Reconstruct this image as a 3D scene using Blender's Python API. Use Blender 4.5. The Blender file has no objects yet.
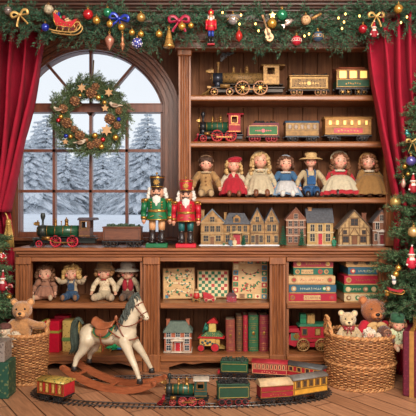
import bpy, math, random
import numpy as np
from mathutils import Vector, Matrix
PI = math.pi
R = math.radians
random.seed(7); RNG = np.random.default_rng(7)
SC = bpy.context.scene
COL = SC.collection

# ---------------------------------------------------------------- camera frame: 600 px focal, 4 m from the cabinet fronts
D, F, H = 4.0, 600.0, 1.093
def s(Y): return (D + Y) / F                      # metres per photo pixel at depth Y
def at(px, py, Y): k = s(Y); return Vector(((px - 208) * k, Y, H - (py - 208) * k))
def xx(px, Y): return (px - 208) * s(Y)
def zz(py, Y): return H - (py - 208) * s(Y)

# ---------------------------------------------------------------- mesh builder
def rotm(rot):
    if rot is None: return None
    from mathutils import Euler
    return Euler(rot).to_matrix()

class MB:
    def __init__(self): self.v = []; self.f = []; self.m = []; self.sm = []
    def add(self, verts, faces, mi=0, smooth=False):
        b = len(self.v)
        self.v.extend([tuple(p) for p in verts])
        for f in faces:
            self.f.append(tuple(i + b for i in f)); self.m.append(mi); self.sm.append(smooth)
    def addnp(self, V, Fa, mi, smooth=False):
        b = len(self.v)
        self.v.extend(map(tuple, V.tolist())); fl = (Fa + b).tolist()
        self.f.extend(map(tuple, fl))
        if isinstance(mi, int): self.m.extend([mi] * len(fl))
        else: self.m.extend(list(mi))
        self.sm.extend([smooth] * len(fl))
    def box(self, c, size, mi=0, bev=0.0, rot=None):
        c = Vector(c); hx, hy, hz = [q / 2 for q in size]
        bev = min(bev, .45 * min(size)) if bev else 0
        Rm = rotm(rot)
        vs = []; idx = {}
        sg = [(a, b, d) for a in (-1, 1) for b in (-1, 1) for d in (-1, 1)]
        if not bev:
            for q in sg: idx[q] = len(vs); vs.append(Vector((q[0]*hx, q[1]*hy, q[2]*hz)))
            fs = []
            for ax in range(3):
                for g in (-1, 1):
                    o = [i for i in range(3) if i != ax]
                    loop = []
                    for (a, b) in ((-1, -1), (1, -1), (1, 1), (-1, 1)):
                        k = [0, 0, 0]; k[ax] = g; k[o[0]] = a; k[o[1]] = b; loop.append(idx[tuple(k)])
                    fs.append(loop)
        else:
            h = (hx, hy, hz)
            for q in sg:
                for ax in range(3):
                    p = [q[i] * (h[i] - (0 if i == ax else bev)) for i in range(3)]
                    idx[(q, ax)] = len(vs); vs.append(Vector(p))
            fs = []
            for ax in range(3):
                o = [i for i in range(3) if i != ax]
                for g in (-1, 1):
                    loop = []
                    for (a, b) in ((-1, -1), (1, -1), (1, 1), (-1, 1)):
                        k = [0, 0, 0]; k[ax] = g; k[o[0]] = a; k[o[1]] = b; loop.append(idx[(tuple(k), ax)])
                    fs.append(loop)
                for a in (-1, 1):                       # edges parallel to ax
                    for b in (-1, 1):
                        k0 = [0, 0, 0]; k0[ax] = -1; k0[o[0]] = a; k0[o[1]] = b
                        k1 = list(k0); k1[ax] = 1; k0 = tuple(k0); k1 = tuple(k1)
                        fs.append([idx[(k0, o[0])], idx[(k1, o[0])], idx[(k1, o[1])], idx[(k0, o[1])]])
            for q in sg: fs.append([idx[(q, 0)], idx[(q, 1)], idx[(q, 2)]])
        out = []
        for f in fs:
            p = [vs[i] for i in f]; n = (p[1] - p[0]).cross(p[2] - p[0]); cc = sum(p, Vector()) / len(p)
            out.append(f if n.dot(cc) > 0 else f[::-1])
        if Rm: vs = [Rm @ p for p in vs]
        self.add([p + c for p in vs], out, mi)
    def bx(self, x0, x1, y0, y1, z0, z1, mi=0, bev=0.0):
        self.box(((x0+x1)/2, (y0+y1)/2, (z0+z1)/2), (abs(x1-x0), abs(y1-y0), abs(z1-z0)), mi, bev)
    def tube(self, pts, rad, n=8, mi=0, caps=True, smooth=True, flat=1.0, closed=False):
        pts = [Vector(p) for p in pts]
        if not hasattr(rad, '__len__'): rad = [rad] * len(pts)
        m = len(pts); T = []
        for i in range(m):
            if closed: t = pts[(i+1) % m] - pts[i-1]
            else: t = pts[min(i+1, m-1)] - pts[max(i-1, 0)]
            T.append(t.normalized() if t.length > 1e-9 else Vector((0, 0, 1)))
        up = Vector((0, 0, 1)) if abs(T[0].z) < .9 else Vector((0, 1, 0))
        nrm = (up - T[0] * up.dot(T[0])).normalized(); V = []; 
        for i in range(m):
            nrm = (nrm - T[i] * nrm.dot(T[i]))
            nrm = nrm.normalized() if nrm.length > 1e-9 else T[i].orthogonal().normalized()
            bi = T[i].cross(nrm)
            for j in range(n):
                a = 2 * PI * j / n
                V.append(pts[i] + nrm * (math.cos(a) * rad[i]) + bi * (math.sin(a) * rad[i] * flat))
        Fs = []
        for i in range(m if closed else m - 1):
            i2 = (i + 1) % m
            for j in range(n):
                Fs.append((i*n + j, i*n + (j+1) % n, i2*n + (j+1) % n, i2*n + j))
        if caps and not closed:
            Fs.append(tuple(range(n))[::-1]); Fs.append(tuple((m-1)*n + j for j in range(n)))
        self.add(V, Fs, mi, smooth)
    def cyl(self, p0, p1, r0, r1=None, n=12, mi=0, smooth=True):
        r1 = r0 if r1 is None else r1
        b = len(self.f)
        self.tube([p0, p1], [max(r0, 1e-5), max(r1, 1e-5)], n, mi, True, smooth)
        self.sm[-1] = False; self.sm[-2] = False
    def sphere(self, c, r, nu=12, nv=8, mi=0, rot=None, jit=0):
        if not hasattr(r, '__len__'): r = (r, r, r)
        c = Vector(c); Rm = rotm(rot); V = []
        for i in range(1, nv):
            t = PI * i / nv
            for j in range(nu):
                a = 2 * PI * j / nu; q = 1 + (random.uniform(-jit, jit) if jit else 0)
                V.append(Vector((r[0]*math.sin(t)*math.cos(a)*q, r[1]*math.sin(t)*math.sin(a)*q, r[2]*math.cos(t)*q)))
        V.append(Vector((0, 0, r[2]))); V.append(Vector((0, 0, -r[2]))); T, B = len(V)-2, len(V)-1
        Fs = []
        for i in range(nv - 2):
            for j in range(nu):
                Fs.append((i*nu+j, (i+1)*nu+j, (i+1)*nu+(j+1) % nu, i*nu+(j+1) % nu))
        for j in range(nu):
            Fs.append((T, j, (j+1) % nu)); Fs.append((B, (nv-2)*nu+(j+1) % nu, (nv-2)*nu+j))
        if Rm: V = [Rm @ p for p in V]
        self.add([p + c for p in V], Fs, mi, True)
    def capsule(self, p0, p1, r0, r1, n=10):
        self.cyl(p0, p1, r0, r1, n); self.sphere(p0, r0, n, 8); self.sphere(p1, r1, n, 8)
    def lathe(self, prof, c=(0, 0, 0), n=16, mi=0, axis='z', sx=1, sy=1, smooth=True, caps=True, fn=None):
        V = []; c = Vector(c); m = len(prof)
        for (r, z) in prof:
            for j in range(n):
                a = 2*PI*j/n; q = fn(a, z) if fn else 1
                p = Vector((r*q*math.cos(a)*sx, r*q*math.sin(a)*sy, z))
                if axis == 'x': p = Vector((p.z, p.x, p.y))
                elif axis == 'y': p = Vector((p.y, p.z, p.x))
                V.append(p + c)
        Fs = []
        for i in range(m-1):
            for j in range(n): Fs.append((i*n+j, i*n+(j+1) % n, (i+1)*n+(j+1) % n, (i+1)*n+j))
        self.add(V, Fs, mi, smooth)
        if caps:
            b = len(self.v) - m*n
            self.f.append(tuple(b+j for j in range(n))[::-1]); self.f.append(tuple(b+(m-1)*n+j for j in range(n)))
            self.m += [mi, mi]; self.sm += [False, False]
    def prism(self, poly, y0, y1, mi=0, plane='xz', smooth=False):
        n = len(poly); V = []
        for y in (y0, y1):
            for (a, b) in poly:
                V.append((a, y, b) if plane == 'xz' else ((y, a, b) if plane == 'yz' else (a, b, y)))
        A = sum(poly[i][0]*poly[(i+1) % n][1] - poly[(i+1) % n][0]*poly[i][1] for i in range(n))
        fl = (A > 0) == (plane != 'xz')
        if y1 < y0: fl = not fl
        Fs = [tuple(range(n)), tuple(range(n, 2*n))[::-1]] + [(i, n+i, n+(i+1) % n, (i+1) % n) for i in range(n)]
        if fl: Fs = [f[::-1] for f in Fs]
        b = len(self.f)
        self.add(V, Fs, mi, smooth); self.sm[b] = False; self.sm[b+1] = False
    def torus(self, c, Rr, r, axis='z', n=24, k=6, mi=0, sx=1, sy=1, arc=(0, 2*PI)):
        c = Vector(c); P = []
        full = abs(arc[1]-arc[0]) > 2*PI - .01
        N = n if full else n + 1
        for i in range(N):
            a = arc[0] + (arc[1]-arc[0])*i/n; u, w = Rr*math.cos(a)*sx, Rr*math.sin(a)*sy
            P.append(c + Vector({'z': (u, w, 0), 'y': (u, 0, w), 'x': (0, u, w)}[axis]))
        self.tube(P, r, k, mi, True, True, 1.0, full)
    def strip(self, grid, mi=0, smooth=True, thick=0.0):
        """grid: rows of points, an open surface; thick gives it a back side along its own normals"""
        rows = len(grid); cols = len(grid[0])
        G = np.array([[tuple(p) for p in r] for r in grid])
        if thick:
            du = np.gradient(G, axis=1); dv = np.gradient(G, axis=0)
            N = np.cross(du, dv); N /= np.linalg.norm(N, axis=2, keepdims=True) + 1e-12
            G2 = G + N*thick
            V = np.concatenate([G.reshape(-1, 3), G2.reshape(-1, 3)])
        else: V = G.reshape(-1, 3)
        q = lambda i, j: i*cols + j
        Fs = [(q(i, j), q(i, j+1), q(i+1, j+1), q(i+1, j)) for i in range(rows-1) for j in range(cols-1)]
        if thick:
            o = rows*cols
            Fs += [(o+a, o+d, o+c_, o+b) for (a, b, c_, d) in list(Fs)]
            for j in range(cols-1):
                Fs += [(q(0, j), o+q(0, j), o+q(0, j+1), q(0, j+1)), (q(rows-1, j), q(rows-1, j+1), o+q(rows-1, j+1), o+q(rows-1, j))]
            for i in range(rows-1):
                Fs += [(q(i, 0), q(i+1, 0), o+q(i+1, 0), o+q(i, 0)), (q(i, cols-1), o+q(i, cols-1), o+q(i+1, cols-1), q(i+1, cols-1))]
        self.add(V.tolist(), Fs, mi, smooth)
    def out(self, name, mats, parent=None, loc=None, kind=None):
        me = bpy.data.meshes.new(name); me.from_pydata(self.v, [], self.f)
        if not isinstance(mats, (list, tuple)): mats = [mats]
        for m in mats: me.materials.append(m)
        me.polygons.foreach_set('material_index', self.m); me.polygons.foreach_set('use_smooth', self.sm); me.update()
        o = bpy.data.objects.new(name, me); COL.objects.link(o)
        if parent: o.parent = parent
        if loc is not None: o.location = loc
        if kind: o['kind'] = kind
        return o

PENDING = []
def fused(mb, name, mat, parent, voxel, smooth=4):
    """overlapping volumes merged into one continuous skin"""
    o = mb.out(name, mat, parent)
    r = o.modifiers.new('r', 'REMESH'); r.mode = 'VOXEL'; r.voxel_size = voxel; r.use_smooth_shade = True
    if smooth:
        q = o.modifiers.new('s', 'SMOOTH'); q.factor = .5; q.iterations = smooth
    PENDING.append(o); return o
def apply_pending():
    bpy.context.view_layer.update()
    dg = bpy.context.evaluated_depsgraph_get()
    res = [(o, bpy.data.meshes.new_from_object(o.evaluated_get(dg))) for o in PENDING]
    for o, me in res:
        mats = list(o.data.materials); o.modifiers.clear(); n = o.data.name; o.data = me; me.name = n
        if not me.materials:
            for m in mats: me.materials.append(m)

def thing(name, label, cat, loc=(0, 0, 0), rz=0, group=None, rot=None):
    o = bpy.data.objects.new(name, None); COL.objects.link(o); o.empty_display_size = .05
    o.location = loc; o.rotation_euler = rot if rot else (0, 0, rz); o['label'] = label; o['category'] = cat
    if group: o['group'] = group
    return o
def tag(o, label, cat, group=None, kind=None):
    o['label'] = label; o['category'] = cat
    if group: o['group'] = group
    if kind: o['kind'] = kind
    return o
def struct(mb, name, mats, parent=None):
    o = mb.out(name, mats, parent)
    if not parent: o['kind'] = 'structure'
    return o
def spline(ctrl, n):
    P = [Vector(p) for p in ctrl]; P = [P[0]*2 - P[1]] + P + [P[-1]*2 - P[-2]]; out = []
    for i in range(1, len(P)-2):
        for k in range(n):
            t = k/n; a, b, c, d = P[i-1], P[i], P[i+1], P[i+2]
            out.append(.5*((2*b) + (c-a)*t + (2*a-5*b+4*c-d)*t*t + (3*b-a-3*c+d)*t**3))
    out.append(P[-2]); return out
def lerp(a, b, t): return a + (b-a)*t

# ---------------------------------------------------------------- materials
def lin(c): return tuple((q/255/12.92 if q/255 <= .04045 else ((q/255+.055)/1.055)**2.4) for q in c)
MATS = {}
def newmat(key):
    m = bpy.data.materials.new(key); m.use_nodes = True; nt = m.node_tree
    return m, nt, nt.nodes, nt.links, nt.nodes['Principled BSDF']
def M(rgb, rough=.55, metal=0, var=.18, sc=40, bump=0, bsc=150, emit=0, coat=0, sheen=0, second=None, stretch=None, key=None):
    k = key or ('m', tuple(rgb), rough, metal, var, sc, bump, bsc, emit, coat, sheen, second, stretch)
    if k in MATS: return MATS[k]
    m, nt, N, L, b = newmat('surface_%d' % len(MATS)); MATS[k] = m
    c = lin(rgb)
    tc = N.new('ShaderNodeTexCoord'); src = tc.outputs['Object']
    if stretch:
        mp = N.new('ShaderNodeMapping'); mp.inputs['Scale'].default_value = stretch; L.new(src, mp.inputs[0]); src = mp.outputs[0]
    no = N.new('ShaderNodeTexNoise'); no.inputs['Scale'].default_value = sc; no.inputs['Detail'].default_value = 3
    L.new(src, no.inputs['Vector'])
    rp = N.new('ShaderNodeValToRGB'); L.new(no.outputs['Fac'], rp.inputs[0])
    a, d = rp.color_ramp.elements; a.position = .32; d.position = .68
    if second: c2 = lin(second); a.color = (*c, 1); d.color = (*c2, 1)
    else:
        a.color = tuple(max(0, q*(1-var)) for q in c) + (1,); d.color = tuple(min(1, q*(1+var)) for q in c) + (1,)
    L.new(rp.outputs[0], b.inputs['Base Color'])
    b.inputs['Roughness'].default_value = rough; b.inputs['Metallic'].default_value = metal
    if coat: b.inputs['Coat Weight'].default_value = coat; b.inputs['Coat Roughness'].default_value = .15
    if sheen: b.inputs['Sheen Weight'].default_value = sheen; b.inputs['Sheen Roughness'].default_value = .4
    if emit: b.inputs['Emission Color'].default_value = (*c, 1); b.inputs['Emission Strength'].default_value = emit
    if bump:
        n2 = N.new('ShaderNodeTexNoise'); n2.inputs['Scale'].default_value = bsc; n2.inputs['Detail'].default_value = 2
        L.new(src, n2.inputs['Vector'])
        bp = N.new('ShaderNodeBump'); bp.inputs['Strength'].default_value = min(1, bump); bp.inputs['Distance'].default_value = .01
        L.new(n2.outputs['Fac'], bp.inputs['Height']); L.new(bp.outputs[0], b.inputs['Normal'])
    return m
def wood(dark, light, stretch, rough=.45, sc=6, coat=.15, planks=None):
    k = ('w', dark, light, stretch, rough, sc, coat, planks)
    if k in MATS: return MATS[k]
    m, nt, N, L, b = newmat('wood_%d' % len(MATS)); MATS[k] = m
    tc = N.new('ShaderNodeTexCoord'); mp = N.new('ShaderNodeMapping'); mp.inputs['Scale'].default_value = stretch
    L.new(tc.outputs['Object'], mp.inputs[0])
    no = N.new('ShaderNodeTexNoise'); no.inputs['Scale'].default_value = sc; no.inputs['Detail'].default_value = 6; no.inputs['Roughness'].default_value = .65
    no.inputs['Distortion'].default_value = .6; L.new(mp.outputs[0], no.inputs['Vector'])
    rp = N.new('ShaderNodeValToRGB'); L.new(no.outputs['Fac'], rp.inputs[0])
    a, d = rp.color_ramp.elements; a.position = .3; d.position = .72; a.color = (*lin(dark), 1); d.color = (*lin(light), 1)
    L.new(rp.outputs[0], b.inputs['Base Color']); b.inputs['Roughness'].default_value = rough
    b.inputs['Coat Weight'].default_value = coat; b.inputs['Coat Roughness'].default_value = .3
    bp = N.new('ShaderNodeBump'); bp.inputs['Strength'].default_value = .25; bp.inputs['Distance'].default_value = .004
    L.new(no.outputs['Fac'], bp.inputs['Height']); L.new(bp.outputs[0], b.inputs['Normal'])
    return m
def spots(base, dot, sc=60, thr=.35, rough=.4, metal=0, third=None):
    """printed paper: irregular motif of `dot` colour on a base colour"""
    k = ('s', base, dot, sc, thr, rough, metal, third)
    if k in MATS: return MATS[k]
    m, nt, N, L, b = newmat('print_%d' % len(MATS)); MATS[k] = m
    tc = N.new('ShaderNodeTexCoord'); v = N.new('ShaderNodeTexVoronoi'); v.inputs['Scale'].default_value = sc
    L.new(tc.outputs['Object'], v.inputs['Vector'])
    rp = N.new('ShaderNodeValToRGB'); rp.color_ramp.interpolation = 'CONSTANT'; L.new(v.outputs['Distance'], rp.inputs[0])
    e = rp.color_ramp.elements; e[0].position = 0; e[0].color = (*lin(dot), 1); e[1].position = thr; e[1].color = (*lin(base), 1)
    if third:
        q = e.new(thr*.5); q.color = (*lin(third), 1)
    L.new(rp.outputs[0], b.inputs['Base Color']); b.inputs['Roughness'].default_value = rough; b.inputs['Metallic'].default_value = metal
    return m

# cabinet woods: grain runs along z (upright boards) or along x (shelves, rails)
W_UP = wood((98, 54, 28), (170, 106, 62), (9, 9, .8)); W_AC = wood((98, 54, 28), (170, 106, 62), (.8, 9, 9))
W_EDGE = wood((108, 62, 34), (170, 108, 64), (.8, 9, 9), .35)
W_BACK = wood((96, 56, 32), (144, 92, 56), (7, 7, .6), .8, 6, 0)
W_WALL = wood((84, 46, 26), (122, 74, 46), (7, 7, .6), .75, 6, 0); W_TRIM = wood((84, 46, 28), (128, 76, 48), (5, 5, 1), .4)
W_WIN = wood((92, 48, 32), (128, 72, 48), (6, 6, 1), .4)
GOLD = M((178, 132, 66), .3, .8, .3, 60); BRASS = M((150, 110, 58), .38, .75, .3, 50); PALEGOLD = M((186, 148, 88), .5, .4, .25)
BLACK = M((28, 28, 32), .4, .2, .3); IRON = M((48, 46, 48), .45, .5, .3); CHAR = M((22, 20, 20), .7)
RED = M((150, 16, 34), .62, 0, .2, 30); DRED = M((128, 24, 32), .4, 0, .2); GREEN = M((18, 70, 46), .6, 0, .2, 30)
DGREEN = M((22, 60, 44), .45, 0, .2); CREAM = M((208, 186, 146), .6, 0, .12); WHITE = M((218, 212, 202), .6, 0, .08)
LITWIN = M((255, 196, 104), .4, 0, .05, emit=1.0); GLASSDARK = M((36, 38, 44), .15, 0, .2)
SNOWM = M((232, 238, 246), .8, 0, .05, 8, bump=.3, bsc=20)
NEEDLE_T = [M((40, 72, 46), .75, 0, .3, 20), M((72, 108, 68), .75, 0, .3, 20), M((112, 142, 98), .75, 0, .25, 20), M((82, 58, 40), .8, 0, .2)]
NEEDLE_W = [M((58, 84, 52), .6, 0, .3, 20), M((92, 116, 74), .6, 0, .3, 20), M((128, 146, 102), .6, 0, .25, 20), M((92, 68, 46), .8, 0, .2)]
NEEDLE = [M((24, 58, 42), .75, 0, .3, 20), M((40, 84, 60), .75, 0, .3, 20), M((76, 116, 86), .75, 0, .25, 20), M((82, 58, 40), .8, 0, .2)]

# ---------------------------------------------------------------- fir sprigs
def sprig(mb, base, d, L, n=36, nl=.035, w=.0022, greens=(0, 1, 2), stem=3, droop=.15):
    base = np.array(base, float); d = np.array(d, float); d /= np.linalg.norm(d) + 1e-9
    t = np.sort(RNG.uniform(.05, 1.0, n)); dr = np.array([0, 0, -droop*L])
    C = base + d*(L*t)[:, None] + dr*(t**2)[:, None]
    up = np.array([0, 0, 1.]) if abs(d[2]) < .9 else np.array([1., 0, 0])
    a = np.cross(d, up); a /= np.linalg.norm(a); b = np.cross(a, d)
    ang = RNG.uniform(0, 2*PI, n)
    rad = np.cos(ang)[:, None]*a + np.sin(ang)[:, None]*b
    nd = d*RNG.uniform(.5, .95, n)[:, None] + rad*RNG.uniform(.6, .95, n)[:, None]
    nd /= np.linalg.norm(nd, axis=1, keepdims=True)
    ln = nl*RNG.uniform(.7, 1.15, n)*(1 - .35*t)
    side = np.cross(nd, rad); side /= np.linalg.norm(side, axis=1, keepdims=True) + 1e-9
    nn = np.cross(side, nd)
    mid = C + nd*(ln*.4)[:, None]; tip = C + nd*ln[:, None]
    V = np.stack([C, mid + side*w, mid - side*w*.5 + nn*w*.86, mid - side*w*.5 - nn*w*.86, tip], 1).reshape(-1, 3)
    q = np.array([[0, 2, 1], [0, 3, 2], [0, 1, 3], [4, 1, 2], [4, 2, 3], [4, 3, 1]])
    Fa = (np.arange(n)[:, None, None]*5 + q[None]).reshape(-1, 3)
    g = RNG.choice(greens, n); mb.addnp(V, Fa, np.repeat(g, 6).tolist())
    pts = [tuple(base + d*L*u + dr*u*u) for u in (0, .5, .95)]
    mb.tube(pts, [w*1.3, w, w*.5], 3, stem, False)
SKY, KEY, FILL, EXPO = 1.18, 165, 42, -0.02
# ================================================================= levels of the built-in furniture
ZC = .828                                  # counter top
UF, UB = .15, .50                          # upper bookcase front / back
Z1, Z2, Z3 = zz(95, .17), zz(141.5, .17), zz(197.5, .17)
ZL, ZB = zz(303, .02), zz(354.5, .02)      # shelf and bottom board of the lower cabinets

# ================================================================= room shell
def floor_mat():
    m, nt, N, L, b = newmat('floor_boards')
    tc = N.new('ShaderNodeTexCoord'); mp = N.new('ShaderNodeMapping'); mp.inputs['Rotation'].default_value = (0, 0, R(58))
    L.new(tc.outputs['Object'], mp.inputs[0])
    br = N.new('ShaderNodeTexBrick'); br.inputs['Scale'].default_value = 1; br.inputs['Brick Width'].default_value = .9; br.inputs['Row Height'].default_value = .13
    br.inputs['Mortar Size'].default_value = .004; br.inputs['Mortar Smooth'].default_value = .3
    br.inputs['Color1'].default_value = (*lin((182, 136, 104)), 1); br.inputs['Color2'].default_value = (*lin((158, 114, 84)), 1); br.inputs['Mortar'].default_value = (*lin((62, 38, 26)), 1)
    L.new(mp.outputs[0], br.inputs['Vector'])
    m2 = N.new('ShaderNodeMapping'); m2.inputs['Scale'].default_value = (2, 26, 26); L.new(mp.outputs[0], m2.inputs[0])
    no = N.new('ShaderNodeTexNoise'); no.inputs['Scale'].default_value = 3; no.inputs['Detail'].default_value = 6; L.new(m2.outputs[0], no.inputs['Vector'])
    rp = N.new('ShaderNodeValToRGB'); L.new(no.outputs['Fac'], rp.inputs[0])
    rp.color_ramp.elements[0].position = .25; rp.color_ramp.elements[0].color = (.55, .5, .47, 1); rp.color_ramp.elements[1].position = .75; rp.color_ramp.elements[1].color = (1.15, 1.12, 1.1, 1)
    mx = N.new('ShaderNodeMix'); mx.data_type = 'RGBA'; mx.blend_type = 'MULTIPLY'; mx.inputs['Factor'].default_value = 1
    L.new(br.outputs['Color'], mx.inputs['A']); L.new(rp.outputs[0], mx.inputs['B']); L.new(mx.outputs['Result'], b.inputs['Base Color'])
    b.inputs['Roughness'].default_value = .42
    bp = N.new('ShaderNodeBump'); bp.inputs['Strength'].default_value = .3; bp.inputs['Distance'].default_value = .003
    L.new(br.outputs['Fac'], bp.inputs['Height']); bp.invert = True; L.new(bp.outputs[0], b.inputs['Normal'])
    return m
mb = MB(); mb.bx(-3.4, 3.4, -5.2, .62, -.05, 0); struct(mb, 'floor', floor_mat())
PLASTER = M((206, 188, 166), .9, 0, .04, 6)
mb = MB(); mb.bx(-3.5, 3.5, -5.2, .62, 3.5, 3.6); struct(mb, 'ceiling', PLASTER)
mb = MB(); mb.bx(-3.5, -3.4, -5.2, .62, 0, 3.5); struct(mb, 'wall_left', PLASTER)
mb = MB(); mb.bx(3.4, 3.5, -5.2, .62, 0, 3.5); struct(mb, 'wall_right', PLASTER)
mb = MB()
CX, CY, RG = 91.5, 125.7, 74.7
WY = .5
def side(Rr): return math.sqrt(Rr*Rr - 21.7**2)
def archpath(Rr, n=40, ybot=240):
    t0 = math.asin(21.7/Rr); P = [(CX - side(Rr), ybot)]
    for i in range(n+1):
        a = PI - t0 - (PI - 2*t0)*i/n; P.append((CX + Rr*math.cos(a), CY - Rr*math.sin(a)))
    P.append((CX + side(Rr), ybot)); return P
HX0, HX1, HZB = xx(CX-side(76), WY), xx(CX+side(76), WY), zz(238, WY)
TOP = 3.5
mb.bx(-3.4, HX0, WY, WY+.12, 0, TOP); mb.bx(HX1, 3.4, WY, WY+.12, 0, TOP); mb.bx(HX0, HX1, WY, WY+.12, 0, HZB)
P = archpath(76)[1:-1]
for i in range(len(P)-1):
    (a, b), (c, d) = P[i], P[i+1]
    x0, z0, x1, z1 = xx(a, WY), zz(b, WY), xx(c, WY), zz(d, WY)
    mb.prism([(x0, z0), (x1, z1), (x1, TOP), (x0, TOP)], WY, WY+.12)
struct(mb, 'wall_back', W_WALL)
# sloped arch casing in stepped bands
mb = MB()
def band(R0, R1, Yf, Yb=.5, ybot=240):
    A, B = archpath(R0, 48, ybot), archpath(R1, 48, ybot)
    for i in range(len(A)-1):
        q = [(xx(A[i][0], WY), zz(A[i][1], WY)), (xx(A[i+1][0], WY), zz(A[i+1][1], WY)), (xx(B[i+1][0], WY), zz(B[i+1][1], WY)), (xx(B[i][0], WY), zz(B[i][1], WY))]
        mb.prism(q, Yf, Yb)
for r0, r1, yf in ((75.2, 77, .47), (77, 80, .445), (80, 81.3, .462), (81.3, 84.5, .445), (84.5, 86, .46), (86, 89, .44), (89, 91, .425)): band(r0, r1, yf)
struct(mb, 'trim_1', W_TRIM)
# sash: outer ring, transom, radial bars, glazing bars
YG = .56
mb = MB()
def bar(x0, y0, x1, y1, w, Yf=.525, Yb=.585):
    a, b = at(x0, y0, YG), at(x1, y1, YG); d = (b-a).normalized(); nrm = Vector((-d.z, 0, d.x))*(w*s(YG)/2)
    mb.prism([((a+nrm).x, (a+nrm).z), ((b+nrm).x, (b+nrm).z), ((b-nrm).x, (b-nrm).z), ((a-nrm).x, (a-nrm).z)], Yf, Yb)
A, B = archpath(72.8, 48, 238), archpath(78, 48, 238)
for i in range(len(A)-1):
    q = [(xx(p[0], YG), zz(p[1], YG)) for p in (A[i], A[i+1], B[i+1], B[i])]; mb.prism(q, .515, .595)
bar(18, 109, 165, 109, 8.0, .505); bar(18, 105.2, 165, 105.2, 1.2, .498); bar(18, 112.8, 165, 112.8, 1.2, .498)
bar(91.4, 50, 91.4, 107, 2.6); bar(45, 61.5, 91.4, 116, 2.6); bar(138, 61.5, 91.4, 116, 2.6)
for px in (55, 91.4, 127.2): bar(px, 110, px, 236, 2.7)
for py in (151, 191.3): bar(18, py, 165, py, 2.7)
bar(16, 234.5, 167, 234.5, 5.5, .51)
win = struct(mb, 'window_1', W_WIN)
def glass():
    m, nt, N, L, b = newmat('window_glass'); N.remove(b)
    tr = N.new('ShaderNodeBsdfTransparent'); tr.inputs[0].default_value = (.97, .98, .985, 1); gl = N.new('ShaderNodeBsdfGlossy'); gl.inputs['Roughness'].default_value = .03
    fr = N.new('ShaderNodeFresnel'); fr.inputs[0].default_value = 1.14; mx = N.new('ShaderNodeMixShader')
    L.new(fr.outputs[0], mx.inputs[0]); L.new(tr.outputs[0], mx.inputs[1]); L.new(gl.outputs[0], mx.inputs[2]); L.new(mx.outputs[0], N['Material Output'].inputs[0]); return m
mb = MB(); A = archpath(75, 40, 236)
mb.prism([(xx(p[0], YG), zz(p[1], YG)) for p in A][::-1], .553, .557); mb.out('pane', glass(), win)
mb = MB()
mb.bx(xx(8, .4), xx(178, .4), .38, .5, zz(241, .4), zz(237.6, .4), 0, .006); mb.bx(xx(10, .42), xx(178, .42), .43, .5, ZC, zz(241, .4))
struct(mb, 'trim_2', W_TRIM)
# cornice running along the top, front at Y=.08
mb = MB()
mb.bx(-2.2, 2.2, .10, .52, zz(22, .1), 2.6)
for (y0, y1, yf) in ((-9, -3, -.06), (-3, 1, -.03), (1, 5, .0), (5, 8, .03), (8, 11.5, .06), (11.5, 13, .085)):
    mb.bx(-2.2, 2.2, yf, .12, zz(y1, yf), zz(y0-.05, yf), 0, .004)
struct(mb, 'trim_3', wood((58, 32, 22), (92, 54, 36), (.8, 7, 7), .45))

# ================================================================= outdoors
def gz(X, Y): return .78 + .20*min(1, max(0, (Y-.8)/3.6)) + .02*math.sin(X*1.3+Y) + .015*math.sin(Y*.8) + .012*math.sin(X*3.1)
mb = MB(); rows = []
for i in range(26):
    Y = .75 + 40*(i/25)**2.2; rows.append([Vector((X, Y, gz(X, Y))) for X in np.linspace(-16-Y*.2, 9+Y*.2, 40)])
mb.strip(rows); o = mb.out('snow_ground', SNOWM); o['kind'] = 'structure'
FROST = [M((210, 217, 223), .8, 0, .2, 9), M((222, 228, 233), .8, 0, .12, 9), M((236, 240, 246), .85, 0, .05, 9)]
BARK = M((70, 58, 52), .9)
def snow_fir(X, Y, z0, h, r, dens, label):
    t = thing('snowy_fir', label, 'tree', (X, Y, z0), group='snow-laden firs beyond the window')
    mb = MB(); mb.cyl((0, 0, -.05), (0, 0, h*.95), .05*h/2.5, .008, 7); mb.out('trunk', BARK, t)
    mb = MB(); lv = int(19*dens)
    for i in range(lv):
        u = (i+.5)/lv; z = h*(.16 + .82*u); rr = r*(1-u)**.85 + .03
        nb = max(5, int(15*(1-u)+5))
        for j in range(nb):
            a = 2*PI*(j + random.random())/nb; L_ = rr*random.uniform(.75, 1.12)
            b0 = Vector((0, 0, z)); d = Vector((math.cos(a), math.sin(a), -.26 - .16*(1-u)))
            sd = Vector((-math.sin(a), math.cos(a), 0)); w = L_*.19
            top = [b0 + d*L_*q + Vector((0, 0, .10*L_*math.sin(q*PI))) for q in (0, .35, .7, 1)]
            V = []
            for q, p in zip((.25, 1, .8, .12), top):
                V += [p + sd*w*q + Vector((0, 0, -.10*L_*q)), p + Vector((0, 0, .035*q*h/3)), p - sd*w*q + Vector((0, 0, -.10*L_*q)), p + Vector((0, 0, -.13*L_*q))]
            Fs = []; mi = []
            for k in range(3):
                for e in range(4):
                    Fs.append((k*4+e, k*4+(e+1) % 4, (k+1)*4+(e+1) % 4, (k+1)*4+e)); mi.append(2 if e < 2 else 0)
            Fs.append((12, 13, 14, 15)); mi.append(0)
            bb = len(mb.f); mb.add(V, Fs, 0, False); mb.m[bb:] = mi
            for q in (.45, .7, .95):
                p = b0 + d*L_*q + Vector((0, 0, .03))
                for sg in (-1, 1):
                    sprig(mb, p, tuple(d + sd*sg*random.uniform(.4, 1.1)), L_*.3, 9, .06*h/3, .010*h/3, (0, 1, 1, 2), 0, .3)
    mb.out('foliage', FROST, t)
def fir_at(px, pytop, Y, r, dens, label):
    z0 = gz(xx(px, Y), Y) - .05; zt = zz(pytop, Y); snow_fir(xx(px, Y), Y, z0, zt - z0, r, dens, label)
TW = 'snow-laden fir beyond the window, '
fir_at(30, 140, 8, .95, 1.2, 'broad snow-covered fir beside the left curtain, nearest of the trees outside')
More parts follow.
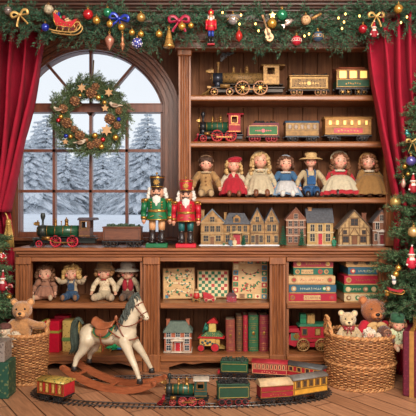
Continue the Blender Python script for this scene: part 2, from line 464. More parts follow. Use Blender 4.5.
fir_at(47, 113, 11, 1.05, 1.2, 'tall snowy fir seen just left of the wreath, in the second column of panes')
fir_at(38, 119, 14, .95, 1, 'slim snowy fir close to the left curtain, far out in the snow')
fir_at(66, 150, 9.2, .85, 1, 'small snow-covered fir below the left edge of the wreath')
fir_at(80, 148, 11.5, .95, 1, 'snowy fir under the wreath, left of the central window bar')
fir_at(103, 150, 10.5, .9, 1, 'snowy fir under the wreath, right of the central window bar')
fir_at(119, 140, 13.0, 1.0, 1, 'far snowy fir at the lower right edge of the wreath')
fir_at(148, 112, 8.0, .85, 1.3, 'tall pointed snowy fir in the right-hand column of window panes')
fir_at(133, 146, 9, .8, 1, 'small snow-covered fir behind the green-coated nutcracker tower hat')
fir_at(162, 138, 12, .9, 1, 'snowy fir half hidden by the right side of the window frame')
fir_at(91, 128, 15, 1.2, 1, 'farthest snowy fir, seen through the hole of the wreath')
fir_at(18, 128, 10.5, 1.1, 1, 'snowy fir mostly hidden behind the left curtain')

# ================================================================= fitted furniture
def fluted(mb, x0, x1, Yf, Yb, z0, z1, n=4, dep=.011):
    poly = [(x0, Yb), (x0, Yf)]; m = (x1-x0)*.12; w = (x1-x0-2*m)/n
    for i in range(n):
        a = x0 + m + w*i
        for k in range(7):
            u = k/6; poly.append((a + w*(.1+.8*u), Yf + dep*math.sin(PI*u)))
    poly += [(x1, Yf), (x1, Yb)]
    mb.prism(poly, z0, z1, 0, 'xy')
def boards(mb, x0, x1, Y, z0, z1, n, gap=.003):
    w = (x1-x0)/n
    for i in range(n): mb.bx(x0+w*i+gap/2, x0+w*(i+1)-gap/2, Y, Y+.02, z0, z1, 0, .003)
    mb.bx(x0, x1, Y+.018, Y+.03, z0, z1)
# upper bookcase
X0, X1 = xx(178, UF), xx(394, UF)
bc = thing('bookcase', 'tall brown wooden bookcase of three toy shelves standing on the counter beside the window', 'bookcase', ((X0+X1)/2, .3, ZC))
ox, oz = (X0+X1)/2, ZC
def loc(o): o.location = (-ox, -.3, -oz); return o
ZT = zz(38, UF)
mb = MB(); fluted(mb, xx(178.6, UF), xx(190.8, UF), UF, UF+.06, ZC+.10, zz(56, UF)); mb.bx(X0, xx(191.5, UF), UF-.012, UF+.06, ZC+.002, ZC+.10, 0, .004)
mb.bx(X0-.005, xx(191.8, UF), UF-.018, UF+.05, zz(56, UF), zz(49, UF), 0, .006); mb.bx(X0+.004, X0+.03, UF+.06, UB, ZC+.002, ZT); loc(mb.out('pilaster', W_UP, bc))
mb = MB(); fluted(mb, xx(386, UF), xx(394, UF), UF, UF+.06, ZC+.10, zz(56, UF), 3); mb.bx(xx(386, UF), X1, UF-.012, UF+.06, ZC+.002, ZC+.10, 0, .004); mb.bx(X1-.03, X1-.004, UF+.06, UB, ZC+.002, ZT); loc(mb.out('pilaster', W_UP, bc))
mb = MB(); mb.bx(xx(175, .12), X1+.02, .115, .2, zz(49, .12), zz(12, .12), 0, .004); mb.bx(xx(174.5, .1), X1+.02, .10, .2, zz(48.6, .1), zz(46, .1), 0, .004); mb.bx(xx(174, .1), X1+.02, .098, .2, zz(41.5, .1), zz(39.5, .1), 0, .004); loc(mb.out('header', wood((88, 50, 32), (126, 76, 50), (.8, 9, 9)), bc))
for z in (Z1, Z2, Z3):
    mb = MB(); mb.bx(X0+.03, X1-.03, UF+.02, UB-.02, z-.036, z, 0, .006); mb.bx(xx(191, UF)-.01, X1-.03, UF+.008, UF+.024, z-.040, z-.006, 0, .007); loc(mb.out('shelf', W_EDGE, bc))
mb = MB(); boards(mb, X0+.03, X1-.03, UB-.032, ZC+.002, ZT, 13); loc(mb.out('back_panel', W_BACK, bc))
# counter
CXL, CXR = xx(12.5, -.03), xx(392, -.03)
mb = MB()
mb.bx(CXL, CXR, -.035, .498, ZC-.022, ZC, 0, .006); mb.bx(CXL+.012, CXR-.012, -.022, .49, ZC-.045, ZC-.022, 0, .008); mb.bx(CXL+.03, CXR-.03, -.010, .48, ZC-.062, ZC-.045, 0, .006)
o = mb.out('counter_top', wood((112, 64, 38), (168, 106, 66), (.8, 9, 9), .35)); tag(o, 'long brown wooden counter top with moulded edge below the window and bookcase', 'counter')
# lower cabinets
def apron(mb, x0, x1):
    za, zb = ZB-.045, .0; pts = [(x0, ZB-.03), (x0, 0), (x0+.06, 0)]
    n = 24; w = x1 - x0 - .12
    for i in range(n+1):
        u = i/n; e = min(u, 1-u)*w
        z = .030 + .030*min(1, e/.10) - .012*max(0, 1-abs(e-.16)/.07) if e < .30 else .060
        pts.append((x0+.06+w*u, z))
    pts += [(x1-.06, 0), (x1, 0), (x1, ZB-.03)]
    mb.prism(pts, .008, .03)
def cabinet(name, label, pL, pR, lx, rx):
    """pL/pR: (px0, px1) of a fluted post or None (a thin side board); lx, rx the unit's outer px"""
    a, b = xx(lx, 0), xx(rx, 0); zt = ZC-.062
    t = thing(name, label, 'cabinet', ((a+b)/2, .24, 0)); L = lambda o: setattr(o, 'location', (-(a+b)/2, -.24, 0))
    ina, inb = a+.004, b-.004
    for q, sg in ((pL, 0), (pR, 1)):
        mb = MB()
        if q:
            x0, x1 = xx(q[0], 0), xx(q[1], 0)
            fluted(mb, x0+.003, x1-.003, 0, .05, .115, zt-.05, 4); mb.bx(x0, x1, -.008, .05, 0, .115, 0, .004); mb.bx(x0, x1, -.008, .05, zt-.05, zt-.001, 0, .004)
            mb.bx(x0 if sg == 0 else x1-.02, x0+.02 if sg == 0 else x1, .05, .46, 0, zt-.001)
            L(mb.out('pilaster', W_UP, t))
        else:
            e = a if sg == 0 else b-.018
            mb.bx(e+.001, e+.017, .02, .46, .0, zt-.001); L(mb.out('side_panel', W_UP, t))
    fx0 = xx(pL[1], 0) if pL else a+.001; fx1 = xx(pR[0], 0) if pR else b-.001
    mb = MB(); mb.bx(fx0, fx1, .0, .03, zt-.03, zt-.001, 0, .003); L(mb.out('top_rail', W_AC, t))
    mb = MB(); mb.bx(a+.02, b-.02, .025, .45, ZL-.03, ZL); mb.bx(fx0, fx1, .005, .03, ZL-.036, ZL-.003, 0, .006); L(mb.out('shelf', W_EDGE, t))
    mb = MB(); mb.bx(a+.02, b-.02, .02, .45, ZB-.03, ZB); mb.bx(fx0, fx1, -.004, .028, ZB-.046, ZB-.003, 0, .007); L(mb.out('bottom_board', W_EDGE, t))
    mb = MB(); apron(mb, fx0, fx1); L(mb.out('apron', W_AC, t))
    mb = MB(); boards(mb, a+.02, b-.02, .44, ZB, zt-.002, 9); L(mb.out('back_panel', W_BACK, t))
cabinet('toy_cabinet', 'lower cabinet below the window holding four cloth dolls and wrapped presents', (15, 31), None, 14.5, 142.4)
cabinet('toy_cabinet', 'middle lower cabinet with board games above a brick house and old books', (143, 160), (269.5, 286), 142.8, 286.2)
cabinet('toy_cabinet', 'lower cabinet with two stacks of boxed games beside the decorated fir', None, (379, 393), 286.6, 393.5)

# ================================================================= curtains
VELVET = M((158, 6, 42), .9, 0, .12, 14, bump=.15, bsc=500)
def drape(mb, prof, Y, folds, amp, n=110, m=46, ph=0):
    """prof: list of (py, pxl, pxr)"""
    rows = []
    ys = np.linspace(prof[0][0], prof[-1][0], m)
    for y in ys:
        xl = np.interp(y, [p[0] for p in prof], [p[1] for p in prof]); xr = np.interp(y, [p[0] for p in prof], [p[2] for p in prof])
        row = []
        for j in range(n):
            u = j/(n-1); w = u + .012*math.sin(u*17+y*.03)
            f = math.sin(2*PI*folds*w + ph + .25*math.sin(y*.02)); f = math.copysign(abs(f)**.75, f)
            row.append(at(lerp(xl, xr, u), y, Y) + Vector((.25*amp*math.cos(2*PI*folds*w+ph), -amp*f, 0)))
        rows.append(row)
    mb.strip(rows, 0, True, .006)
def shift(mb, c): mb.v = [(p[0]-c[0], p[1]-c[1], p[2]-c[2]) for p in mb.v]
c = Vector((xx(5, .3), .3, 0))
lc = thing('curtain', 'crimson velvet curtain tied back with a gold rope beside the window', 'curtain', c)
mb = MB(); drape(mb, [(15, -70, 49), (40, -70, 46.5), (75, -66, 41), (104, -58, 35), (140, -46, 26), (175, -32, 17), (205, -20, 8.5), (212, -18, 7)], .28, 8.5, .085, 150)
shift(mb, c); mb.out('upper_drape', VELVET, lc)
mb = MB(); drape(mb, [(208, -18, 6.5), (216, -20, 8.5), (240, -24, 11.5), (300, -28, 13), (372, -30, 14)], .30, 5, .03, 80, 24)
shift(mb, c); mb.out('lower_drape', VELVET, lc)
ROPE = M((196, 158, 86), .45, .3, .3, 120)
mb = MB()
for k in range(3): mb.torus((0, 0, .008*k-.008), .085, .008, 'z', 30, 6)
tb = mb.out('tieback', ROPE, lc); tb.location = at(-6, 209, .3) - c; tb.scale = (1.0, .62, 1); tb.rotation_euler = (0, R(-12), 0)
mb = MB(); mb.tube(spline([at(6, 208, .25), at(5, 212, .24), at(7, 216, .235), at(8, 221, .235)], 6), .006, 6)
q = at(8.5, 222, .21); mb.sphere(q, (.020, .020, .022)); mb.torus(q-Vector((0, 0, .018)), .017, .006)
for i in range(70):
    a = 2*PI*i/70; r_ = random.uniform(.35, 1)
    mb.tube([q + Vector((.015*math.cos(a)*r_, .015*math.sin(a)*r_, -.012)), q + Vector((.032*math.cos(a)*r_, .028*math.sin(a)*r_, -.10)), q + Vector((.038*math.cos(a)*r_, .032*math.sin(a)*r_, -.175*random.uniform(.93, 1.05)))], .0036, 4)
shift(mb, c); mb.out('tassel', ROPE, lc)
c = Vector((xx(410, .05), .05, 0))
rc = thing('curtain', 'crimson velvet curtain hanging in front of the bookcase end and behind the fir', 'curtain', c)
mb = MB(); drape(mb, [(15, 366, 480), (40, 368, 478), (85, 372, 474), (135, 380, 468), (197, 394.5, 456), (225, 397, 454), (250, 396, 458), (372, 396, 462)], .0, 8.5, .075, 160, 56, 1.2)
shift(mb, c); mb.out('drape', VELVET, rc)
# ================================================================= toy trains (face -X, wheels on z=0)
def wheel(root, x, y, r, mats, spokes=8, th=.008, name='wheel'):
    mb = MB(); sg = -1 if y < 0 else 1
    mb.torus((x, y, r), r*.86, r*.14, 'y', 20, 6, 0)
    mb.cyl((x, y-th*.5, r), (x, y+th*.5, r), r*.22, None, 8, 1)
    for k in range(spokes):
        a = 2*PI*k/spokes; mb.tube([(x, y, r), (x+r*.84*math.cos(a), y, r+r*.84*math.sin(a))], r*.075, 4, 1, False)
    if spokes == 0: mb.cyl((x, y-th*.4, r), (x, y+th*.4, r), r*.85, None, 16, 1)
    return mb.out(name, mats, root)
def wheelset(root, xs, W, r, mats, spokes=8):
    for x in xs:
        for sg in (-1, 1): wheel(root, x, sg*W/2, r, mats, spokes)
    for x in xs: mb = MB(); mb.cyl((x, -W/2, r), (x, W/2, r), r*.12, None, 6); mb.out('axle', IRON, root)
def dome(mb, x, z, r, h, mi=0):
    mb.lathe([(r*1.15, 0), (r*1.2, h*.08), (r*.8, h*.16), (r*.78, h*.6), (r*.95, h*.66), (r*.7, h*.85), (r*.22, h*.97), (r*.2, h*1.1), (0.001, h*1.14)], (x, 0, z), 14, mi)
def loco(root, L, Ht, W, boiler, box_, cab, roof, trim, frame, wheelm, pilot, hub=None, drive=(.47, .66), small=(.12, .27), dr=.20, sr=.115, cabx=(.68, .93), stack='flare', cabtop=.86, bz=.50, br=.165, roofx=(.66, 1.0), nose=.10):
    Xr = lambda u: -L/2 + u*L
    X = lambda u: Xr(u/.10*nose if u < .10 else nose + (u-.10)*(1-nose)/.90)
    Zh = lambda w: w*Ht
    hub = hub or wheelm
    b0, b1 = X(.10), Xr(cabx[0])
    mb = MB(); mb.bx(X(.06), X(1), -W*.34, W*.34, Zh(.215), Zh(.265), 0, .003); mb.bx(X(.1), X(.98), -W*.22, W*.22, Zh(.12), Zh(.22)); mb.bx(X(.2), X(.98), -W*.5, W*.5, Zh(.30), Zh(.325), 0, .002)
    mb.out('underframe', frame, root)
    mb = MB(); mb.lathe([(0.001, X(.22)), (Zh(br), X(.22)), (Zh(br), b1)], (0, 0, Zh(bz)), 24, 0, 'x')
    mb.lathe([(Zh(br)*.92, X(.4)), (Zh(br)*.8, b1)], (0, 0, Zh(bz)-Zh(.06)), 20, 0, 'x'); bo = mb.out('boiler', boiler, root)
    for u in np.linspace(X(.24), b1-.006, 5):
        mb = MB(); mb.lathe([(Zh(br)*1.0, u-.002), (Zh(br)*1.035, u-.002), (Zh(br)*1.035, u+.003), (Zh(br), u+.003)], (0, 0, Zh(bz)), 24, 0, 'x', caps=False); mb.out('boiler_band', trim, bo)
    mb = MB(); mb.lathe([(0.001, X(.085)), (Zh(br)*.45, X(.088)), (Zh(br)*.8, X(.098)), (Zh(br)*1.02, X(.10)), (Zh(br)*1.03, X(.22))], (0, 0, Zh(bz)), 24, 0, 'x')
    mb.cyl((X(.16), 0, Zh(.2)), (X(.16), 0, Zh(bz)), Zh(.1), None, 12); sb = mb.out('smokebox', box_, root)
    mb = MB(); mb.torus((X(.094), 0, Zh(bz)), Zh(br)*.8, Zh(.014), 'x', 20, 5); mb.cyl((X(.075), 0, Zh(bz)), (X(.09), 0, Zh(bz)), Zh(.03), None, 8); mb.out('door_ring', trim, sb)
    mb = MB(); zb = Zh(bz+br)-.004
    top = Ht
    if stack == 'flare': pr = [(.050, 0), (.054, .04), (.032, .12), (.030, .42), (.062, .62), (.072, .78), (.060, .92), (.050, 1.0), (.036, 1.0), (.03, .9)]
    else: pr = [(.052, 0), (.054, .05), (.036, .12), (.038, .80), (.050, .84), (.052, .96), (.040, 1.0), (.03, .95)]
    mb.lathe([(r_*Ht, z*(top-zb)) for r_, z in pr], (X(.165), 0, zb), 16); mb.out('chimney', box_ if stack == 'flare' else trim, root)
    mb = MB(); dome(mb, X(.36), zb, Zh(.05), Zh(.20)); mb.out('bell_dome', trim, root)
    mb = MB(); dome(mb, X(.53), zb, Zh(.068), Zh(.23)); mb.out('steam_dome', trim, root)
    mb = MB(); mb.tube([(X(.45), 0, zb), (X(.45), 0, zb+Zh(.12))], Zh(.012), 6); mb.sphere((X(.45), 0, zb+Zh(.13)), Zh(.022), 8, 6); mb.out('whistle', trim, root)
    mb = MB(); mb.bx(X(.06), X(.11), -Zh(.05), Zh(.05), Zh(bz+br-.01), Zh(bz+br+.10), 0, .003); mb.cyl((X(.045), 0, Zh(bz+br+.045)), (X(.062), 0, Zh(bz+br+.045)), Zh(.042), None, 12, 1); mb.cyl((X(.09), 0, Zh(bz+br+.1)), (X(.09), 0, Zh(bz+br+.15)), Zh(.02), None, 6); mb.out('headlamp', [trim, PALEGOLD], root)
    # cab with open side windows
    c0, c1 = Xr(cabx[0]), Xr(cabx[1]); z0, z1 = Zh(.32), Zh(cabtop); w = W*.5; t = .006
    wa, wb = lerp(c0, c1, .24), lerp(c0, c1, .72); wz0, wz1 = lerp(z0, z1, .52), lerp(z0, z1, .88)
    mb = MB()
    for sg in (-1, 1):
        ya, yb = sorted((sg*w, sg*(w-t)))
        mb.bx(c0, c1, ya, yb, z0, wz0); mb.bx(c0, c1, ya, yb, wz1, z1); mb.bx(c0, wa, ya, yb, wz0, wz1); mb.bx(wb, c1, ya, yb, wz0, wz1)
    mb.bx(c0, c0+t, -w+t, w-t, z0, z1); mb.bx(c1-t, c1, -w+t, w-t, z0, lerp(z0, z1, .5)); mb.bx(c0, c1, -w, w, z0-.004, z0)
    co = mb.out('cab', cab, root)
    for sg in (-1, 1):
        mb = MB(); y = sg*(w+.001)
        for (a, b, c, d) in ((wa-.004, wb+.004, wz0-.004, wz0), (wa-.004, wb+.004, wz1, wz1+.004), (wa-.004, wa, wz0, wz1), (wb, wb+.004, wz0, wz1), (c0, c1, z0+.002, z0+.006), (c0+.004, c1-.004, wz0-.016, wz0-.013)): mb.bx(a, b, y-.002, y+.002, c, d)
        mb.out('window_frame', trim, co)
    mb = MB(); r0, r1 = Xr(roofx[0]), Xr(roofx[1]); pl = [(-w*1.12, z1-.002)] + [(w*1.12*math.cos(a), z1+Zh(.07)*math.sin(a)) for a in np.linspace(PI, 0, 9)] + [(w*1.12, z1-.002)]
    mb.prism(pl, r0, r1, 0, 'yz'); mb.out('cab_roof', roof, root)
    wheelset(root, [Xr(u) for u in drive], W*.82, Zh(dr), [wheelm, hub], 10); wheelset(root, [Xr(u) for u in small], W*.78, Zh(sr), [wheelm, hub], 6)
    for sg in (-1, 1):
        mb = MB(); y = sg*W*.46; mb.box(((Xr(drive[0])+Xr(drive[-1]))/2, y, Zh(dr*.8)), (abs(Xr(drive[-1])-Xr(drive[0]))+Zh(.06), .004, Zh(.035)), 0, .001)
        mb.tube([(Xr(small[-1]+.04), y, Zh(.26)), (Xr(drive[0]), y, Zh(dr*.9))], Zh(.014), 6)
        mb.out('connecting_rod', trim if trim is not RED else BRASS, root)
    for sg in (-1, 1): mb = MB(); mb.cyl((X(.19), sg*W*.42, Zh(.27)), (X(.31), sg*W*.42, Zh(.27)), Zh(.062), None, 12); mb.out('cylinder', trim, root)
    mb = MB()
    for k in range(-3, 4): mb.tube([(X(.075), k*W*.13, Zh(.23)), (X(.0+.018*abs(k)), k*W*.13*.55, Zh(.03))], Zh(.016), 5)
    mb.bx(X(.055), X(.085), -W*.46, W*.46, Zh(.2), Zh(.27), 0, .002); mb.tube([(X(.0), -W*.04, Zh(.03)), (X(.05), -W*.3, Zh(.03))], Zh(.014), 5); mb.tube([(X(.0), W*.04, Zh(.03)), (X(.05), W*.3, Zh(.03))], Zh(.014), 5)
    mb.out('cowcatcher', pilot, root)
def underbody(root, L, Ht, W, frame, wheelm, hub, wx, wr, spokes=6, zf=.2):
    mb = MB(); mb.bx(-L/2, L/2, -W*.46, W*.46, Ht*zf, Ht*(zf+.06), 0, .002)
    for g in (min(wx), max(wx)):
        mb.bx(g-.0001-L*.1, g+L*.1, -W*.44, W*.44, Ht*wr*1.2, Ht*zf, 0, .002)
    for sg in (-1, 1):
        mb.box((sg*(L/2+.004), 0, Ht*(zf+.02)), (.014, W*.14, Ht*.04), 0, .002)
    mb.out('underframe', frame, root)
    wheelset(root, wx, W*.86, Ht*wr, [wheelm, hub], spokes)
def tender(root, L, Ht, W, body, trim, load, frame, wheelm, hub=None, wx=(-.32, -.14, .14, .32), wr=.13, slope=False, panel=None, emblem=None, ledge=None):
    hub = hub or wheelm
    underbody(root, L, Ht, W, frame, wheelm, hub, [u*L for u in wx], wr)
    z0, z1 = Ht*.27, Ht*.84; mb = MB()
    if slope: mb.prism([(-L*.47, z0), (-L*.47, z1*.80), (-L*.28, z1), (L*.47, z1), (L*.47, z0)][::-1], -W/2, W/2)
    else:
        mb.bx(-L*.47, L*.47, -W/2, W/2, z0, z1*.93, 0, .004); mb.bx(-L*.485, L*.485, -W*.53, W*.53, z1*.93, z1, 0, .003)
    b = mb.out('tank', body, root)
    zt = z1*.86
    for sg in (-1, 1):
        mb = MB(); y = sg*(W/2+.001)
        for (a, b_, c, d) in ((-.43, .43, z0+.006, z0+.009), (-.43, .43, zt-.003, zt), (-.43, -.42, z0+.006, zt), (.42, .43, z0+.006, zt)): mb.bx(a*L, b_*L, y-.0015, y+.0015, c, d)
        mb.out('trim_line', trim, b)
        if emblem:
            mb = MB(); zc = (z0+zt)/2
            mb.cyl((0, y-.002, zc), (0, y+.002, zc), Ht*.085, None, 14)
            for q in (-1, 1):
                for k in range(3): mb.box((q*L*(.10+.06*k), y, zc), (L*.035, .003, Ht*(.07-.014*k)), 0, 0, (0, R(25*q), 0))
            mb.out('crest', emblem, b)
        if panel: mb = MB(); mb.box((0, sg*(W/2+.0004), (z0+zt)/2), (L*.83, .002, zt-z0-.014)); mb.out('side_panel', panel, b)
    mb = MB()
    for k in range(int(60)):
        mb.sphere((random.uniform(-.42, .42)*L*(.75 if slope else 1) + (L*.06 if slope else 0), random.uniform(-.42, .42)*W, z1 + random.uniform(-.002, .012)), random.uniform(.006, .012), 6, 4, 0, (random.random()*3, 0, 0), .25)
    mb.bx(-L*.40*(.6 if slope else 1), L*.44, -W*.44, W*.44, z1-.004, z1+.004)
    mb.out('load', load, root)
def coach(root, L, Ht, W, lower, upper, roof, trim, frame, wheelm, nwin=3, win=LITWIN, wx=(-.34, -.2, .2, .34), wr=.11, zs=.52, clere=None, panel=None, roofh=.10, over=.02, hub=None, wz=(.56, .76), wfill=.55, logo=None, eave=.80):
    underbody(root, L, Ht, W, frame, wheelm, hub or wheelm, [u*L for u in wx], wr)
    z0, zm, z1 = Ht*.26, Ht*zs, Ht*eave
    mb = MB(); mb.bx(-L*.48, L*.48, -W/2, W/2, z0, zm, 0, .002); b = mb.out('lower_body', lower, root)
    mb = MB(); mb.bx(-L*.48, L*.48, -W/2+.001, W/2-.001, zm, z1, 0, .002); ub = mb.out('upper_body', upper, root)
    for sg in (-1, 1):
        mb = MB(); y = sg*(W/2+.0008)
        for z in (z0+.003, zm, z1-.004): mb.bx(-L*.48, L*.48, y-.0015, y+.0015, z-.0015, z+.0015)
        if not panel:
            for q in (-1, 1): mb.bx(q*L*.47-.0015, q*L*.47+.0015, y-.0015, y+.0015, z0, z1)
        if logo:
            zc = (z0+zm)/2
            for k in range(7): mb.box((L*(-.2+.066*k), y, zc+.003*((k*5) % 3-1)), (L*.03, .002, Ht*.04), 0, 0, (0, R(30 if k % 2 else -20), 0))
        mb.out('trim_line', trim, b)
        if panel: mb = MB(); mb.box((0, sg*(W/2+.0006), (z0+zm)/2), (L*.6, .002, (zm-z0)*.62)); mb.out('name_panel', panel, b)
    st = L*.90/nwin if nwin else 0
    for sg in (-1, 1):
        for k in range(nwin):
            x = -L*.45 + st*(k+.5); w = st*wfill; y = sg*(W/2)
            mb = MB(); mb.box((x, y, Ht*(wz[0]+wz[1])/2), (w, .003, Ht*(wz[1]-wz[0])), 0)
            for (a, c, dx, dz) in ((0, -1, w, .003), (0, 1, w, .003), (-1, 0, .003, Ht*(wz[1]-wz[0])), (1, 0, .003, Ht*(wz[1]-wz[0]))):
                mb.box((x+a*w/2, y+sg*.001, Ht*(wz[0]+wz[1])/2 + c*Ht*(wz[1]-wz[0])/2), (dx+.003, .004, dz+(.003 if dx < .004 else 0)), 1)
            mb.out('window', [win, trim], ub)
    mb = MB(); w = W/2*1.08
    pl = [(-w, z1-.003)] + [(w*math.cos(a), z1+Ht*roofh*math.sin(a)) for a in np.linspace(PI, 0, 11)] + [(w, z1-.003)]
    mb.prism(pl, -L*(.48+over), L*(.48+over), 0, 'yz', True); ro = mb.out('roof', roof, root)
    if clere:
        mb = MB(); w = W*.27; zc = z1+Ht*roofh*.8
        pl = [(-w, zc-.01)] + [(w*math.cos(a), zc+Ht*.07*math.sin(a)) for a in np.linspace(PI, 0, 9)] + [(w, zc-.01)]
        mb.prism(pl, -L*.38, L*.38, 0, 'yz', True); mb.out('roof_ridge', clere, ro)

# ================================================================= small helpers for soft figures
SKIN = M((206, 150, 122), .5, 0, .08); PINKSKIN = M((212, 160, 134), .45, 0, .08); CLOTHSKIN = M((206, 156, 126), .8, 0, .08)
EYE = M((34, 26, 28), .2, 0, .1); LIP = M((176, 60, 62), .5); BLUSH = M((208, 116, 102), .6)
def hairmat(c): return M(c, .55, 0, .3, 90, bump=.6, bsc=220)
def clothmat(c, var=.12): return M(c, .85, 0, var, 60, bump=.35, bsc=260, sheen=.15)
def face(head_o, c, r, k, front=-1):
    """eyes, brows, mouth and cheeks set into a head of radius r at c"""
    for sg in (-1, 1):
        mb = MB(); mb.sphere((c[0]+sg*r*.38, c[1]-r*.86, c[2]-r*.02), (r*.085, r*.08, r*.095), 8, 6); mb.out('eye', EYE, head_o)
    for sg in (-1, 1):
        mb = MB(); mb.tube([(c[0]+sg*r*.22, c[1]-r*.94, c[2]+r*.26), (c[0]+sg*r*.40, c[1]-r*.92, c[2]+r*.31), (c[0]+sg*r*.56, c[1]-r*.80, c[2]+r*.24)], r*.03, 4)
        mb.out('eyebrow', k, head_o)
    mb = MB(); mb.sphere((c[0], c[1]-r*.88, c[2]-r*.50), (r*.17, r*.08, r*.07), 8, 6); mb.out('mouth', LIP, head_o)
    for sg in (-1, 1): mb = MB(); mb.sphere((c[0]+sg*r*.56, c[1]-r*.70, c[2]-r*.30), (r*.20, r*.11, r*.18), 8, 6); mb.out('cheek', BLUSH, head_o)
def fingers(mb, p, d, k):
    d = Vector(d).normalized(); sd = Vector((1, 0, 0)) if abs(d.x) < .7 else Vector((0, 1, 0))
    for i in range(4):
        o = Vector(p) + sd*k*(i-1.5)*.55; l = k*(1.3 + (.3 if i in (1, 2) else 0)); mb.tube([o, o+d*l*.6, o+d*l+Vector((0, -k*.25, -k*.3))], [k*.27, k*.26, k*.18], 5)
    mb.tube([Vector(p)+sd*k*.7, Vector(p)+sd*k*1.3+d*k*.5, Vector(p)+sd*k*1.35+d*k*.95], [k*.3, k*.26, k*.2], 5)
def curls(mb, c, r, n, size, low=-1.1, back=True, wide=1.0):
    """ringlets over the top, sides and back of a head, leaving the face free"""
    k = 0; tries = 0
    while k < n and tries < n*40:
        tries += 1
        z = random.uniform(low, 1.0); a = random.uniform(0, 2*PI)
        rr = math.sqrt(max(0, 1-z*z)) if z > 0 else 1.0 + .12*min(1, -z)
        x, y = rr*math.cos(a), rr*math.sin(a)
        if y < -.25 and z < .55 and abs(x) < .80: continue
        if z > .55 and y < -.75 and abs(x) < .3: continue
        q = size*random.uniform(.75, 1.2)
        mb.sphere((c[0]+x*r*1.02*wide, c[1]+y*r*.98+r*.06, c[2]+z*r*1.04), (q, q, q*1.15), 7, 5, 0, (random.random()*2, random.random()*2, 0), .12); k += 1
def haircap(mb, c, r, low=.0, fringe=.45):
    """smooth cap of hair with a fringe"""
    mb.sphere((c[0], c[1]+r*.16, c[2]+r*.16), (r*1.08, r*1.04, r*1.02), 16, 10)
    for k in range(9):
        a = PI*(k+.5)/9; x = math.cos(a); mb.capsule((c[0]+x*r*.9, c[1]-r*.45*math.sin(a)-r*.1, c[2]+r*.78), (c[0]+x*r*1.0, c[1]-r*.78*math.sin(a), c[2]+r*fringe+r*.12*abs(x)-r*.25*abs(x)), r*.22, r*.14, 7)
def hat_brim(mb, c, r, brim, crown, h, tilt=0, droop=.1, n=28):
    mb.lathe([(crown*.2, h), (crown*.75, h*.98), (crown*.97, h*.8), (crown*1.03, h*.25), (crown*1.05, 0), (brim*.8, -droop*r*.3), (brim, -droop*r), (brim*1.0, -droop*r-.004), (brim*.8, -droop*r*.3-.005), (crown*1.0, -.006)], c, n)
    if tilt: pass
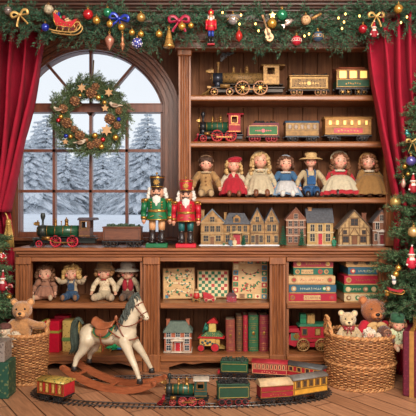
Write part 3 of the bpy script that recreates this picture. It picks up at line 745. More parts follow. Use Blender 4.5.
def doll(name, label, px, Y, z, hp, o, group):
    """seated doll; hp its height in photo px. o: outfit options"""
    h = hp*s(Y); t = thing(name, label, 'doll', (xx(px, Y), Y, z), o.get('rz', 0), group)
    g = lambda x, y, zz_: (x*h, y*h, zz_*h)
    lean = o.get('lean', 0); hr = o.get('hr', .156)*h; hc = g(lean, -.03, o.get('hz', .79))
    sp = o.get('spread', 1.0); cl = o.get('cloth', False)
    sk = CLOTHSKIN if cl else PINKSKIN
    legw = o.get('legw', .055)*h; armr = o.get('armr', .045)*h
    # body ---- one continuous skin
    mb = MB()
    mb.sphere(hc, (hr*.95, hr*.94, hr*1.06), 16, 12); mb.sphere((hc[0], hc[1]-hr*.35, hc[2]-hr*.42), (hr*.66, hr*.62, hr*.56), 12, 8)
    mb.sphere((hc[0], hc[1]-hr*.96, hc[2]-hr*.22), (hr*.12, hr*.13, hr*.15), 8, 6)
    for sg in (-1, 1): mb.sphere((hc[0]+sg*hr*.95, hc[1]+hr*.05, hc[2]-hr*.1), (hr*.12, hr*.18, hr*.24), 8, 6)
    mb.capsule(g(lean*.6, 0, .56), (hc[0], hc[1]+hr*.1, hc[2]-hr*.6), hr*.42, hr*.36)
    mb.sphere(g(lean*.4, .02, .46), g(.135, .095, .15), 14, 10); mb.sphere(g(0, .02, .22), g(.14, .11, .18), 14, 10); mb.sphere(g(0, .0, .12), g(.15, .12, .10), 14, 10)
    arms = o.get('arms', [((.155, 0, .545), (.275, -.04, .39), (.31, -.14, .24))]*2)
    hands = []
    for sg, A in zip((-1, 1), arms):
        a, b, c = [Vector(g(sg*q[0]+(lean*.5 if i == 0 else 0), q[1], q[2])) for i, q in enumerate(A)]
        mb.capsule(a, b, armr, armr*.85); mb.capsule(b, c, armr*.85, armr*.62); mb.sphere(c + (c-b).normalized()*armr*.5, armr*.72, 8, 6); hands.append((a, b, c))
    legs = o.get('legs', [((.075, -.03, .10), (.105, -.22, .115), (.115, -.36, .085))]*2)
    feet = []
    for sg, A in zip((-1, 1), legs):
        a, b, c = [Vector(g(sg*q[0]*sp, q[1], q[2])) for q in A]
        mb.capsule(a, b, legw*1.15, legw); mb.capsule(b, c, legw, legw*.8); feet.append((a, b, c))
    bo = fused(mb, 'body', sk, t, max(.0022, .0115*h), 3)
    for (a, b, c) in hands:
        mb = MB(); mb.sphere(c + (c-b).normalized()*armr*.55, armr*.74, 8, 6); fingers(mb, c + (c-b).normalized()*armr*.9, c-b, armr*.55); mb.out('hand', sk, t)
    hm = hairmat(o['hair']); face(t, hc, hr, hm)
    # hair
    mb = MB(); st = o.get('style', 'curls')
    if st == 'cap': haircap(mb, hc, hr, fringe=o.get('fringe', .45)); fused(mb, 'hair', hm, t, .02*h, 2)
    else:
        mb.sphere((hc[0], hc[1]+hr*.22, hc[2]+hr*.14), (hr*1.03, hr*.95, hr*1.0), 14, 10)
        curls(mb, hc, hr, o.get('ncurl', 90), hr*o.get('csize', .25), o.get('low', -1.3), wide=o.get('wide', 1.14)); mb.out('hair', hm, t)
    # shoes
    sm = o.get('shoe'); 
    if sm:
        for (a, b, c) in feet:
            mb = MB(); mb.sphere(c + Vector(g(0, -.035, .012)), g(.058, .055, .082), 12, 8, 0, (R(-14), 0, 0)); mb.sphere(c + Vector(g(0, .0, -.015)), g(.052, .075, .052), 10, 8); mb.out('shoe', sm, t)
    # clothes
    top = o['top']; mb = MB()
    mb.sphere(g(lean*.4, .015, .45), g(.152, .115, .17), 16, 10); mb.sphere(g(0, .02, .22), g(.165, .135, .20), 16, 10)
    fused(mb, o.get('topname', 'blouse'), top, t, .015*h, 3)
    sl = o.get('sleeve', top); puff = o.get('puff', 0)
    for (a, b, c) in hands:
        mb = MB(); mb.capsule(a, b, armr*(1.35+puff), armr*1.3); 
        if not o.get('shortsleeve'): mb.capsule(b, b.lerp(c, .78), armr*1.3, armr*1.12); mb.torus(b.lerp(c, .80), armr*.95, armr*.28, 'z', 10, 5)
        mb.out('sleeve', sl, t)
    if o.get('skirt'):
        wd = 1.14*o.get('skirtw', .30); dp = o.get('skirtd', .36); sx_ = o.get('skirtx', 0)
        zb = o.get('skirtz', .02); zt = o.get('skirttop', .40); ny = o.get('pleat', 14)
        rows = []
        for i in range(13):
            u = i/12; z_ = lerp(zt, zb, u**1.15); e = u**.62
            row = []
            for j in range(73):
                a = 2*PI*j/72; q = 1 + .07*u*math.sin(ny*a) + .03*u*math.sin(5*a+1)
                x = (sx_*u + lerp(.125, wd, e)*math.cos(a)*q); y = (-.17*e*dp/.36 + .01 + lerp(.10, dp*.72, e)*math.sin(a)*q)
                row.append(Vector(g(x, y, max(.012, z_ + (.055*u*max(0, -math.sin(a))) + .01*u*math.sin(ny*a)))))
            rows.append(row)
        mb = MB(); mb.strip(rows, 0, True, .004)
        so = mb.out('skirt', o['skirt'], t)
        if o.get('hem'):
            mb = MB(); hw = .055
            r2 = [[p + Vector((0, -.002, .0)) for p in rows[k]] for k in (10, 11, 12)]
            C = Vector(g(sx_*.8, -.15, 0))
            r2 = [[Vector((C.x+(p.x-C.x)*1.025, C.y+(p.y-C.y)*1.03, p.z+.002)) for p in r] for r in r2]
            mb.strip(r2, 0, True, .004); mb.out('hem_band', o['hem'], so)
        if o.get('apron'):
            mb = MB(); r2 = []
            for i in range(1, 12):
                r2.append([p*1 + Vector((0, -.007, .003)) for p in rows[i][44:65]])
            mb.strip(r2, 0, True, .003); mb.out('apron', o['apron'], so)
    if o.get('trousers'):
        for (a, b, c) in feet:
            mb = MB(); mb.capsule(a, b, legw*1.45, legw*1.35); mb.capsule(b, b.lerp(c, .7), legw*1.35, legw*1.25); mb.out('trouser_leg', o['trousers'], t)
        mb = MB(); mb.sphere(g(0, .0, .17), g(.178, .15, .15), 16, 10)
        if o.get('bib'):
            mb.box(g(lean*.3, -.118, .38), g(.19, .035, .20), 0, .012*h)
            for sg in (-1, 1): mb.tube([g(sg*.075, -.135, .44), g(sg*.085, -.10, .56), g(sg*.085, .0, .61), g(sg*.08, .10, .5), g(sg*.06, .13, .3)], .016*h, 6, 0, True, True, 1)
        mb.out('overalls' if o.get('bib') else 'trousers', o['trousers'], t)
        if o.get('bib'):
            mb = MB(); mb.box(g(lean*.3, -.139, .40), g(.09, .012, .08), 0, .004*h)
            for sg in (-1, 1): mb.cyl(g(sg*.072, -.142, .455), g(sg*.072, -.128, .455), .017*h, None, 8, 1)
            mb.out('pocket', [o['trousers'], BRASS], t)
    if o.get('vest'):
        mb = MB()
        for sg in (-1, 1): mb.sphere(g(sg*.07+lean*.4, -.04, .40), g(.088, .095, .19), 12, 8)
        mb.out('vest', o['vest'], t)
        mb = MB()
        for k in range(3): mb.sphere(g(.0+lean*.4, -.135, .32+.08*k), .016*h, 8, 6)
        mb.out('button', BRASS, t)
    if o.get('collar'):
        mb = MB()
        for k in range(18):
            a = 2*PI*k/18; mb.sphere((hc[0]*.7+.095*h*math.cos(a), -.01*h+.085*h*math.sin(a), .585*h), g(.042, .042, .026), 8, 5)
        mb.out('collar', o['collar'], t)
    if o.get('bow'):
        mb = MB()
        for sg in (-1, 1): mb.sphere(g(sg*.035+lean*.5, -.12, .56), g(.038, .018, .026), 8, 6, 0, (0, R(20*sg), 0))
        mb.sphere(g(lean*.5, -.13, .56), .016*h, 8, 6); mb.out('bow', o['bow'], t)
    if o.get('buttons'):
        mb = MB()
        for k in range(3): mb.sphere(g(lean*.3, -.132, .30+.085*k), .016*h, 8, 6)
        mb.out('button', o['buttons'], t)
    # hats
    ht = o.get('hat')
    if ht:
        kind, m = ht[0], ht[1]; mb = MB()
        if kind == 'brim':
            hat_brim(mb, (hc[0], hc[1]+hr*.1, hc[2]+hr*.52), hr, hr*ht[2], hr*1.02, hr*ht[3], droop=ht[4] if len(ht) > 4 else .15)
        elif kind == 'halo':                       # brim standing behind the face
            mb.lathe([(hr*1.0, -.004), (hr*ht[2], .02*h), (hr*ht[2], .03*h), (hr*1.0, .012)], (hc[0], hc[1]+hr*.1, hc[2]+hr*.2), 28, 0, 'y', caps=False)
            mb.sphere((hc[0], hc[1]+hr*.4, hc[2]+hr*.2), (hr*1.12, hr*.95, hr*1.12), 16, 10)
        elif kind == 'beret':
            mb.sphere((hc[0]+hr*.12, hc[1]+hr*.15, hc[2]+hr*.78), (hr*1.28, hr*1.2, hr*.52), 18, 10, 0, (R(-10), R(-8), 0)); mb.torus((hc[0], hc[1]+hr*.08, hc[2]+hr*.55), hr*1.0, hr*.12); mb.sphere((hc[0]+hr*.2, hc[1]+hr*.1, hc[2]+hr*1.32), hr*.13, 8, 6)
        elif kind == 'band':
            mb.torus((hc[0], hc[1]+hr*.18, hc[2]+hr*.12), hr*1.12, hr*.13, 'y', 24, 6, 0, 1, 1, (R(8), R(172)))
        ho = mb.out('hat' if kind != 'band' else 'headband', m, t)
        if len(ht) > 5 and ht[5]:
            mb = MB(); mb.torus((hc[0], hc[1]+hr*.1, hc[2]+hr*.62), hr*1.04, hr*.10, 'z', 24, 6, 0); mb.out('hat_ribbon', ht[5], ho)
    return t

def teddy(name, label, px, Y, z, hp, fur, o, group=None):
    h = hp*s(Y); t = thing(name, label, 'teddy bear', (xx(px, Y), Y, z), o.get('rz', 0), group)
    g = lambda x, y, z_: Vector((x*h, y*h, z_*h))
    hx, hz = o.get('hx', 0), .74; fm = M(fur, .95, 0, .16, 50, bump=1, bsc=170, sheen=.5)
    mb = MB(); hr = o.get('hr', .215)
    mb.sphere(g(hx, -.03, hz), g(hr*1.02, hr*.9, hr*.94), 18, 12); mb.sphere(g(hx, -.17, hz-.06), g(.12, .11, .095), 14, 10)
    for sg in (-1, 1): mb.sphere(g(hx+sg*hr*.83, .0, hz+hr*.76), g(.088, .05, .09), 12, 8)
    mb.sphere(g(0, .02, .30), g(.225, .19, .28), 18, 12); mb.sphere(g(hx*.5, 0, .52), g(.15, .13, .1), 12, 8)
    arms = o.get('arms', [((.17, -.02, .46), (.27, -.12, .33), (.22, -.24, .27))]*2)
    for sg, A in zip((-1, 1), arms):
        P = [g(sg*q[0], q[1], q[2]) for q in A]; mb.capsule(P[0], P[1], .088*h, .084*h); mb.capsule(P[1], P[2], .084*h, .078*h)
    for sg in (-1, 1): mb.capsule(g(sg*.14, -.05, .12), g(sg*.22, -.30, .10), .105*h, .09*h); mb.sphere(g(sg*.23, -.35, .14), g(.09, .06, .115), 12, 8)
    fused(mb, 'body', fm, t, .016*h, 3)
    light = M(tuple(min(255, int(q*1.12+14)) for q in fur), .9, 0, .08, 60, bump=.6, bsc=200)
    mb = MB(); mb.sphere(g(hx, -.20, hz-.065), g(.105, .09, .082), 14, 10); mb.out('muzzle', light, t)
    mb = MB(); mb.sphere(g(hx, -.288, hz-.035), g(.040, .026, .030), 10, 8); mb.out('nose', EYE, t)
    mb = MB(); mb.tube([g(hx, -.285, hz-.055), g(hx, -.288, hz-.09)], .007*h, 5)
    for sg in (-1, 1): mb.tube([g(hx, -.288, hz-.09), g(hx+sg*.03, -.278, hz-.108), g(hx+sg*.05, -.262, hz-.098)], .007*h, 5)
    mb.out('mouth', EYE, t)
    for sg in (-1, 1):
        mb = MB(); mb.sphere(g(hx+sg*.085, -.195, hz+.045), g(.024, .018, .026), 8, 6); mb.out('eye', EYE, t)
        mb = MB(); mb.sphere(g(hx+sg*hr*.83, -.035, hz+hr*.75), g(.058, .025, .06), 10, 8); mb.out('inner_ear', light, t)
        mb = MB(); mb.sphere(g(sg*.23, -.395, .14), g(.062, .025, .085), 10, 8); mb.out('foot_pad', light, t)
    if o.get('scarf'):
        mb = MB(); mb.torus(g(hx*.5, -.02, .555), .145*h, .035*h, 'z', 24, 8)
        for sg in (-1, 1): mb.sphere(g(hx*.5+sg*.075, -.185, .53), g(.075, .03, .05), 10, 8, 0, (0, R(18*sg), 0)); mb.tube([g(hx*.5+sg*.02, -.18, .52), g(hx*.5+sg*.06, -.22, .40)], [.02*h, .034*h], 6, 0, True, True, .5)
        mb.sphere(g(hx*.5, -.20, .53), .028*h, 8, 6); mb.out('bow', o['scarf'], t)
    if o.get('coat'):
        mb = MB(); mb.sphere(g(0, .02, .31), g(.245, .205, .275), 18, 12)
        for sg, A in zip((-1, 1), arms):
            P = [g(sg*q[0], q[1], q[2]) for q in A]; mb.capsule(P[0], P[1], .108*h, .104*h); mb.capsule(P[1], P[1].lerp(P[2], .5), .104*h, .1*h)
        fused(mb, 'jacket', o['coat'], t, .018*h, 2)
        mb = MB()
        for sg in (-1, 1): mb.sphere(g(sg*.09, -.185, .50), g(.10, .04, .055), 10, 8, 0, (0, R(22*sg), 0)); mb.sphere(g(sg*.06, -.215, .42), g(.05, .03, .075), 10, 8, 0, (0, R(-18*sg), 0))
        mb.sphere(g(0, -.22, .5), .03*h, 8, 6); mb.out('bow', o['bowm'], t)
    return t

# ================================================================= doll houses
def house(name, label, px0, px1, pyb, pyt, Y, z, dp, wall, roof, o, group=None, base=True):
    k = s(Y); w = (px1-px0)*k; ht = zz(pyt, Y) - z; t = thing(name, label, 'model house', (xx((px0+px1)/2, Y), Y, z), o.get('rz', 0), group)
    hw = w/2; yf, yb = -dp/2, dp/2; ov = o.get('ov', .006); ev = ht*o.get('eave', .68); z0 = .008
    kind = o.get('kind', 'gable'); th = .006
    mb = MB(); mb.box((0, 0, .004), (w*1.06, dp*1.15, .008), 0, .002); mb.out('base', o.get('basem', SNOWM), t)
    mb = MB()
    if kind == 'gable':
        n = o.get('n', 1); gw = w/n
        for i in range(n):
            a = -hw + gw*i; mb.prism([(a, z0), (a+gw, z0), (a+gw, ev), (a+gw/2, ht-.008), (a, ev)], yf, yb)
    elif kind == 'side': mb.bx(-hw, hw, yf, yb, z0, ev); [mb.prism([(yf, ev), (yb, ev), (0, ht-.006)], sg*hw-(th if sg > 0 else 0), sg*hw+(th if sg < 0 else 0), 0, 'yz') for sg in (-1, 1)]
    elif kind == 'hip': mb.bx(-hw, hw, yf, yb, z0, ev)
    wo = mb.out('walls', wall, t)
    mb = MB()
    if kind == 'gable':
        n = o.get('n', 1); gw = w/n
        for i in range(n):
            c = -hw + gw*(i+.5)
            for sg in (-1, 1):
                d = Vector((sg*gw/2, 0, ev-(ht-.006))); dn = d.normalized(); nn = Vector((-dn.z*sg, 0, dn.x*sg)); 
                a = Vector((c, 0, ht-.006)); b = a + d + (dn*ov*1.4 if n == 1 else Vector())
                q = [a + Vector((-sg*0, 0, .0)), b, b+nn*th, a+Vector((0, 0, th*1.5))]
                mb.prism([(p.x, p.z) for p in q], yf-ov, yb+ov)
    elif kind == 'side':
        for sg in (-1, 1):
            mb.prism([(sg*(dp/2+ov), ev-.003), (0, ht-.004), (0, ht+.002), (sg*(dp/2+ov), ev+.006)], -hw-ov, hw+ov, 0, 'yz')
    elif kind == 'hip':
        q = .62; V = [(-hw-ov, yf-ov, ev), (hw+ov, yf-ov, ev), (hw+ov, yb+ov, ev), (-hw-ov, yb+ov, ev), (-hw*q, yf*.35, ht), (hw*q, yf*.35, ht), (hw*q, yb*.35, ht), (-hw*q, yb*.35, ht)]
        mb.add(V, [(3, 2, 1, 0), (4, 5, 6, 7), (0, 1, 5, 4), (1, 2, 6, 5), (2, 3, 7, 6), (3, 0, 4, 7)]); mb.bx(-hw-ov*1.5, hw+ov*1.5, yf-ov*1.5, yb+ov*1.5, ev-.006, ev)
    ro = mb.out('roof', roof, t)
    fr = o.get('frame', CREAM); gl = o.get('pane', GLASSDARK)
    for (u, v, ww, wh) in o.get('win', []):
        mb = MB(); x, zc, a, b = -hw+u*w, v*ht, ww*w*1.15, wh*ht*1.12
        mb.box((x, yf, zc), (a, .003, b), 0)
        e = max(.0013, a*.075)
        for (dx, dz, sx_, sz_) in ((0, -b/2, a+e*1.6, e), (0, b/2, a+e*1.6, e), (-a/2, 0, e, b), (a/2, 0, e, b), (0, 0, e*.55, b), (0, 0, a, e*.55)): mb.box((x+dx, yf-.001, zc+dz), (sx_, .005, sz_), 1)
        mb.out('window', [gl, fr], wo)
    for (u, ww, wh, dm) in o.get('door', []):
        mb = MB(); x, a, b = -hw+u*w, ww*w, wh*ht; mb.box((x, yf-.001, z0+b/2), (a, .004, b), 0, .001)
        for sg in (-1, 1): mb.box((x+sg*(a/2+.0015), yf-.002, z0+b/2), (.003, .006, b+.003), 1)
        mb.box((x, yf-.003, z0+b+.002), (a*1.5, .010, .004), 1); mb.sphere((x+a*.3, yf-.004, z0+b*.45), .0014, 6, 4, 1); mb.out('door', [dm, fr], wo)
    if o.get('beams'):
        mb = MB(); bm = o['beams']
        for (x0, y0, x1, y1) in o['beamlist']:
            a = Vector((-hw+x0*w, 0, y0*ht)); b = Vector((-hw+x1*w, 0, y1*ht)); d = b-a; mb.box(((a+b)/2 + Vector((0, yf-.001, 0))), (d.length, .005, .0042), 0, 0, (0, -math.atan2(d.z, d.x), 0))
        mb.out('timber_frame', bm, wo)
    for (u, top, ww) in o.get('chim', []):
        mb = MB(); x = -hw+u*w; mb.bx(x-ww*w/2, x+ww*w/2, -.012, .012, ev, top*ht, 0, .001); mb.bx(x-ww*w*.62, x+ww*w*.62, -.015, .015, top*ht-.006, top*ht, 0, .001); mb.out('chimney', o.get('chimm', wall), t)
    if o.get('cornice'):
        mb = MB()
        for v in o['cornice']: mb.bx(-hw-.003, hw+.003, yf-.006, yf+.004, v*ht-.003, v*ht+.003)
        mb.out('moulding', fr, wo)
    if o.get('porch'):
        u, ww, wh = o['porch']; x = -hw+u*w; mb = MB()
        for sg in (-1, 1): mb.cyl((x+sg*ww*w/2, yf-.022, z0), (x+sg*ww*w/2, yf-.022, wh*ht), .0028, None, 8)
        mb.bx(x-ww*w*.62, x+ww*w*.62, yf-.028, yf, wh*ht, wh*ht+.005, 0, .001); mb.prism([(x-ww*w*.62, wh*ht+.005), (x+ww*w*.62, wh*ht+.005), (x, wh*ht+.02)], yf-.026, yf); mb.bx(x-ww*w*.6, x+ww*w*.6, yf-.03, yf, .004, z0+.003); mb.out('porch', o.get('porchm', fr), t)
    if o.get('dormer'):
        for (u, v, ww, wh) in o['dormer']:
            mb = MB(); x = -hw+u*w; a, b = ww*w, wh*ht; mb.prism([(x-a/2, v*ht), (x+a/2, v*ht), (x+a/2, v*ht+b*.6), (x, v*ht+b), (x-a/2, v*ht+b*.6)], yf-.002, 0, 0); mb.box((x, yf-.003, v*ht+b*.34), (a*.5, .003, b*.42), 1)
            for sg in (-1, 1): mb.box((x+sg*a*.27, yf*.5, v*ht+b*.84), (a*.72, dp*.56, .004), 2, 0, (0, R(34*sg), 0))
            mb.out('dormer', [wall, gl, roof], ro)
    return t

def minitree(label, px, pyb, hp, Y, z, rp, group):
    k = s(Y); t = thing('miniature_fir', label, 'miniature tree', (xx(px, Y), Y, z), 0, group); h = hp*k; r = rp*k
    mb = MB(); mb.cyl((0, 0, 0), (0, 0, h*.2), .004, None, 8); mb.lathe([(.010, 0), (.011, .004), (.006, .007)], (0, 0, 0), 12); mb.out('trunk', M((92, 66, 44), .8), t)
    mb = MB()
    for i in range(9):
        u = i/9; z_ = h*(.12+.86*u); rr = r*(1-u)+.003; n = int(15-9*u)
        for j in range(n):
            a = 2*PI*(j+.5*(i % 2))/n; sprig(mb, (0, 0, z_+h*.04), (math.cos(a), math.sin(a), -.35), rr*.9, 10, .008, .0012, (0, 1, 2), 1, .1)
    mb.out('foliage', [M((28, 92, 66), .7, 0, .2), M((40, 118, 86), .7, 0, .2), M((22, 74, 54), .7, 0, .2)], t)
    return t

# ================================================================= boxes, presents, baskets
def present(name, label, c, size, rz, paper, ribbon, o=None, group=None):
    o = o or {}; t = thing(name, label, 'present', c, rz, group); w, d, h = size
    mb = MB(); mb.box((0, 0, h/2), (w, d, h), 0, min(size)*.03); mb.out('box', paper, t)
    if o.get('lid'):
        mb = MB(); mb.box((0, 0, h*.9), (w*1.05, d*1.05, h*.2), 0, .003); mb.out('lid', o['lid'], t)
    if ribbon:
        e = 1.012; rw = o.get('rw', .10)*w; px = o.get('rx', 0)*w; mb = MB(); H_ = h*(1.0 if not o.get('lid') else 1.002)
        ww, dd = (w, d) if not o.get('lid') else (w*1.05, d*1.05)
        if o.get('v', 1): mb.bx(px-rw/2, px+rw/2, -dd/2-.002, dd/2+.002, 0, H_+.002)
        if o.get('hz') is not None: mb.bx(-ww/2-.002, ww/2+.002, -dd/2-.002, dd/2+.002, h*o['hz']-rw*.4, h*o['hz']+rw*.4)
        if o.get('top', 1): mb.bx(-ww/2-.002, ww/2+.002, -rw/2, rw/2, 0, H_+.002)
        rb = mb.out('ribbon', ribbon, t)
        if o.get('bow'):
            mb = MB(); q = o['bow']
            bp = Vector((px, -dd/2-.008, h*o['hz'])) if o.get('bowfront') else Vector((px, 0, H_+.01))
            for sg in (-1, 1):
                for a in (.25, .9): mb.tube(spline([bp, bp+Vector((sg*q*.6, -.006, q*a*.7)), bp+Vector((sg*q, -.006, q*a*.35)), bp+Vector((sg*q*.5, .0, 0)), bp], 5), .006, 6, 0, True, True, .45)
                mb.tube(spline([bp, bp+Vector((sg*q*.4, -.008, -q*.3)), bp+Vector((sg*q*.6, -.004, -q*.9))], 5), .006, 6, 0, True, True, .35)
            mb.sphere(bp, .009, 8, 6); mb.out('bow', ribbon, t)
    return t
def wicker_mats():
    return [M((176, 120, 72), .6, 0, .35, 60), M((138, 88, 50), .6, 0, .3, 60), M((196, 142, 90), .6, 0, .25, 60)]
def basket(label, c, rx, ry, h, flare, n_rows, stakes, handle=None, band=None, cat='basket'):
    t = thing('wicker_basket', label, cat, c); ms = wicker_mats()
    rad = lambda u: lerp(1-flare, 1.0, u) + .03*math.sin(PI*u)
    mb = MB(); N = stakes*4; rh = h/n_rows
    for i in range(n_rows):
        u = (i+.5)/n_rows; q = rad(u); P = []
        for j in range(N):
            a = 2*PI*j/N; off = .0055*math.sin(a*stakes/2 + PI*(i % 2)) if stakes % 2 == 0 else 0
            wob = .0012*math.sin(a*9+i*1.7)
            P.append(((rx*q+off)*math.cos(a), (ry*q+off)*math.sin(a), h*u+wob))
        mb.tube(P, rh*.56, 5, i*7 % 3 if i % 4 else 0, False, True, .8, True)
    mb.lathe([(rx*rad(0)*.98, .0), (rx*rad(0)*.98, .01)], (0, 0, 0), 40, 1, 'z', 1, ry/rx)
    rings = [mb.out('weave', ms, t)]
    mb = MB()
    for j in range(stakes):
        a = 2*PI*j/stakes; mb.tube([(rx*rad(u)*math.cos(a), ry*rad(u)*math.sin(a), h*u) for u in (0, .35, .7, 1)], .0045, 5)
    mb.out('stake', ms[1], t)
    def braid(z, q, amp, r_, nm):
        mb = MB()
        for ph in (0, PI/1.0):
            P = []
            for j in range(120):
                a = 2*PI*j/120; w = 26*a/1.0
                P.append(((rx*q+amp*math.cos(w+ph))*math.cos(a), (ry*q+amp*math.cos(w+ph))*math.sin(a), z+amp*math.sin(w+ph)))
            mb.tube(P, r_, 5, 0 if ph else 2, False, True, 1, True)
        mb.out(nm, ms, t)
    braid(h, 1.0, .007, .0085, 'rim'); braid(.008, rad(0), .006, .007, 'foot_rim')
    if band: braid(h*band, rad(band)*1.01, .006, .007, 'braided_band')
    if handle:
        for (a, hw, hh) in handle:
            mb = MB()
            for k in range(2):
                P = []
                for i in range(40):
                    u = i/39; b = a + hw*(u-.5)*2; z_ = h + hh*math.sin(PI*u)**.8 - .02*(1-math.sin(PI*u)); w = u*24+k*PI
                    P.append((rx*1.0*math.cos(b)+.006*math.cos(w), ry*math.sin(b)+.006*math.sin(w), z_))
                mb.tube(P, .0075, 5, k*2)
            mb.out('handle', ms, t)
    return t

def gamebox(label, cx, Y, z, w, d, h, top_m, edge_m, motif, rz, group, glyphs=9):
    t = thing('boxed_game', label, 'boxed game', (cx, Y, z), rz, group)
    mb = MB(); mb.box((0, 0, h*.35), (w*.985, d*.985, h*.70), 0, .001); mb.out('tray', edge_m, t)
    mb = MB(); mb.box((0, 0, h*.56), (w, d, h*.86), 0, .002); lo = mb.out('lid', top_m, t)
    mb = MB(); y = -d/2-.0006; mi = motif
    if mi['panel']: mb.box((mi.get('pc', 0)*w, y, h*.54), (w*mi['pw'], .0015, h*.56), 0)
    rnd = random.Random(label)
    for k in range(glyphs):
        u = mi.get('pc', 0) + (k-(glyphs-1)/2)*(mi.get('gw', .42)/glyphs); gh = h*rnd.uniform(.18, .34)
        mb.box((u*w, y-.0008, h*.54), (w*.008, .0015, gh), 1, 0, (0, R(rnd.uniform(-35, 35)), 0)); 
        if rnd.random() < .6: mb.box((u*w+w*.010, y-.0008, h*(.54+rnd.uniform(-.08, .08))), (w*.020, .0015, h*.05), 1, 0, (0, R(rnd.uniform(-50, 50)), 0))
    for (u, m_) in mi.get('pics', []):
        m2 = MB(); m2.cyl((u*w, y-.001, h*.54), (u*w, y+.001, h*.54), h*.30, None, 12, m_)
        m2.cyl((u*w+.002, y-.0018, h*.56), (u*w+.002, y, h*.56), h*.17, None, 8, 1 if m_ != 1 else 0); m2.out('printed_picture', mi['mats'], lo)
    mb.out('printed_spine', mi['mats'], lo)
    return t
# ================================================================= trains on the upper shelves and the counter
def train(name, label, px0, px1, pyt, Y, z, group, cat='toy train'):
    t = thing(name, label, cat, (xx((px0+px1)/2, Y), Y, z), 0, group); return t, (px1-px0)*s(Y), zz(pyt, Y) - z
GA = 'antique toy trains on the bookcase shelves'
OLDGOLD = M((140, 104, 56), .5, .4, .4, 60); ETCH = spots((138, 104, 58), (70, 50, 30), 110, .38, .6, .15); WHEELBR = M((150, 104, 74), .4, .4, .2); DARKIRON = M((58, 50, 44), .5, .5, .3)
t, L, Ht = train('toy_locomotive', 'black and gold steam locomotive puffing smoke on the top shelf', 200, 284, 62, .25, Z1, GA)
loco(t, L, Ht, .135, ETCH, M((46, 50, 62), .3, .4, .2), OLDGOLD, OLDGOLD, OLDGOLD, DARKIRON, WHEELBR, OLDGOLD, BRASS, (.50, .71), (.17, .35), .22, .11, (.745, .93), 'straight', .84, .53, .155, (.72, 1.0), .155)
# puff of smoke
def smoke_mat():
    m = bpy.data.materials.new('smoke'); m.use_nodes = True; nt = m.node_tree; N = nt.nodes; L_ = nt.links; N.remove(N['Principled BSDF'])
    v = N.new('ShaderNodeVolumePrincipled'); v.inputs['Color'].default_value = (.97, .97, .98, 1)
    tc = N.new('ShaderNodeTexCoord'); no = N.new('ShaderNodeTexNoise'); no.inputs['Scale'].default_value = 60; no.inputs['Detail'].default_value = 3; L_.new(tc.outputs['Object'], no.inputs['Vector'])
    mr = N.new('ShaderNodeMapRange'); mr.inputs[1].default_value = .42; mr.inputs[2].default_value = .7; mr.inputs[3].default_value = 0; mr.inputs[4].default_value = 190
    L_.new(no.outputs['Fac'], mr.inputs[0]); L_.new(mr.outputs[0], v.inputs['Density']); L_.new(v.outputs[0], N['Material Output'].inputs['Volume']); return m
k = s(.25); mb = MB()
for (px, py, r) in ((221.5, 60.5, 1.7), (222.2, 58, 2.6), (224.5, 54.8, 3.6), (228.5, 52.3, 3.8), (233.5, 51, 3.0), (223.5, 52, 2.6)): mb.sphere(at(px, py, .25) - at(222, 60, .25), (r*k, r*k*.9, r*k), 12, 8)
o = fused(mb, 'smoke_puff', smoke_mat(), None, .008, 2); o.location = at(222, 60, .25); tag(o, 'grey puff of smoke over the chimney of the black and gold locomotive', 'smoke', kind='stuff')
t, L, Ht = train('toy_tender', 'gold embossed tender heaped with coal on the top shelf', 287, 328, 73, .25, Z1, GA)
tender(t, L, Ht, .125, OLDGOLD, PALEGOLD, CHAR, DARKIRON, WHEELBR, OLDGOLD, (-.36, -.22, .22, .36), .14, False, ETCH, PALEGOLD)
t, L, Ht = train('toy_coach', 'short green railway coach with three lit windows on the top shelf', 334, 368, 66, .25, Z1, GA)
coach(t, L, Ht, .13, M((32, 76, 50), .6), M((92, 56, 36), .6), M((120, 66, 44), .5), BRASS, IRON, DARKIRON, 3, LITWIN, (-.3, -.14, .16, .32), .12, .50, M((172, 92, 62), .5), None, .08, .03, BRASS, (.54, .78), .72, True, .82)
t, L, Ht = train('toy_locomotive', 'green locomotive with red cab and black smokebox on the second shelf', 193, 243, 112, .25, Z2, GA)
loco(t, L, Ht, .12, GREEN, M((38, 38, 42), .35, .4), RED, RED, BRASS, IRON, M((166, 32, 38), .6), RED, M((176, 50, 48), .6), (.48, .75), (.21,), .20, .115, (.71, .94), 'flare', .88, .52, .15, (.68, 1.0), .14)
t, L, Ht = train('toy_tender', 'green tender with red border and crest on the second shelf', 246, 279, 120.5, .25, Z2, GA)
tender(t, L, Ht, .115, M((104, 24, 36), .6), PALEGOLD, CHAR, DARKIRON, M((150, 32, 46), .4), RED, (-.33, -.17, .17, .33), .15, True, M((36, 98, 44), .6, 0, .2, 40), M((190, 60, 60), .4))
t, L, Ht = train('toy_coach', 'small yellow coach with blue roof on the second shelf', 284, 318, 120, .25, Z2, GA)
coach(t, L, Ht, .12, M((150, 112, 58), .6, 0, .3), M((158, 122, 68), .6, 0, .3), M((58, 92, 122), .45), M((130, 92, 44), .45), M((40, 52, 66), .45), DARKIRON, 5, M((120, 92, 56), .3), (-.34, -.2, .2, .34), .14, .50, None, None, .10, .02, IRON, (.56, .74), .5, False, .85)
t, L, Ht = train('toy_coach', 'long yellow and red railway coach with lit windows on the second shelf', 322.5, 370, 115, .25, Z2, GA)
coach(t, L, Ht, .125, M((160, 110, 52), .6, 0, .3), M((164, 114, 56), .6, 0, .3), M((160, 116, 66), .6), BRASS, IRON, DARKIRON, 6, LITWIN, (-.33, -.22, .24, .34), .12, .54, None, M((176, 32, 44), .4), .09, .02, IRON, (.60, .76), .42, True, .84)
GC = 'toy train on the counter by the window'
t, L, Ht = train('toy_locomotive', 'dark green locomotive with red wheels on the counter under the window', 30, 97, 213, .10, ZC, GC)
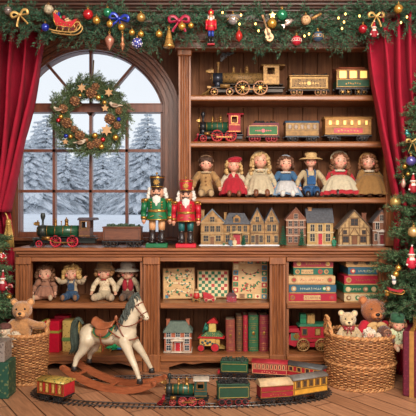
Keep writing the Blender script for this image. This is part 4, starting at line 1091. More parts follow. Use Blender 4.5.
loco(t, L, Ht, .13, M((34, 78, 52), .35, .1, .25, coat=.3), M((50, 56, 52), .4, .4, .3), M((96, 60, 42), .5), M((78, 66, 72), .5), BRASS, M((40, 46, 42), .45, .4), M((188, 34, 56), .4), M((42, 48, 44), .5), RED, (.41, .66), (.165,), .175, .10, (.76, .92), 'flare', .80, .47, .165, (.74, 1.0), .13)
t, L, Ht = train('toy_tender', 'brown wooden tender filled with fir clippings on the window counter', 103, 143, 222.5, .10, ZC, GC)
tender(t, L, Ht, .12, wood((84, 46, 30), (128, 76, 48), (3, 30, 30)), M((70, 44, 32), .5), M((62, 82, 62), .8, 0, .3), IRON, IRON, DARKIRON, (-.38, -.2, .2, .38), .17)

# ================================================================= nutcrackers
def nutcracker(label, px, pyb, pyt, Y, coat, legs, hatm, basem, k_=1, hz_=ZC):
    h = zz(pyt, Y) - hz_; t = thing('nutcracker', label, 'nutcracker', (xx(px, Y), Y, hz_), 0, 'nutcrackers standing on the counter')
    g = lambda x, y, z: (x*h, y*h, z*h)
    mb = MB(); mb.box(g(0, 0, .03), g(.30, .24, .06), 0, .004); mb.out('base', basem, t)
    for sg in (-1, 1):
        mb = MB(); mb.lathe([(.050*h, .06*h), (.052*h, .14*h), (.044*h, .16*h), (.046*h, .235*h), (.050*h, .245*h)], (sg*.065*h, 0, 0), 14); mb.sphere(g(sg*.065, -.045, .085), g(.05, .075, .032), 12, 8); mb.out('boot', M((40, 30, 30), .25, 0, .2, coat=.4), t)
        mb = MB(); mb.lathe([(.044*h, .24*h), (.048*h, .30*h), (.050*h, .42*h)], (sg*.065*h, 0, 0), 14); mb.out('leg', legs, t)
    mb = MB(); mb.lathe([(.150*h, .38*h), (.152*h, .395*h), (.128*h, .50*h), (.128*h, .52*h), (.140*h, .62*h), (.130*h, .675*h), (.06*h, .70*h)], (0, 0, 0), 22, 0, 'z', 1, .8); co = mb.out('coat', coat, t)
    mb = MB(); mb.lathe([(.131*h, .495*h), (.134*h, .50*h), (.134*h, .525*h), (.130*h, .53*h)], (0, 0, 0), 22, 0, 'z', 1, .82); mb.box(g(0, -.110, .512), g(.05, .014, .04), 0, .002); mb.out('belt', GOLD, co)
    mb = MB()
    for sg in (-1, 1):
        for k in range(3): mb.sphere(g(sg*.075, -.095-.004*k, .56+.035*k), g(.013, .01, .013), 8, 6)
        for k in range(2): mb.box(g(sg*.06, -.117+.01*k, .44), g(.05, .008, .010), 0, 0, (0, R(20*sg), 0))
    mb.lathe([(.152*h, .382*h), (.155*h, .384*h), (.153*h, .398*h), (.148*h, .40*h)], (0, 0, 0), 22, 0, 'z', 1, .8); mb.out('braid', GOLD, co)
    for sg in (-1, 1):
        mb = MB(); mb.capsule(g(sg*.17, 0, .635), g(sg*.188, -.01, .50), .046*h, .042*h); mb.capsule(g(sg*.188, -.01, .50), g(sg*.182, -.03, .40), .042*h, .038*h); a = mb.out('arm', coat, t)
        mb = MB(); mb.sphere(g(sg*.165, 0, .665), g(.062, .07, .028), 14, 8)
        for k in range(10): q = 2*PI*k/10; mb.capsule(g(sg*.165+.052*math.cos(q), .058*math.sin(q), .655), g(sg*.165+.055*math.cos(q), .062*math.sin(q), .63), .007*h, .006*h, 5)
        mb.out('epaulette', GOLD, a)
        mb = MB(); mb.lathe([(.044*h, 0), (.044*h, .035*h)], g(sg*.183, -.028, .40), 12); mb.out('cuff', GOLD, a)
        mb = MB(); mb.sphere(g(sg*.182, -.035, .375), g(.032, .036, .036), 10, 8); fingers(mb, g(sg*.182, -.04, .35), (0, -.2, -1), .014*h); mb.out('hand', SKIN, a)
    mb = MB(); mb.sphere(g(0, 0, .765), g(.096, .092, .095), 18, 12); mb.sphere(g(0, -.092, .762), g(.018, .026, .022), 8, 6); mb.cyl(g(0, 0, .67), g(0, 0, .72), .07*h, None, 14); hd = mb.out('head', SKIN, t)
    for sg in (-1, 1):
        mb = MB(); mb.sphere(g(sg*.036, -.086, .785), g(.013, .008, .013), 8, 6); mb.out('eye', EYE, hd)
    mb = MB()
    for sg in (-1, 1): mb.tube([g(sg*.016, -.092, .805), g(sg*.04, -.088, .813), g(sg*.06, -.076, .803)], .006*h, 5)
    mb.out('eyebrow', EYE, hd)
    mb = MB()
    for sg in (-1, 1): mb.tube(spline([g(sg*.006, -.098, .742), g(sg*.035, -.098, .734), g(sg*.058, -.088, .75)], 4), [.009*h]*4+[.007*h]*4+[.003*h], 6)
    mb.out('moustache', EYE, hd)
    mb = MB(); mb.box(g(0, -.09, .722), g(.05, .012, .016), 0, .001); mb.out('mouth', WHITE, hd)
    W_ = M((226, 222, 214), .9, 0, .1, 80, bump=.8, bsc=150)
    mb = MB(); mb.lathe([(.012*h, .545*h), (.036*h, .57*h), (.056*h, .64*h), (.060*h, .70*h), (.045*h, .715*h)], (0, -.088*h, 0), 14, 0, 'z', 1, .5); mb.out('beard', W_, hd)
    for sg in (-1, 1):
        mb = MB()
        for k in range(26):
            a = random.uniform(-.3, 2.6); z = random.uniform(.68, .82); mb.sphere(g(sg*(.105+.03*math.sin((.84-z)*8)*random.random()), .06-.11*math.cos(a)*.5, z), .026*h, 7, 5, 0, None, .15)
        mb.out('hair', W_, hd)
    mb = MB(); mb.lathe([(.085*h, .825*h), (.088*h, .85*h), (.105*h, .985*h), (.10*h, 1.0*h), (.02*h, 1.0*h)], (0, .005*h, 0), 22); ho = mb.out('hat', hatm, t)
    mb = MB(); mb.prism([(-.08*h, -.055*h), (-.05*h, -.105*h), (0, -.125*h), (.05*h, -.105*h), (.08*h, -.055*h)], .826*h, .836*h, 0, 'xy'); mb.out('visor', M((30, 26, 28), .2), ho)
    mb = MB(); mb.lathe([(.103*h, .965*h), (.107*h, .967*h), (.108*h, .985*h), (.103*h, .987*h)], (0, .005*h, 0), 22); mb.lathe([(.088*h, .838*h), (.091*h, .84*h), (.092*h, .855*h), (.089*h, .857*h)], (0, .005*h, 0), 22)
    mb.cyl(g(0, -.098, .91), g(0, -.085, .91), .032*h, None, 14)
    for k in range(8): q = PI*k/4; mb.box(g(.036*math.cos(q), -.094, .91+.036*math.sin(q)), g(.02, .008, .012), 0, 0, (0, -q, 0))
    mb.cyl(g(0, -.03, .99), g(0, -.03, 1.03), .008*h, None, 6); mb.sphere(g(0, -.03, 1.035), .016*h, 8, 6); mb.out('hat_badge', GOLD, ho)
TEAL = M((24, 92, 92), .4); 
nutcracker('green-coated nutcracker with tall black hat in front of the window frame', 157, 248, 176, .035, M((20, 104, 62), .4, 0, .15, coat=0), M((204, 150, 104), .5), M((34, 34, 38), .35, 0, .2, coat=0), M((20, 104, 62), .4))
nutcracker('red-coated nutcracker with red hat and teal legs beside the model houses', 186, 248.5, 180, .03, M((178, 24, 44), .4, 0, .15, coat=0), TEAL, M((178, 24, 44), .4, 0, .15, coat=0), M((198, 24, 48), .4))

# ================================================================= dolls on the bookcase
GD = 'porcelain dolls on the doll shelf'; YD = .285
DK = dict(shoe=M((112, 66, 42), .45))
doll('porcelain_doll', 'porcelain boy doll with brown hair and fuzzy tan coat', 206, YD, Z3, 43, dict(hair=(74, 48, 34), style='cap', top=clothmat((163, 125, 79), .25), topname='coat', trousers=clothmat((168, 134, 89)), collar=clothmat((185, 161, 125)), buttons=M((110, 72, 44), .5), hat=('band', clothmat((129, 96, 68))), shoe=clothmat((177, 149, 110)), armr=.058, legw=.06, sleeve=clothmat((163, 125, 79), .25)), GD)
doll('porcelain_doll', 'porcelain doll with red beret, blonde curls and red pinafore', 233.5, YD, Z3, 41, dict(hair=(206, 170, 112), top=clothmat((190, 177, 151)), sleeve=clothmat((190, 177, 151)), skirt=clothmat((165, 24, 41)), skirttop=.50, skirtw=.31, hat=('beret', clothmat((167, 20, 41))), vest=clothmat((165, 24, 41)), puff=.25, skirtz=.05, **DK), GD)
doll('porcelain_doll', 'tallest porcelain doll with long blonde curls and cream lace dress', 260, YD, Z3, 47, dict(hair=(198, 164, 112), top=clothmat((187, 172, 141)), skirt=clothmat((185, 170, 141)), skirttop=.5, skirtw=.27, collar=clothmat((199, 189, 163)), hat=('band', clothmat((177, 158, 125))), low=-2.0, ncurl=130, puff=.5, bow=clothmat((177, 154, 120)), hem=clothmat((196, 184, 158)), **DK), GD)
doll('porcelain_doll', 'porcelain doll in blue blouse and white lace apron with pale headband', 285.5, YD, Z3, 43, dict(hair=(98, 64, 44), top=clothmat((53, 92, 129)), sleeve=clothmat((56, 96, 132)), skirt=clothmat((120, 144, 168)), apron=clothmat((190, 190, 190)), skirtw=.32, collar=clothmat((194, 190, 184)), hat=('band', clothmat((168, 178, 187))), puff=.4, low=-.6, shoe=M((200, 196, 190), .5)), GD)
doll('porcelain_doll', 'porcelain boy doll with wide straw hat and blue overalls', 310.5, YD, Z3, 46, dict(hair=(92, 58, 38), style='cap', top=clothmat((184, 163, 127)), trousers=clothmat((38, 83, 131), .2), bib=True, hat=('brim', M((198, 162, 110), .8, 0, .2, 90, bump=.4), 1.9, .85, .25), shoe=M((44, 34, 32), .3), hr=.135, hz=.80, legs=[((.075, -.03, .16), (.095, -.20, .17), (.10, -.25, .06))]*2), GD)
doll('porcelain_doll', 'porcelain doll with cream bonnet, red bodice and long cream skirt with red hem', 339.5, YD, Z3, 46, dict(hair=(122, 78, 50), top=clothmat((174, 34, 47)), sleeve=clothmat((174, 34, 47)), shortsleeve=True, puff=.7, skirt=clothmat((194, 182, 154)), hem=clothmat((174, 34, 47)), skirtw=.40, skirttop=.5, skirtd=.40, collar=clothmat((199, 190, 168)), hat=('halo', clothmat((184, 168, 137)), 1.32), low=-1.9, shoe=M((60, 34, 30), .4)), GD)
doll('porcelain_doll', 'auburn-haired porcelain doll with straw bonnet and full tan dress, leaning sideways', 370, YD, Z3, 45, dict(hair=(128, 82, 50), top=clothmat((144, 106, 56)), skirt=clothmat((142, 104, 56)), skirtw=.42, skirtx=-.07, skirttop=.52, skirtd=.42, collar=clothmat((194, 182, 159)), hat=('halo', M((176, 132, 80), .8, 0, .2, 90, bump=.4), 1.25), puff=.6, lean=-.05, low=-1.2, shoe=M((80, 54, 36), .5)), GD)
# cloth dolls in the lower cabinet
GL = 'cloth dolls in the cabinet below the window'; YL = .165; CF = clothmat((184, 159, 130))
UPA = [((.14, 0, .54), (.30, -.08, .50), (.38, -.14, .60)), ((.14, 0, .54), (.30, -.08, .50), (.38, -.14, .62))]
cd = dict(cloth=True, legw=.075, armr=.055, hr=.2, hz=.76)
doll('cloth_doll', 'brown-haired cloth doll in dusty pink dress with cream feet', 45.5, YL, ZL, 35, dict(hair=(112, 74, 48), top=clothmat((153, 106, 82)), skirt=clothmat((151, 104, 82)), skirtw=.27, skirtd=.26, skirtz=.08, shoe=CF, bow=clothmat((168, 125, 101)), low=-1.0, wide=1.18, csize=.28, puff=.2, legs=[((.10, -.03, .10), (.19, -.22, .10), (.24, -.36, .10))]*2, **cd), GL)
doll('cloth_doll', 'curly blonde cloth doll in blue dungarees with arms held out', 72, YL, ZL, 35.5, dict(hair=(204, 164, 100), top=clothmat((177, 156, 125)), trousers=clothmat((39, 68, 98), .2), bib=True, shoe=clothmat((129, 92, 63)), arms=UPA, csize=.30, low=-.7, wide=1.1, legs=[((.10, -.03, .11), (.16, -.22, .11), (.17, -.36, .10))]*2, **cd), GL)
doll('cloth_doll', 'cloth doll with brown felt hat and cream printed suit', 104.5, YL, ZL, 37, dict(hair=(150, 104, 62), top=spots((212, 192, 158), (168, 104, 84), 90, .25, .9), trousers=clothmat((178, 161, 132)), shoe=CF, bow=clothmat((169, 58, 49)), hat=('brim', clothmat((110, 81, 49)), 1.45, .95, .2), csize=.24, ncurl=50, low=-.4, legs=[((.10, -.03, .10), (.20, -.22, .10), (.23, -.36, .10))]*2, **cd), GL)
doll('cloth_doll', 'cloth doll with wide grey hat and red waistcoat', 128, YL, ZL, 36.5, dict(hair=(110, 70, 44), top=clothmat((180, 161, 130)), vest=clothmat((152, 26, 43)), trousers=clothmat((91, 70, 57)), shoe=clothmat((114, 79, 55)), hat=('brim', clothmat((147, 135, 120)), 1.75, .95, .3), csize=.22, ncurl=50, low=-.5, **cd), GL)

# ================================================================= model houses along the counter
GH = 'model houses lined up on the counter'; YH = .27
BR = M((128, 80, 58), .8, 0, .2, 120, bump=.5); CW = M((156, 120, 76), .7, 0, .4, 45); CW2 = M((150, 110, 62), .7, 0, .4, 45); SLATE = M((80, 82, 88), .7, 0, .22, 60, bump=.5, bsc=90); BLUESL = M((108, 124, 134), .7, 0, .2, 60, bump=.5, bsc=90)
TIM = M((104, 72, 46), .7, 0, .2); FRM = M((178, 150, 106), .6); DW = M((40, 38, 40), .6, 0, .2)
g3 = lambda v, us, w, h_: [(u, v, w, h_) for u in us]
house('model_house', 'cream gabled model house beside the red nutcracker', 201, 223.5, 245, 209, YH, ZC, .11, CW, BLUESL, dict(eave=.66, win=g3(.20, (.22, .76), .2, .15)+g3(.46, (.25, .5, .76), .17, .15)+[(.5, .72, .18, .13)], door=[(.5, .18, .22, M((120, 78, 48), .6))], frame=FRM, pane=DW, chim=[(.08, .98, .14)], cornice=[.34, .62]), GH)
house('model_house', 'yellow mansard-roofed model house with red door and dormer', 223.8, 249, 245, 213, YH, ZC, .11, CW2, SLATE, dict(kind='hip', eave=.68, win=g3(.52, (.17, .39, .61, .83), .13, .17)+g3(.22, (.14, .86), .15, .2), door=[(.5, .27, .32, M((164, 22, 44), .5))], frame=FRM, pane=DW, dormer=[(.5, .70, .28, .26)], cornice=[.38], porch=(.5, .45, .38), chim=[(.06, 1.02, .10)]), GH)
house('model_house', 'model house with twin timber gables and dark slate roof', 249.5, 278, 245, 208, YH, ZC, .11, CW, SLATE, dict(n=2, eave=.60, win=g3(.18, (.10, .38, .64, .90), .11, .17)+g3(.47, (.16, .33, .66, .84), .12, .16)+[(.25, .70, .11, .13), (.75, .70, .11, .13)], door=[(.24, .12, .26, M((90, 60, 40), .6))], frame=FRM, pane=DW, beams=TIM, beamlist=[(0, .58, 1, .58), (0, .33, 1, .33), (.5, 0, .5, .6), (.02, .02, .02, .58), (.98, .02, .98, .58), (.08, .63, .42, .63), (.58, .63, .92, .63), (.25, .8, .25, .95), (.75, .8, .75, .95)]), GH)
house('model_house', 'narrow tall brick model house between two miniature firs', 285.5, 304.5, 245.5, 207.5, YH, ZC, .09, BR, M((128, 84, 66), .8, 0, .2), dict(eave=.68, win=g3(.16, (.2, .5, .8), .17, .13)+g3(.38, (.2, .5, .8), .17, .13)+g3(.58, (.2, .5, .8), .17, .13)+[(.5, .77, .18, .12)], frame=M((196, 168, 146), .7), pane=DW, cornice=[.27, .48, .67], basem=M((140, 110, 84), .8)), GH)
house('model_house', 'yellow two-storey model house with grey roof and bright red door', 306, 331.5, 246.5, 208.5, YH, ZC, .11, M((176, 142, 88), .7, 0, .22, 50), SLATE, dict(kind='side', eave=.62, win=g3(.48, (.2, .5, .8), .15, .17)+g3(.22, (.2, .8), .17, .19), door=[(.5, .16, .30, M((176, 22, 44), .5))], frame=CREAM, pane=DW, chim=[(.14, 1.04, .14)], chimm=M((178, 128, 84), .8), cornice=[.36], basem=M((196, 186, 168), .8)), GH)
house('model_house', 'wide half-timbered model cottage with a steep gable and side chimney', 337, 368, 247, 210, YH, ZC, .11, M((174, 142, 98), .8, 0, .25, 50), M((100, 82, 68), .8, 0, .25, 60, bump=.5), dict(eave=.50, ov=.012, win=[(.5, .66, .2, .17)]+g3(.18, (.22, .78), .16, .15)+g3(.38, (.2, .8), .1, .1), door=[(.5, .15, .25, M((120, 74, 44), .6))], frame=TIM, pane=DW, beams=TIM, beamlist=[(0, .5, 1, .5), (0, .29, 1, .29), (.02, .02, .02, .5), (.98, .02, .98, .5), (.33, .03, .33, .5), (.67, .03, .67, .5), (.12, .03, .12, .5), (.88, .03, .88, .5), (.2, .52, .2, .62), (.8, .52, .8, .62), (.33, .52, .33, .76), (.67, .52, .67, .76), (.3, .78, .7, .78), (.0, .3, .12, .48), (1, .3, .88, .48), (.36, .30, .48, .48), (.64, .30, .52, .48)], chim=[(.86, .92, .14)], chimm=BR, basem=M((170, 164, 150), .8)), GH)
house('model_house', 'narrow brick model house with white porch nearest the decorated fir', 371, 388.5, 247, 210, YH, ZC, .10, M((142, 98, 76), .8, 0, .2, 100), M((84, 76, 76), .7, 0, .2), dict(eave=.66, win=g3(.56, (.25, .75), .2, .18)+[(.5, .78, .2, .15)]+g3(.24, (.16, .84), .14, .18), door=[(.5, .22, .28, M((128, 40, 42), .5))], frame=M((220, 210, 196), .6), pane=DW, porch=(.5, .5, .38), porchm=WHITE, cornice=[.42, .66], chim=[(.5, 1.06, .1)], basem=M((170, 164, 150), .8)), GH)
GT = 'miniature firs among the model houses'
minitree('green miniature fir left of the narrow brick house', 283, 247, 21, .185, ZC, 5.0, GT)
minitree('dark miniature fir between the narrow brick house and the yellow house', 302, 247, 17, .185, ZC, 4.4, GT)
minitree('tiny green fir in a red pot before the yellow mansard house', 243.5, 246, 11, .185, ZC, 2.6, GT)
mb = MB(); n = 60
rows = [[Vector((xx(199, .2)+ (xx(279, .2)-xx(199, .2))*i/n, .165+.03*j/3, ZC+.001+.006*math.sin(PI*(j+.2)/3.6)*(.8+.3*math.sin(i*1.7)))) for i in range(n+1)] for j in range(4)]
mb.strip(rows, 0, True, .002); o = mb.out('snow_mat', SNOWM); tag(o, 'strip of cotton snow in front of the cream and yellow model houses', 'snow')
def figurine(label, px, Y, z, hp, robe, head, o=None):
    h = hp*s(Y); t = thing('miniature_figure', label, 'figurine', (xx(px, Y), Y, z), 0, 'miniature people in the model village')
    mb = MB(); mb.lathe([(.24*h, 0), (.25*h, .04*h), (.17*h, .38*h), (.16*h, .62*h), (.08*h, .72*h)], (0, 0, 0), 12, 0, 'z', 1, .8)
    for sg in (-1, 1): mb.capsule((sg*.17*h, 0, .62*h), (sg*.23*h, -.06*h, .36*h), .07*h, .06*h, 7)
    fused(mb, 'body', robe, t, .045*h, 2)
    mb = MB(); mb.sphere((0, 0, .82*h), .12*h, 10, 8); mb.out('head', SKIN, t)
    mb = MB(); mb.lathe([(.14*h, .86*h), (.13*h, .92*h), (.05*h, 1.0*h)], (0, .01*h, 0), 10); mb.out('hat', head, t)
ys = .175
figurine('tiny figure in cream gown before the red door of the mansard house', 234.6, ys, ZC, 8.5, CREAM, M((170, 130, 90), .7))
figurine('tiny figure in blue-grey coat beside the cream-gowned one', 230.5, ys, ZC, 8.5, M((88, 110, 126), .7), M((180, 140, 110), .7))
figurine('tiny figure bent in a green coat at the corner of the mansard house', 224, ys, ZC, 5, M((78, 104, 72), .7), M((110, 74, 60), .7))
figurine('bright green miniature figure between the yellow house and the half-timbered cottage', 334, .2, ZC, 9, M((14, 116, 84), .5), M((14, 130, 92), .5))
# ================================================================= garland along the cornice
GY = -.02
def gtop(px): return np.interp(px, [-20, 0, 50, 75, 110, 150, 180, 210, 235, 280, 300, 345, 365, 400, 440], [2, 2, 5, 7, 6, 9, 5, 8, 7, 6, 7, 6, 4, 1, 1])
def gbot(px): return np.interp(px, [-20, 0, 30, 50, 75, 100, 115, 145, 160, 180, 192, 215, 235, 265, 285, 310, 340, 360, 380, 400, 440], [30, 30, 33, 40, 40, 38, 43, 50, 44, 41, 41, 35, 40, 48, 47, 44, 43, 43, 33, 27, 27])
gl = thing('fir_garland', 'thick green fir garland hung along the cornice across the top', 'garland', at(208, 22, GY), 0)
c = at(208, 22, GY); mb = MB(); C_ = []
for i in range(60):
    px = -25 + 470*i/59; C_.append(at(px, (gtop(px)+gbot(px))/2 - 1, GY+.02) - c)
mb.tube(C_, .028, 8, 3); 
for i in range(640):
    px = random.uniform(-20, 440); t_, b_ = gtop(px), gbot(px); mid = (t_+b_)/2; hh = (b_-t_)/2
    a = random.uniform(-.2, PI+.2); rr = random.uniform(.1, .5)
    v = math.cos(random.uniform(0, PI)); y = GY - .075*math.sqrt(max(0, 1-v*v))*random.uniform(.1, 1)
    base = at(px, mid + v*hh*.35, y)
    d = Vector((random.choice((-1, 1))*random.uniform(.25, 1.0), -random.uniform(.15, .9), -v*random.uniform(.3, 1.1) - .18))
    L = (.07 + .0036*hh*abs(v) + random.uniform(0, .05))
    sprig(mb, base - c, d, L, 40, .036, .0020, (0, 1, 1, 2, 2), 3, .2)
mb.out('foliage', NEEDLE, gl)
# ornaments on the garland
GB = 'glass baubles on the garland'
def bauble(label, px, py, rp, m, Y, group=None, band=None, name='bauble', capm=None):
    k = s(Y); r = rp*k; t = thing(name, label, 'bauble', at(px, py, Y), 0, group)
    mb = MB(); mb.sphere((0, 0, 0), r, 20, 14); b = mb.out('glass_ball', m, t)
    mb = MB(); mb.cyl((0, 0, r*.92), (0, 0, r*1.18), r*.24, r*.22, 10); mb.torus((0, 0, r*1.32), r*.15, r*.035, 'y', 12, 5); mb.tube([(0, 0, r*1.4), (0, r*.4, r*2.0)], r*.03, 4); mb.out('cap', capm or GOLD, t)
    if band:
        mb = MB(); bm, kind = band
        if kind == 'band':
            mb.torus((0, 0, r*.25), r*.97, r*.06, 'z', 24, 5); mb.torus((0, 0, -r*.25), r*.97, r*.06, 'z', 24, 5)
            for i in range(12): a = PI*2*i/12; mb.sphere((r*math.cos(a), r*math.sin(a), 0), r*.12, 6, 4)
        else:
            for i in range(26):
                v = Vector((random.gauss(0, 1), random.gauss(0, 1)-.4, random.gauss(0, 1))).normalized()*r*.97; mb.sphere(v, r*random.uniform(.08, .2), 6, 4, 0, None, .2)
        mb.out('decoration', bm, b)
    return t
GLR = M((186, 20, 36), .12, .35, .05, coat=.8); GLB = M((28, 52, 168), .12, .4, .05, coat=.8); GLG = M((10, 122, 84), .12, .4, .05, coat=.8); GLGO = M((206, 158, 70), .2, .7, .06, coat=.4); GLS = M((190, 196, 204), .15, .7, .06, coat=.4); GLP = M((92, 84, 160), .15, .4, .1, coat=.7)
PEARL = M((184, 172, 146), .4, .3, .25, 60, bump=.5, bsc=160)
OY = -.17
bauble('dark silver bell bauble at the start of the garland above the tied-back curtain', 8, 10.5, 4.0, M((150, 140, 136), .3, .6, .2), OY, None, (M((70, 62, 62), .4, .5), 'band'))
bauble('knobbly pearl-gold bauble up-left of the toy sleigh', 48.5, 9.5, 4.6, PEARL, OY, None, (PEARL, 'dots'))
bauble('shiny blue bauble left of the toy sleigh on the garland', 45.2, 27.3, 4.0, GLB, OY)
bauble('large shiny red bauble right of the toy sleigh', 88, 14.5, 5.2, GLR, OY)
bauble('gold bauble just below the large red bauble', 96.5, 20.5, 4.0, GLGO, OY)
bauble('shiny green bauble at the left of the blue bow', 107.5, 12.5, 4.6, GLG, OY)
bauble('small gold bauble above the pink teardrop ornament', 110, 24, 3.6, GLGO, OY)
bauble('gold bauble hanging under the blue bow', 121.5, 27, 3.7, GLGO, OY)
bauble('gold bauble up-left of the painted blue bauble', 132, 32.5, 3.2, GLGO, OY)
bauble('gold bauble touching the top right of the painted blue bauble', 141, 34, 3.2, GLGO, OY)
bauble('painted blue and white bauble hanging lowest over the window arch', 137, 43, 5.2, M((70, 76, 160), .2, .3, .1, coat=.6), OY-.01, None, (M((220, 214, 226), .4), 'dots'))
bauble('dull gold bauble high on the garland between the blue bow and the bell', 141, 17.5, 4.4, M((184, 146, 84), .3, .6, .1), OY)
bauble('gold bauble to the left of the golden bell', 159, 34, 3.6, GLGO, OY)
bauble('gold bauble beneath the dark pink bow', 182, 26.5, 4.0, GLGO, OY)
bauble('small gold bauble at the right of the dark pink bow', 191, 25.5, 2.9, GLGO, OY)
bauble('silver bauble with gold pattern right of the hanging nutcracker', 233, 19.5, 5.4, GLS, OY, None, (GOLD, 'band'))
bauble('gold bauble behind the neck of the toy guitar', 272, 23.5, 5.0, GLGO, OY)
bauble('large shiny green bauble right of the toy guitar', 282, 15, 5.6, GLG, OY)
bauble('round cream bauble with brown sprinkles near the green bauble', 306, 20, 4.8, M((196, 160, 118), .5), OY, None, (M((128, 84, 56), .5), 'dots'))
bauble('red bauble with white dots hanging at the lower edge of the garland', 296.5, 40.5, 5.0, M((190, 36, 60), .2, .2, .1, coat=.6), OY-.01, None, (M((226, 200, 190), .4), 'band'))
bauble('round bauble with gold rim and blue centre below the gold stick ornament', 318, 36.5, 5.4, M((60, 88, 116), .25, .3, .1, coat=.5), OY-.01, None, (PALEGOLD, 'band'))
bauble('dark red bauble to the left of the bearded gnome', 363, 29, 4.5, M((160, 16, 36), .2, .3, .1, coat=.6), OY)
bauble('gold bauble at the garland end over the bookcase-side curtain', 398.5, 9, 4.6, GLGO, OY)
def bow(label, px, py, w, m, Y, tails=1.2, rz=0):
    k = s(Y); q = w*k; t = thing('ribbon_bow', label, 'bow', at(px, py, Y), 0, None, (0, rz, 0))
    for sg in (-1, 1):
        mb = MB(); P = spline([(0, 0, 0), (sg*q*.5, -.01, q*.42), (sg*q*.95, -.012, q*.30), (sg*q*.9, -.004, -q*.10), (sg*q*.4, .004, -.02*q), (0, 0, 0)], 6); mb.tube(P, [q*.16]*len(P), 8, 0, True, True, .25); mb.out('loop', m, t)
        mb = MB(); P = spline([(0, 0, 0), (sg*q*.22, -.012, -q*.45), (sg*q*.55, -.008, -q*tails*.8), (sg*q*.62, -.004, -q*tails)], 6); mb.tube(P, [q*.10+q*.06*i/len(P) for i in range(len(P))], 6, 0, True, True, .2); mb.out('tail', m, t)
    mb = MB(); mb.sphere((0, -.008, 0), (q*.17, q*.14, q*.19), 10, 8); mb.out('knot', m, t)
    return t
GBOW = M((202, 164, 98), .4, .4, .2, 50)
bow('loose gold ribbon bow on the garland over the tied-back curtain', 20, 15, 8.5, GBOW, OY, 1.3, R(-14))
bow('shiny blue ribbon bow on the garland', 119, 19, 9.5, M((26, 52, 160), .3, .2, .15, coat=.3), OY, .95, R(10))
bow('dark pink ribbon bow above the golden bell', 179, 21, 10, M((158, 28, 62), .45, 0, .15), OY, 1.1)
bow('pale gold ribbon bow directly above the bearded gnome', 376, 16.5, 7.5, GBOW, OY, 1.4)
def pendant(name, label, px, py, Y, prof, m, trim, rp, ribs=None):
    k = s(Y); t = thing(name, label, 'ornament', at(px, py, Y)); mb = MB()
    fn = (lambda a, z: 1 + .06*math.cos(ribs*a)) if ribs else None
    mb.lathe([(r*k, z*k) for r, z in prof], (0, 0, 0), 24 if ribs else 16, 0, 'z', fn=fn); mb.out('body', m, t)
    zt = prof[-1][1]*k; mb = MB(); mb.torus((0, 0, zt+.008), .006, .0015, 'y', 12, 5); mb.cyl((0, 0, zt-.002), (0, 0, zt+.004), .008, .006, 8); mb.tube([(0, 0, zt+.012), (0, .03, zt+.05)], .001, 4); mb.out('hanger', trim, t)
    return t
ROSE = M((178, 120, 102), .35, .5, .15, 60)
pendant('teardrop_ornament', 'ribbed rose-gold teardrop ornament over the window arch', 109.5, 42, OY-.01, [(.3, -8.5), (.8, -7), (3.2, -2.5), (4.7, 1.5), (4.4, 3.5), (2.2, 5.8), (1.0, 7.2), (.6, 8.5)], ROSE, GOLD, 5, 12)
pendant('finial_ornament', 'slim copper finial ornament hanging right of the teardrop', 122.5, 42.5, OY-.01, [(.3, -8.5), (.9, -6), (1.2, -4.6), (2.3, -3), (2.5, -1.5), (1.0, .2), (1.4, 2.4), (1.6, 3.6), (.7, 6), (.5, 9)], M((184, 124, 88), .35, .5), GOLD, 3)
pendant('lantern_ornament', 'small red lantern ornament below the silver bauble', 239, 36, OY-.01, [(.3, -6), (.8, -5), (1.4, -4.4), (3.0, -2.6), (3.4, .0), (3.0, 2.6), (1.6, 4.2), (1.2, 5.2), (.5, 6.2)], M((176, 38, 34), .3, .2, .2, coat=.4), GOLD, 3, 8)
t = pendant('bell_ornament', 'golden bell ornament hanging beside the bookcase post', 169, 38, OY-.01, [(.8, -9.6), (5.2, -9.6), (5.9, -8.6), (4.9, -6.4), (3.6, -2), (2.6, 3), (1.6, 7.0), (.6, 9.5)], M((200, 158, 90), .3, .7, .2), GOLD, 5)
mb = MB(); k = s(OY); mb.sphere((0, 0, -9.8*k), 1.5*k, 10, 8); mb.out('clapper', BRASS, t); mb = MB(); mb.torus((0, 0, -7.2*k), 5.2*k, .45*k); mb.torus((0, 0, -1.6*k), 3.5*k, .35*k); mb.out('engraved_band', BRASS, t)
# toy sleigh full of presents
Y = OY-.02; k = s(Y); t = thing('sleigh_ornament', 'red toy sleigh ornament loaded with presents on the garland', 'ornament', at(66, 25, Y), 0, None, (0, R(6), 0)); S = lambda *p: [(a*k, b*k) for a, b in p]
mb = MB(); mb.prism(S((-13, 10), (-11, 2), (-8.5, -3), (7, -3.5), (9.5, 0), (12.5, 6), (9, 5), (6, 2.5), (0, 2), (-4, 4), (-7, 7)), -.035, .035); b = mb.out('body', M((178, 26, 40), .3, 0, .15, coat=.4), t)
mb = MB(); 
for y in (-.037, .037): mb.tube([(a*k, y, z*k) for a, z in ((-13, 10), (-11, 2), (-8.5, -3), (7, -3.5), (9.5, 0), (12.5, 6))], .0035, 5); [mb.sphere((q*k, y, (-.5+.6*math.sin(q))*k), .0055, 6, 4) for q in (-7, -4, -1, 2, 5)]
mb.out('gilding', GOLD, b)
for y in (-.03, .03):
    mb = MB(); mb.tube(spline([(-15*k, y, -7*k), (-9*k, y, -8*k), (5*k, y, -8*k), (12*k, y, -6*k), (15.5*k, y, -1*k), (13*k, y, 3*k), (9.5*k, y, 1*k), (10*k, y, -3*k)], 7), .005, 6)
    for q in (-7, -1, 5): mb.tube([(q*k, y, -3*k), ((q-1)*k, y, -8*k)], .0035, 5)
    mb.out('runner', PALEGOLD, t)
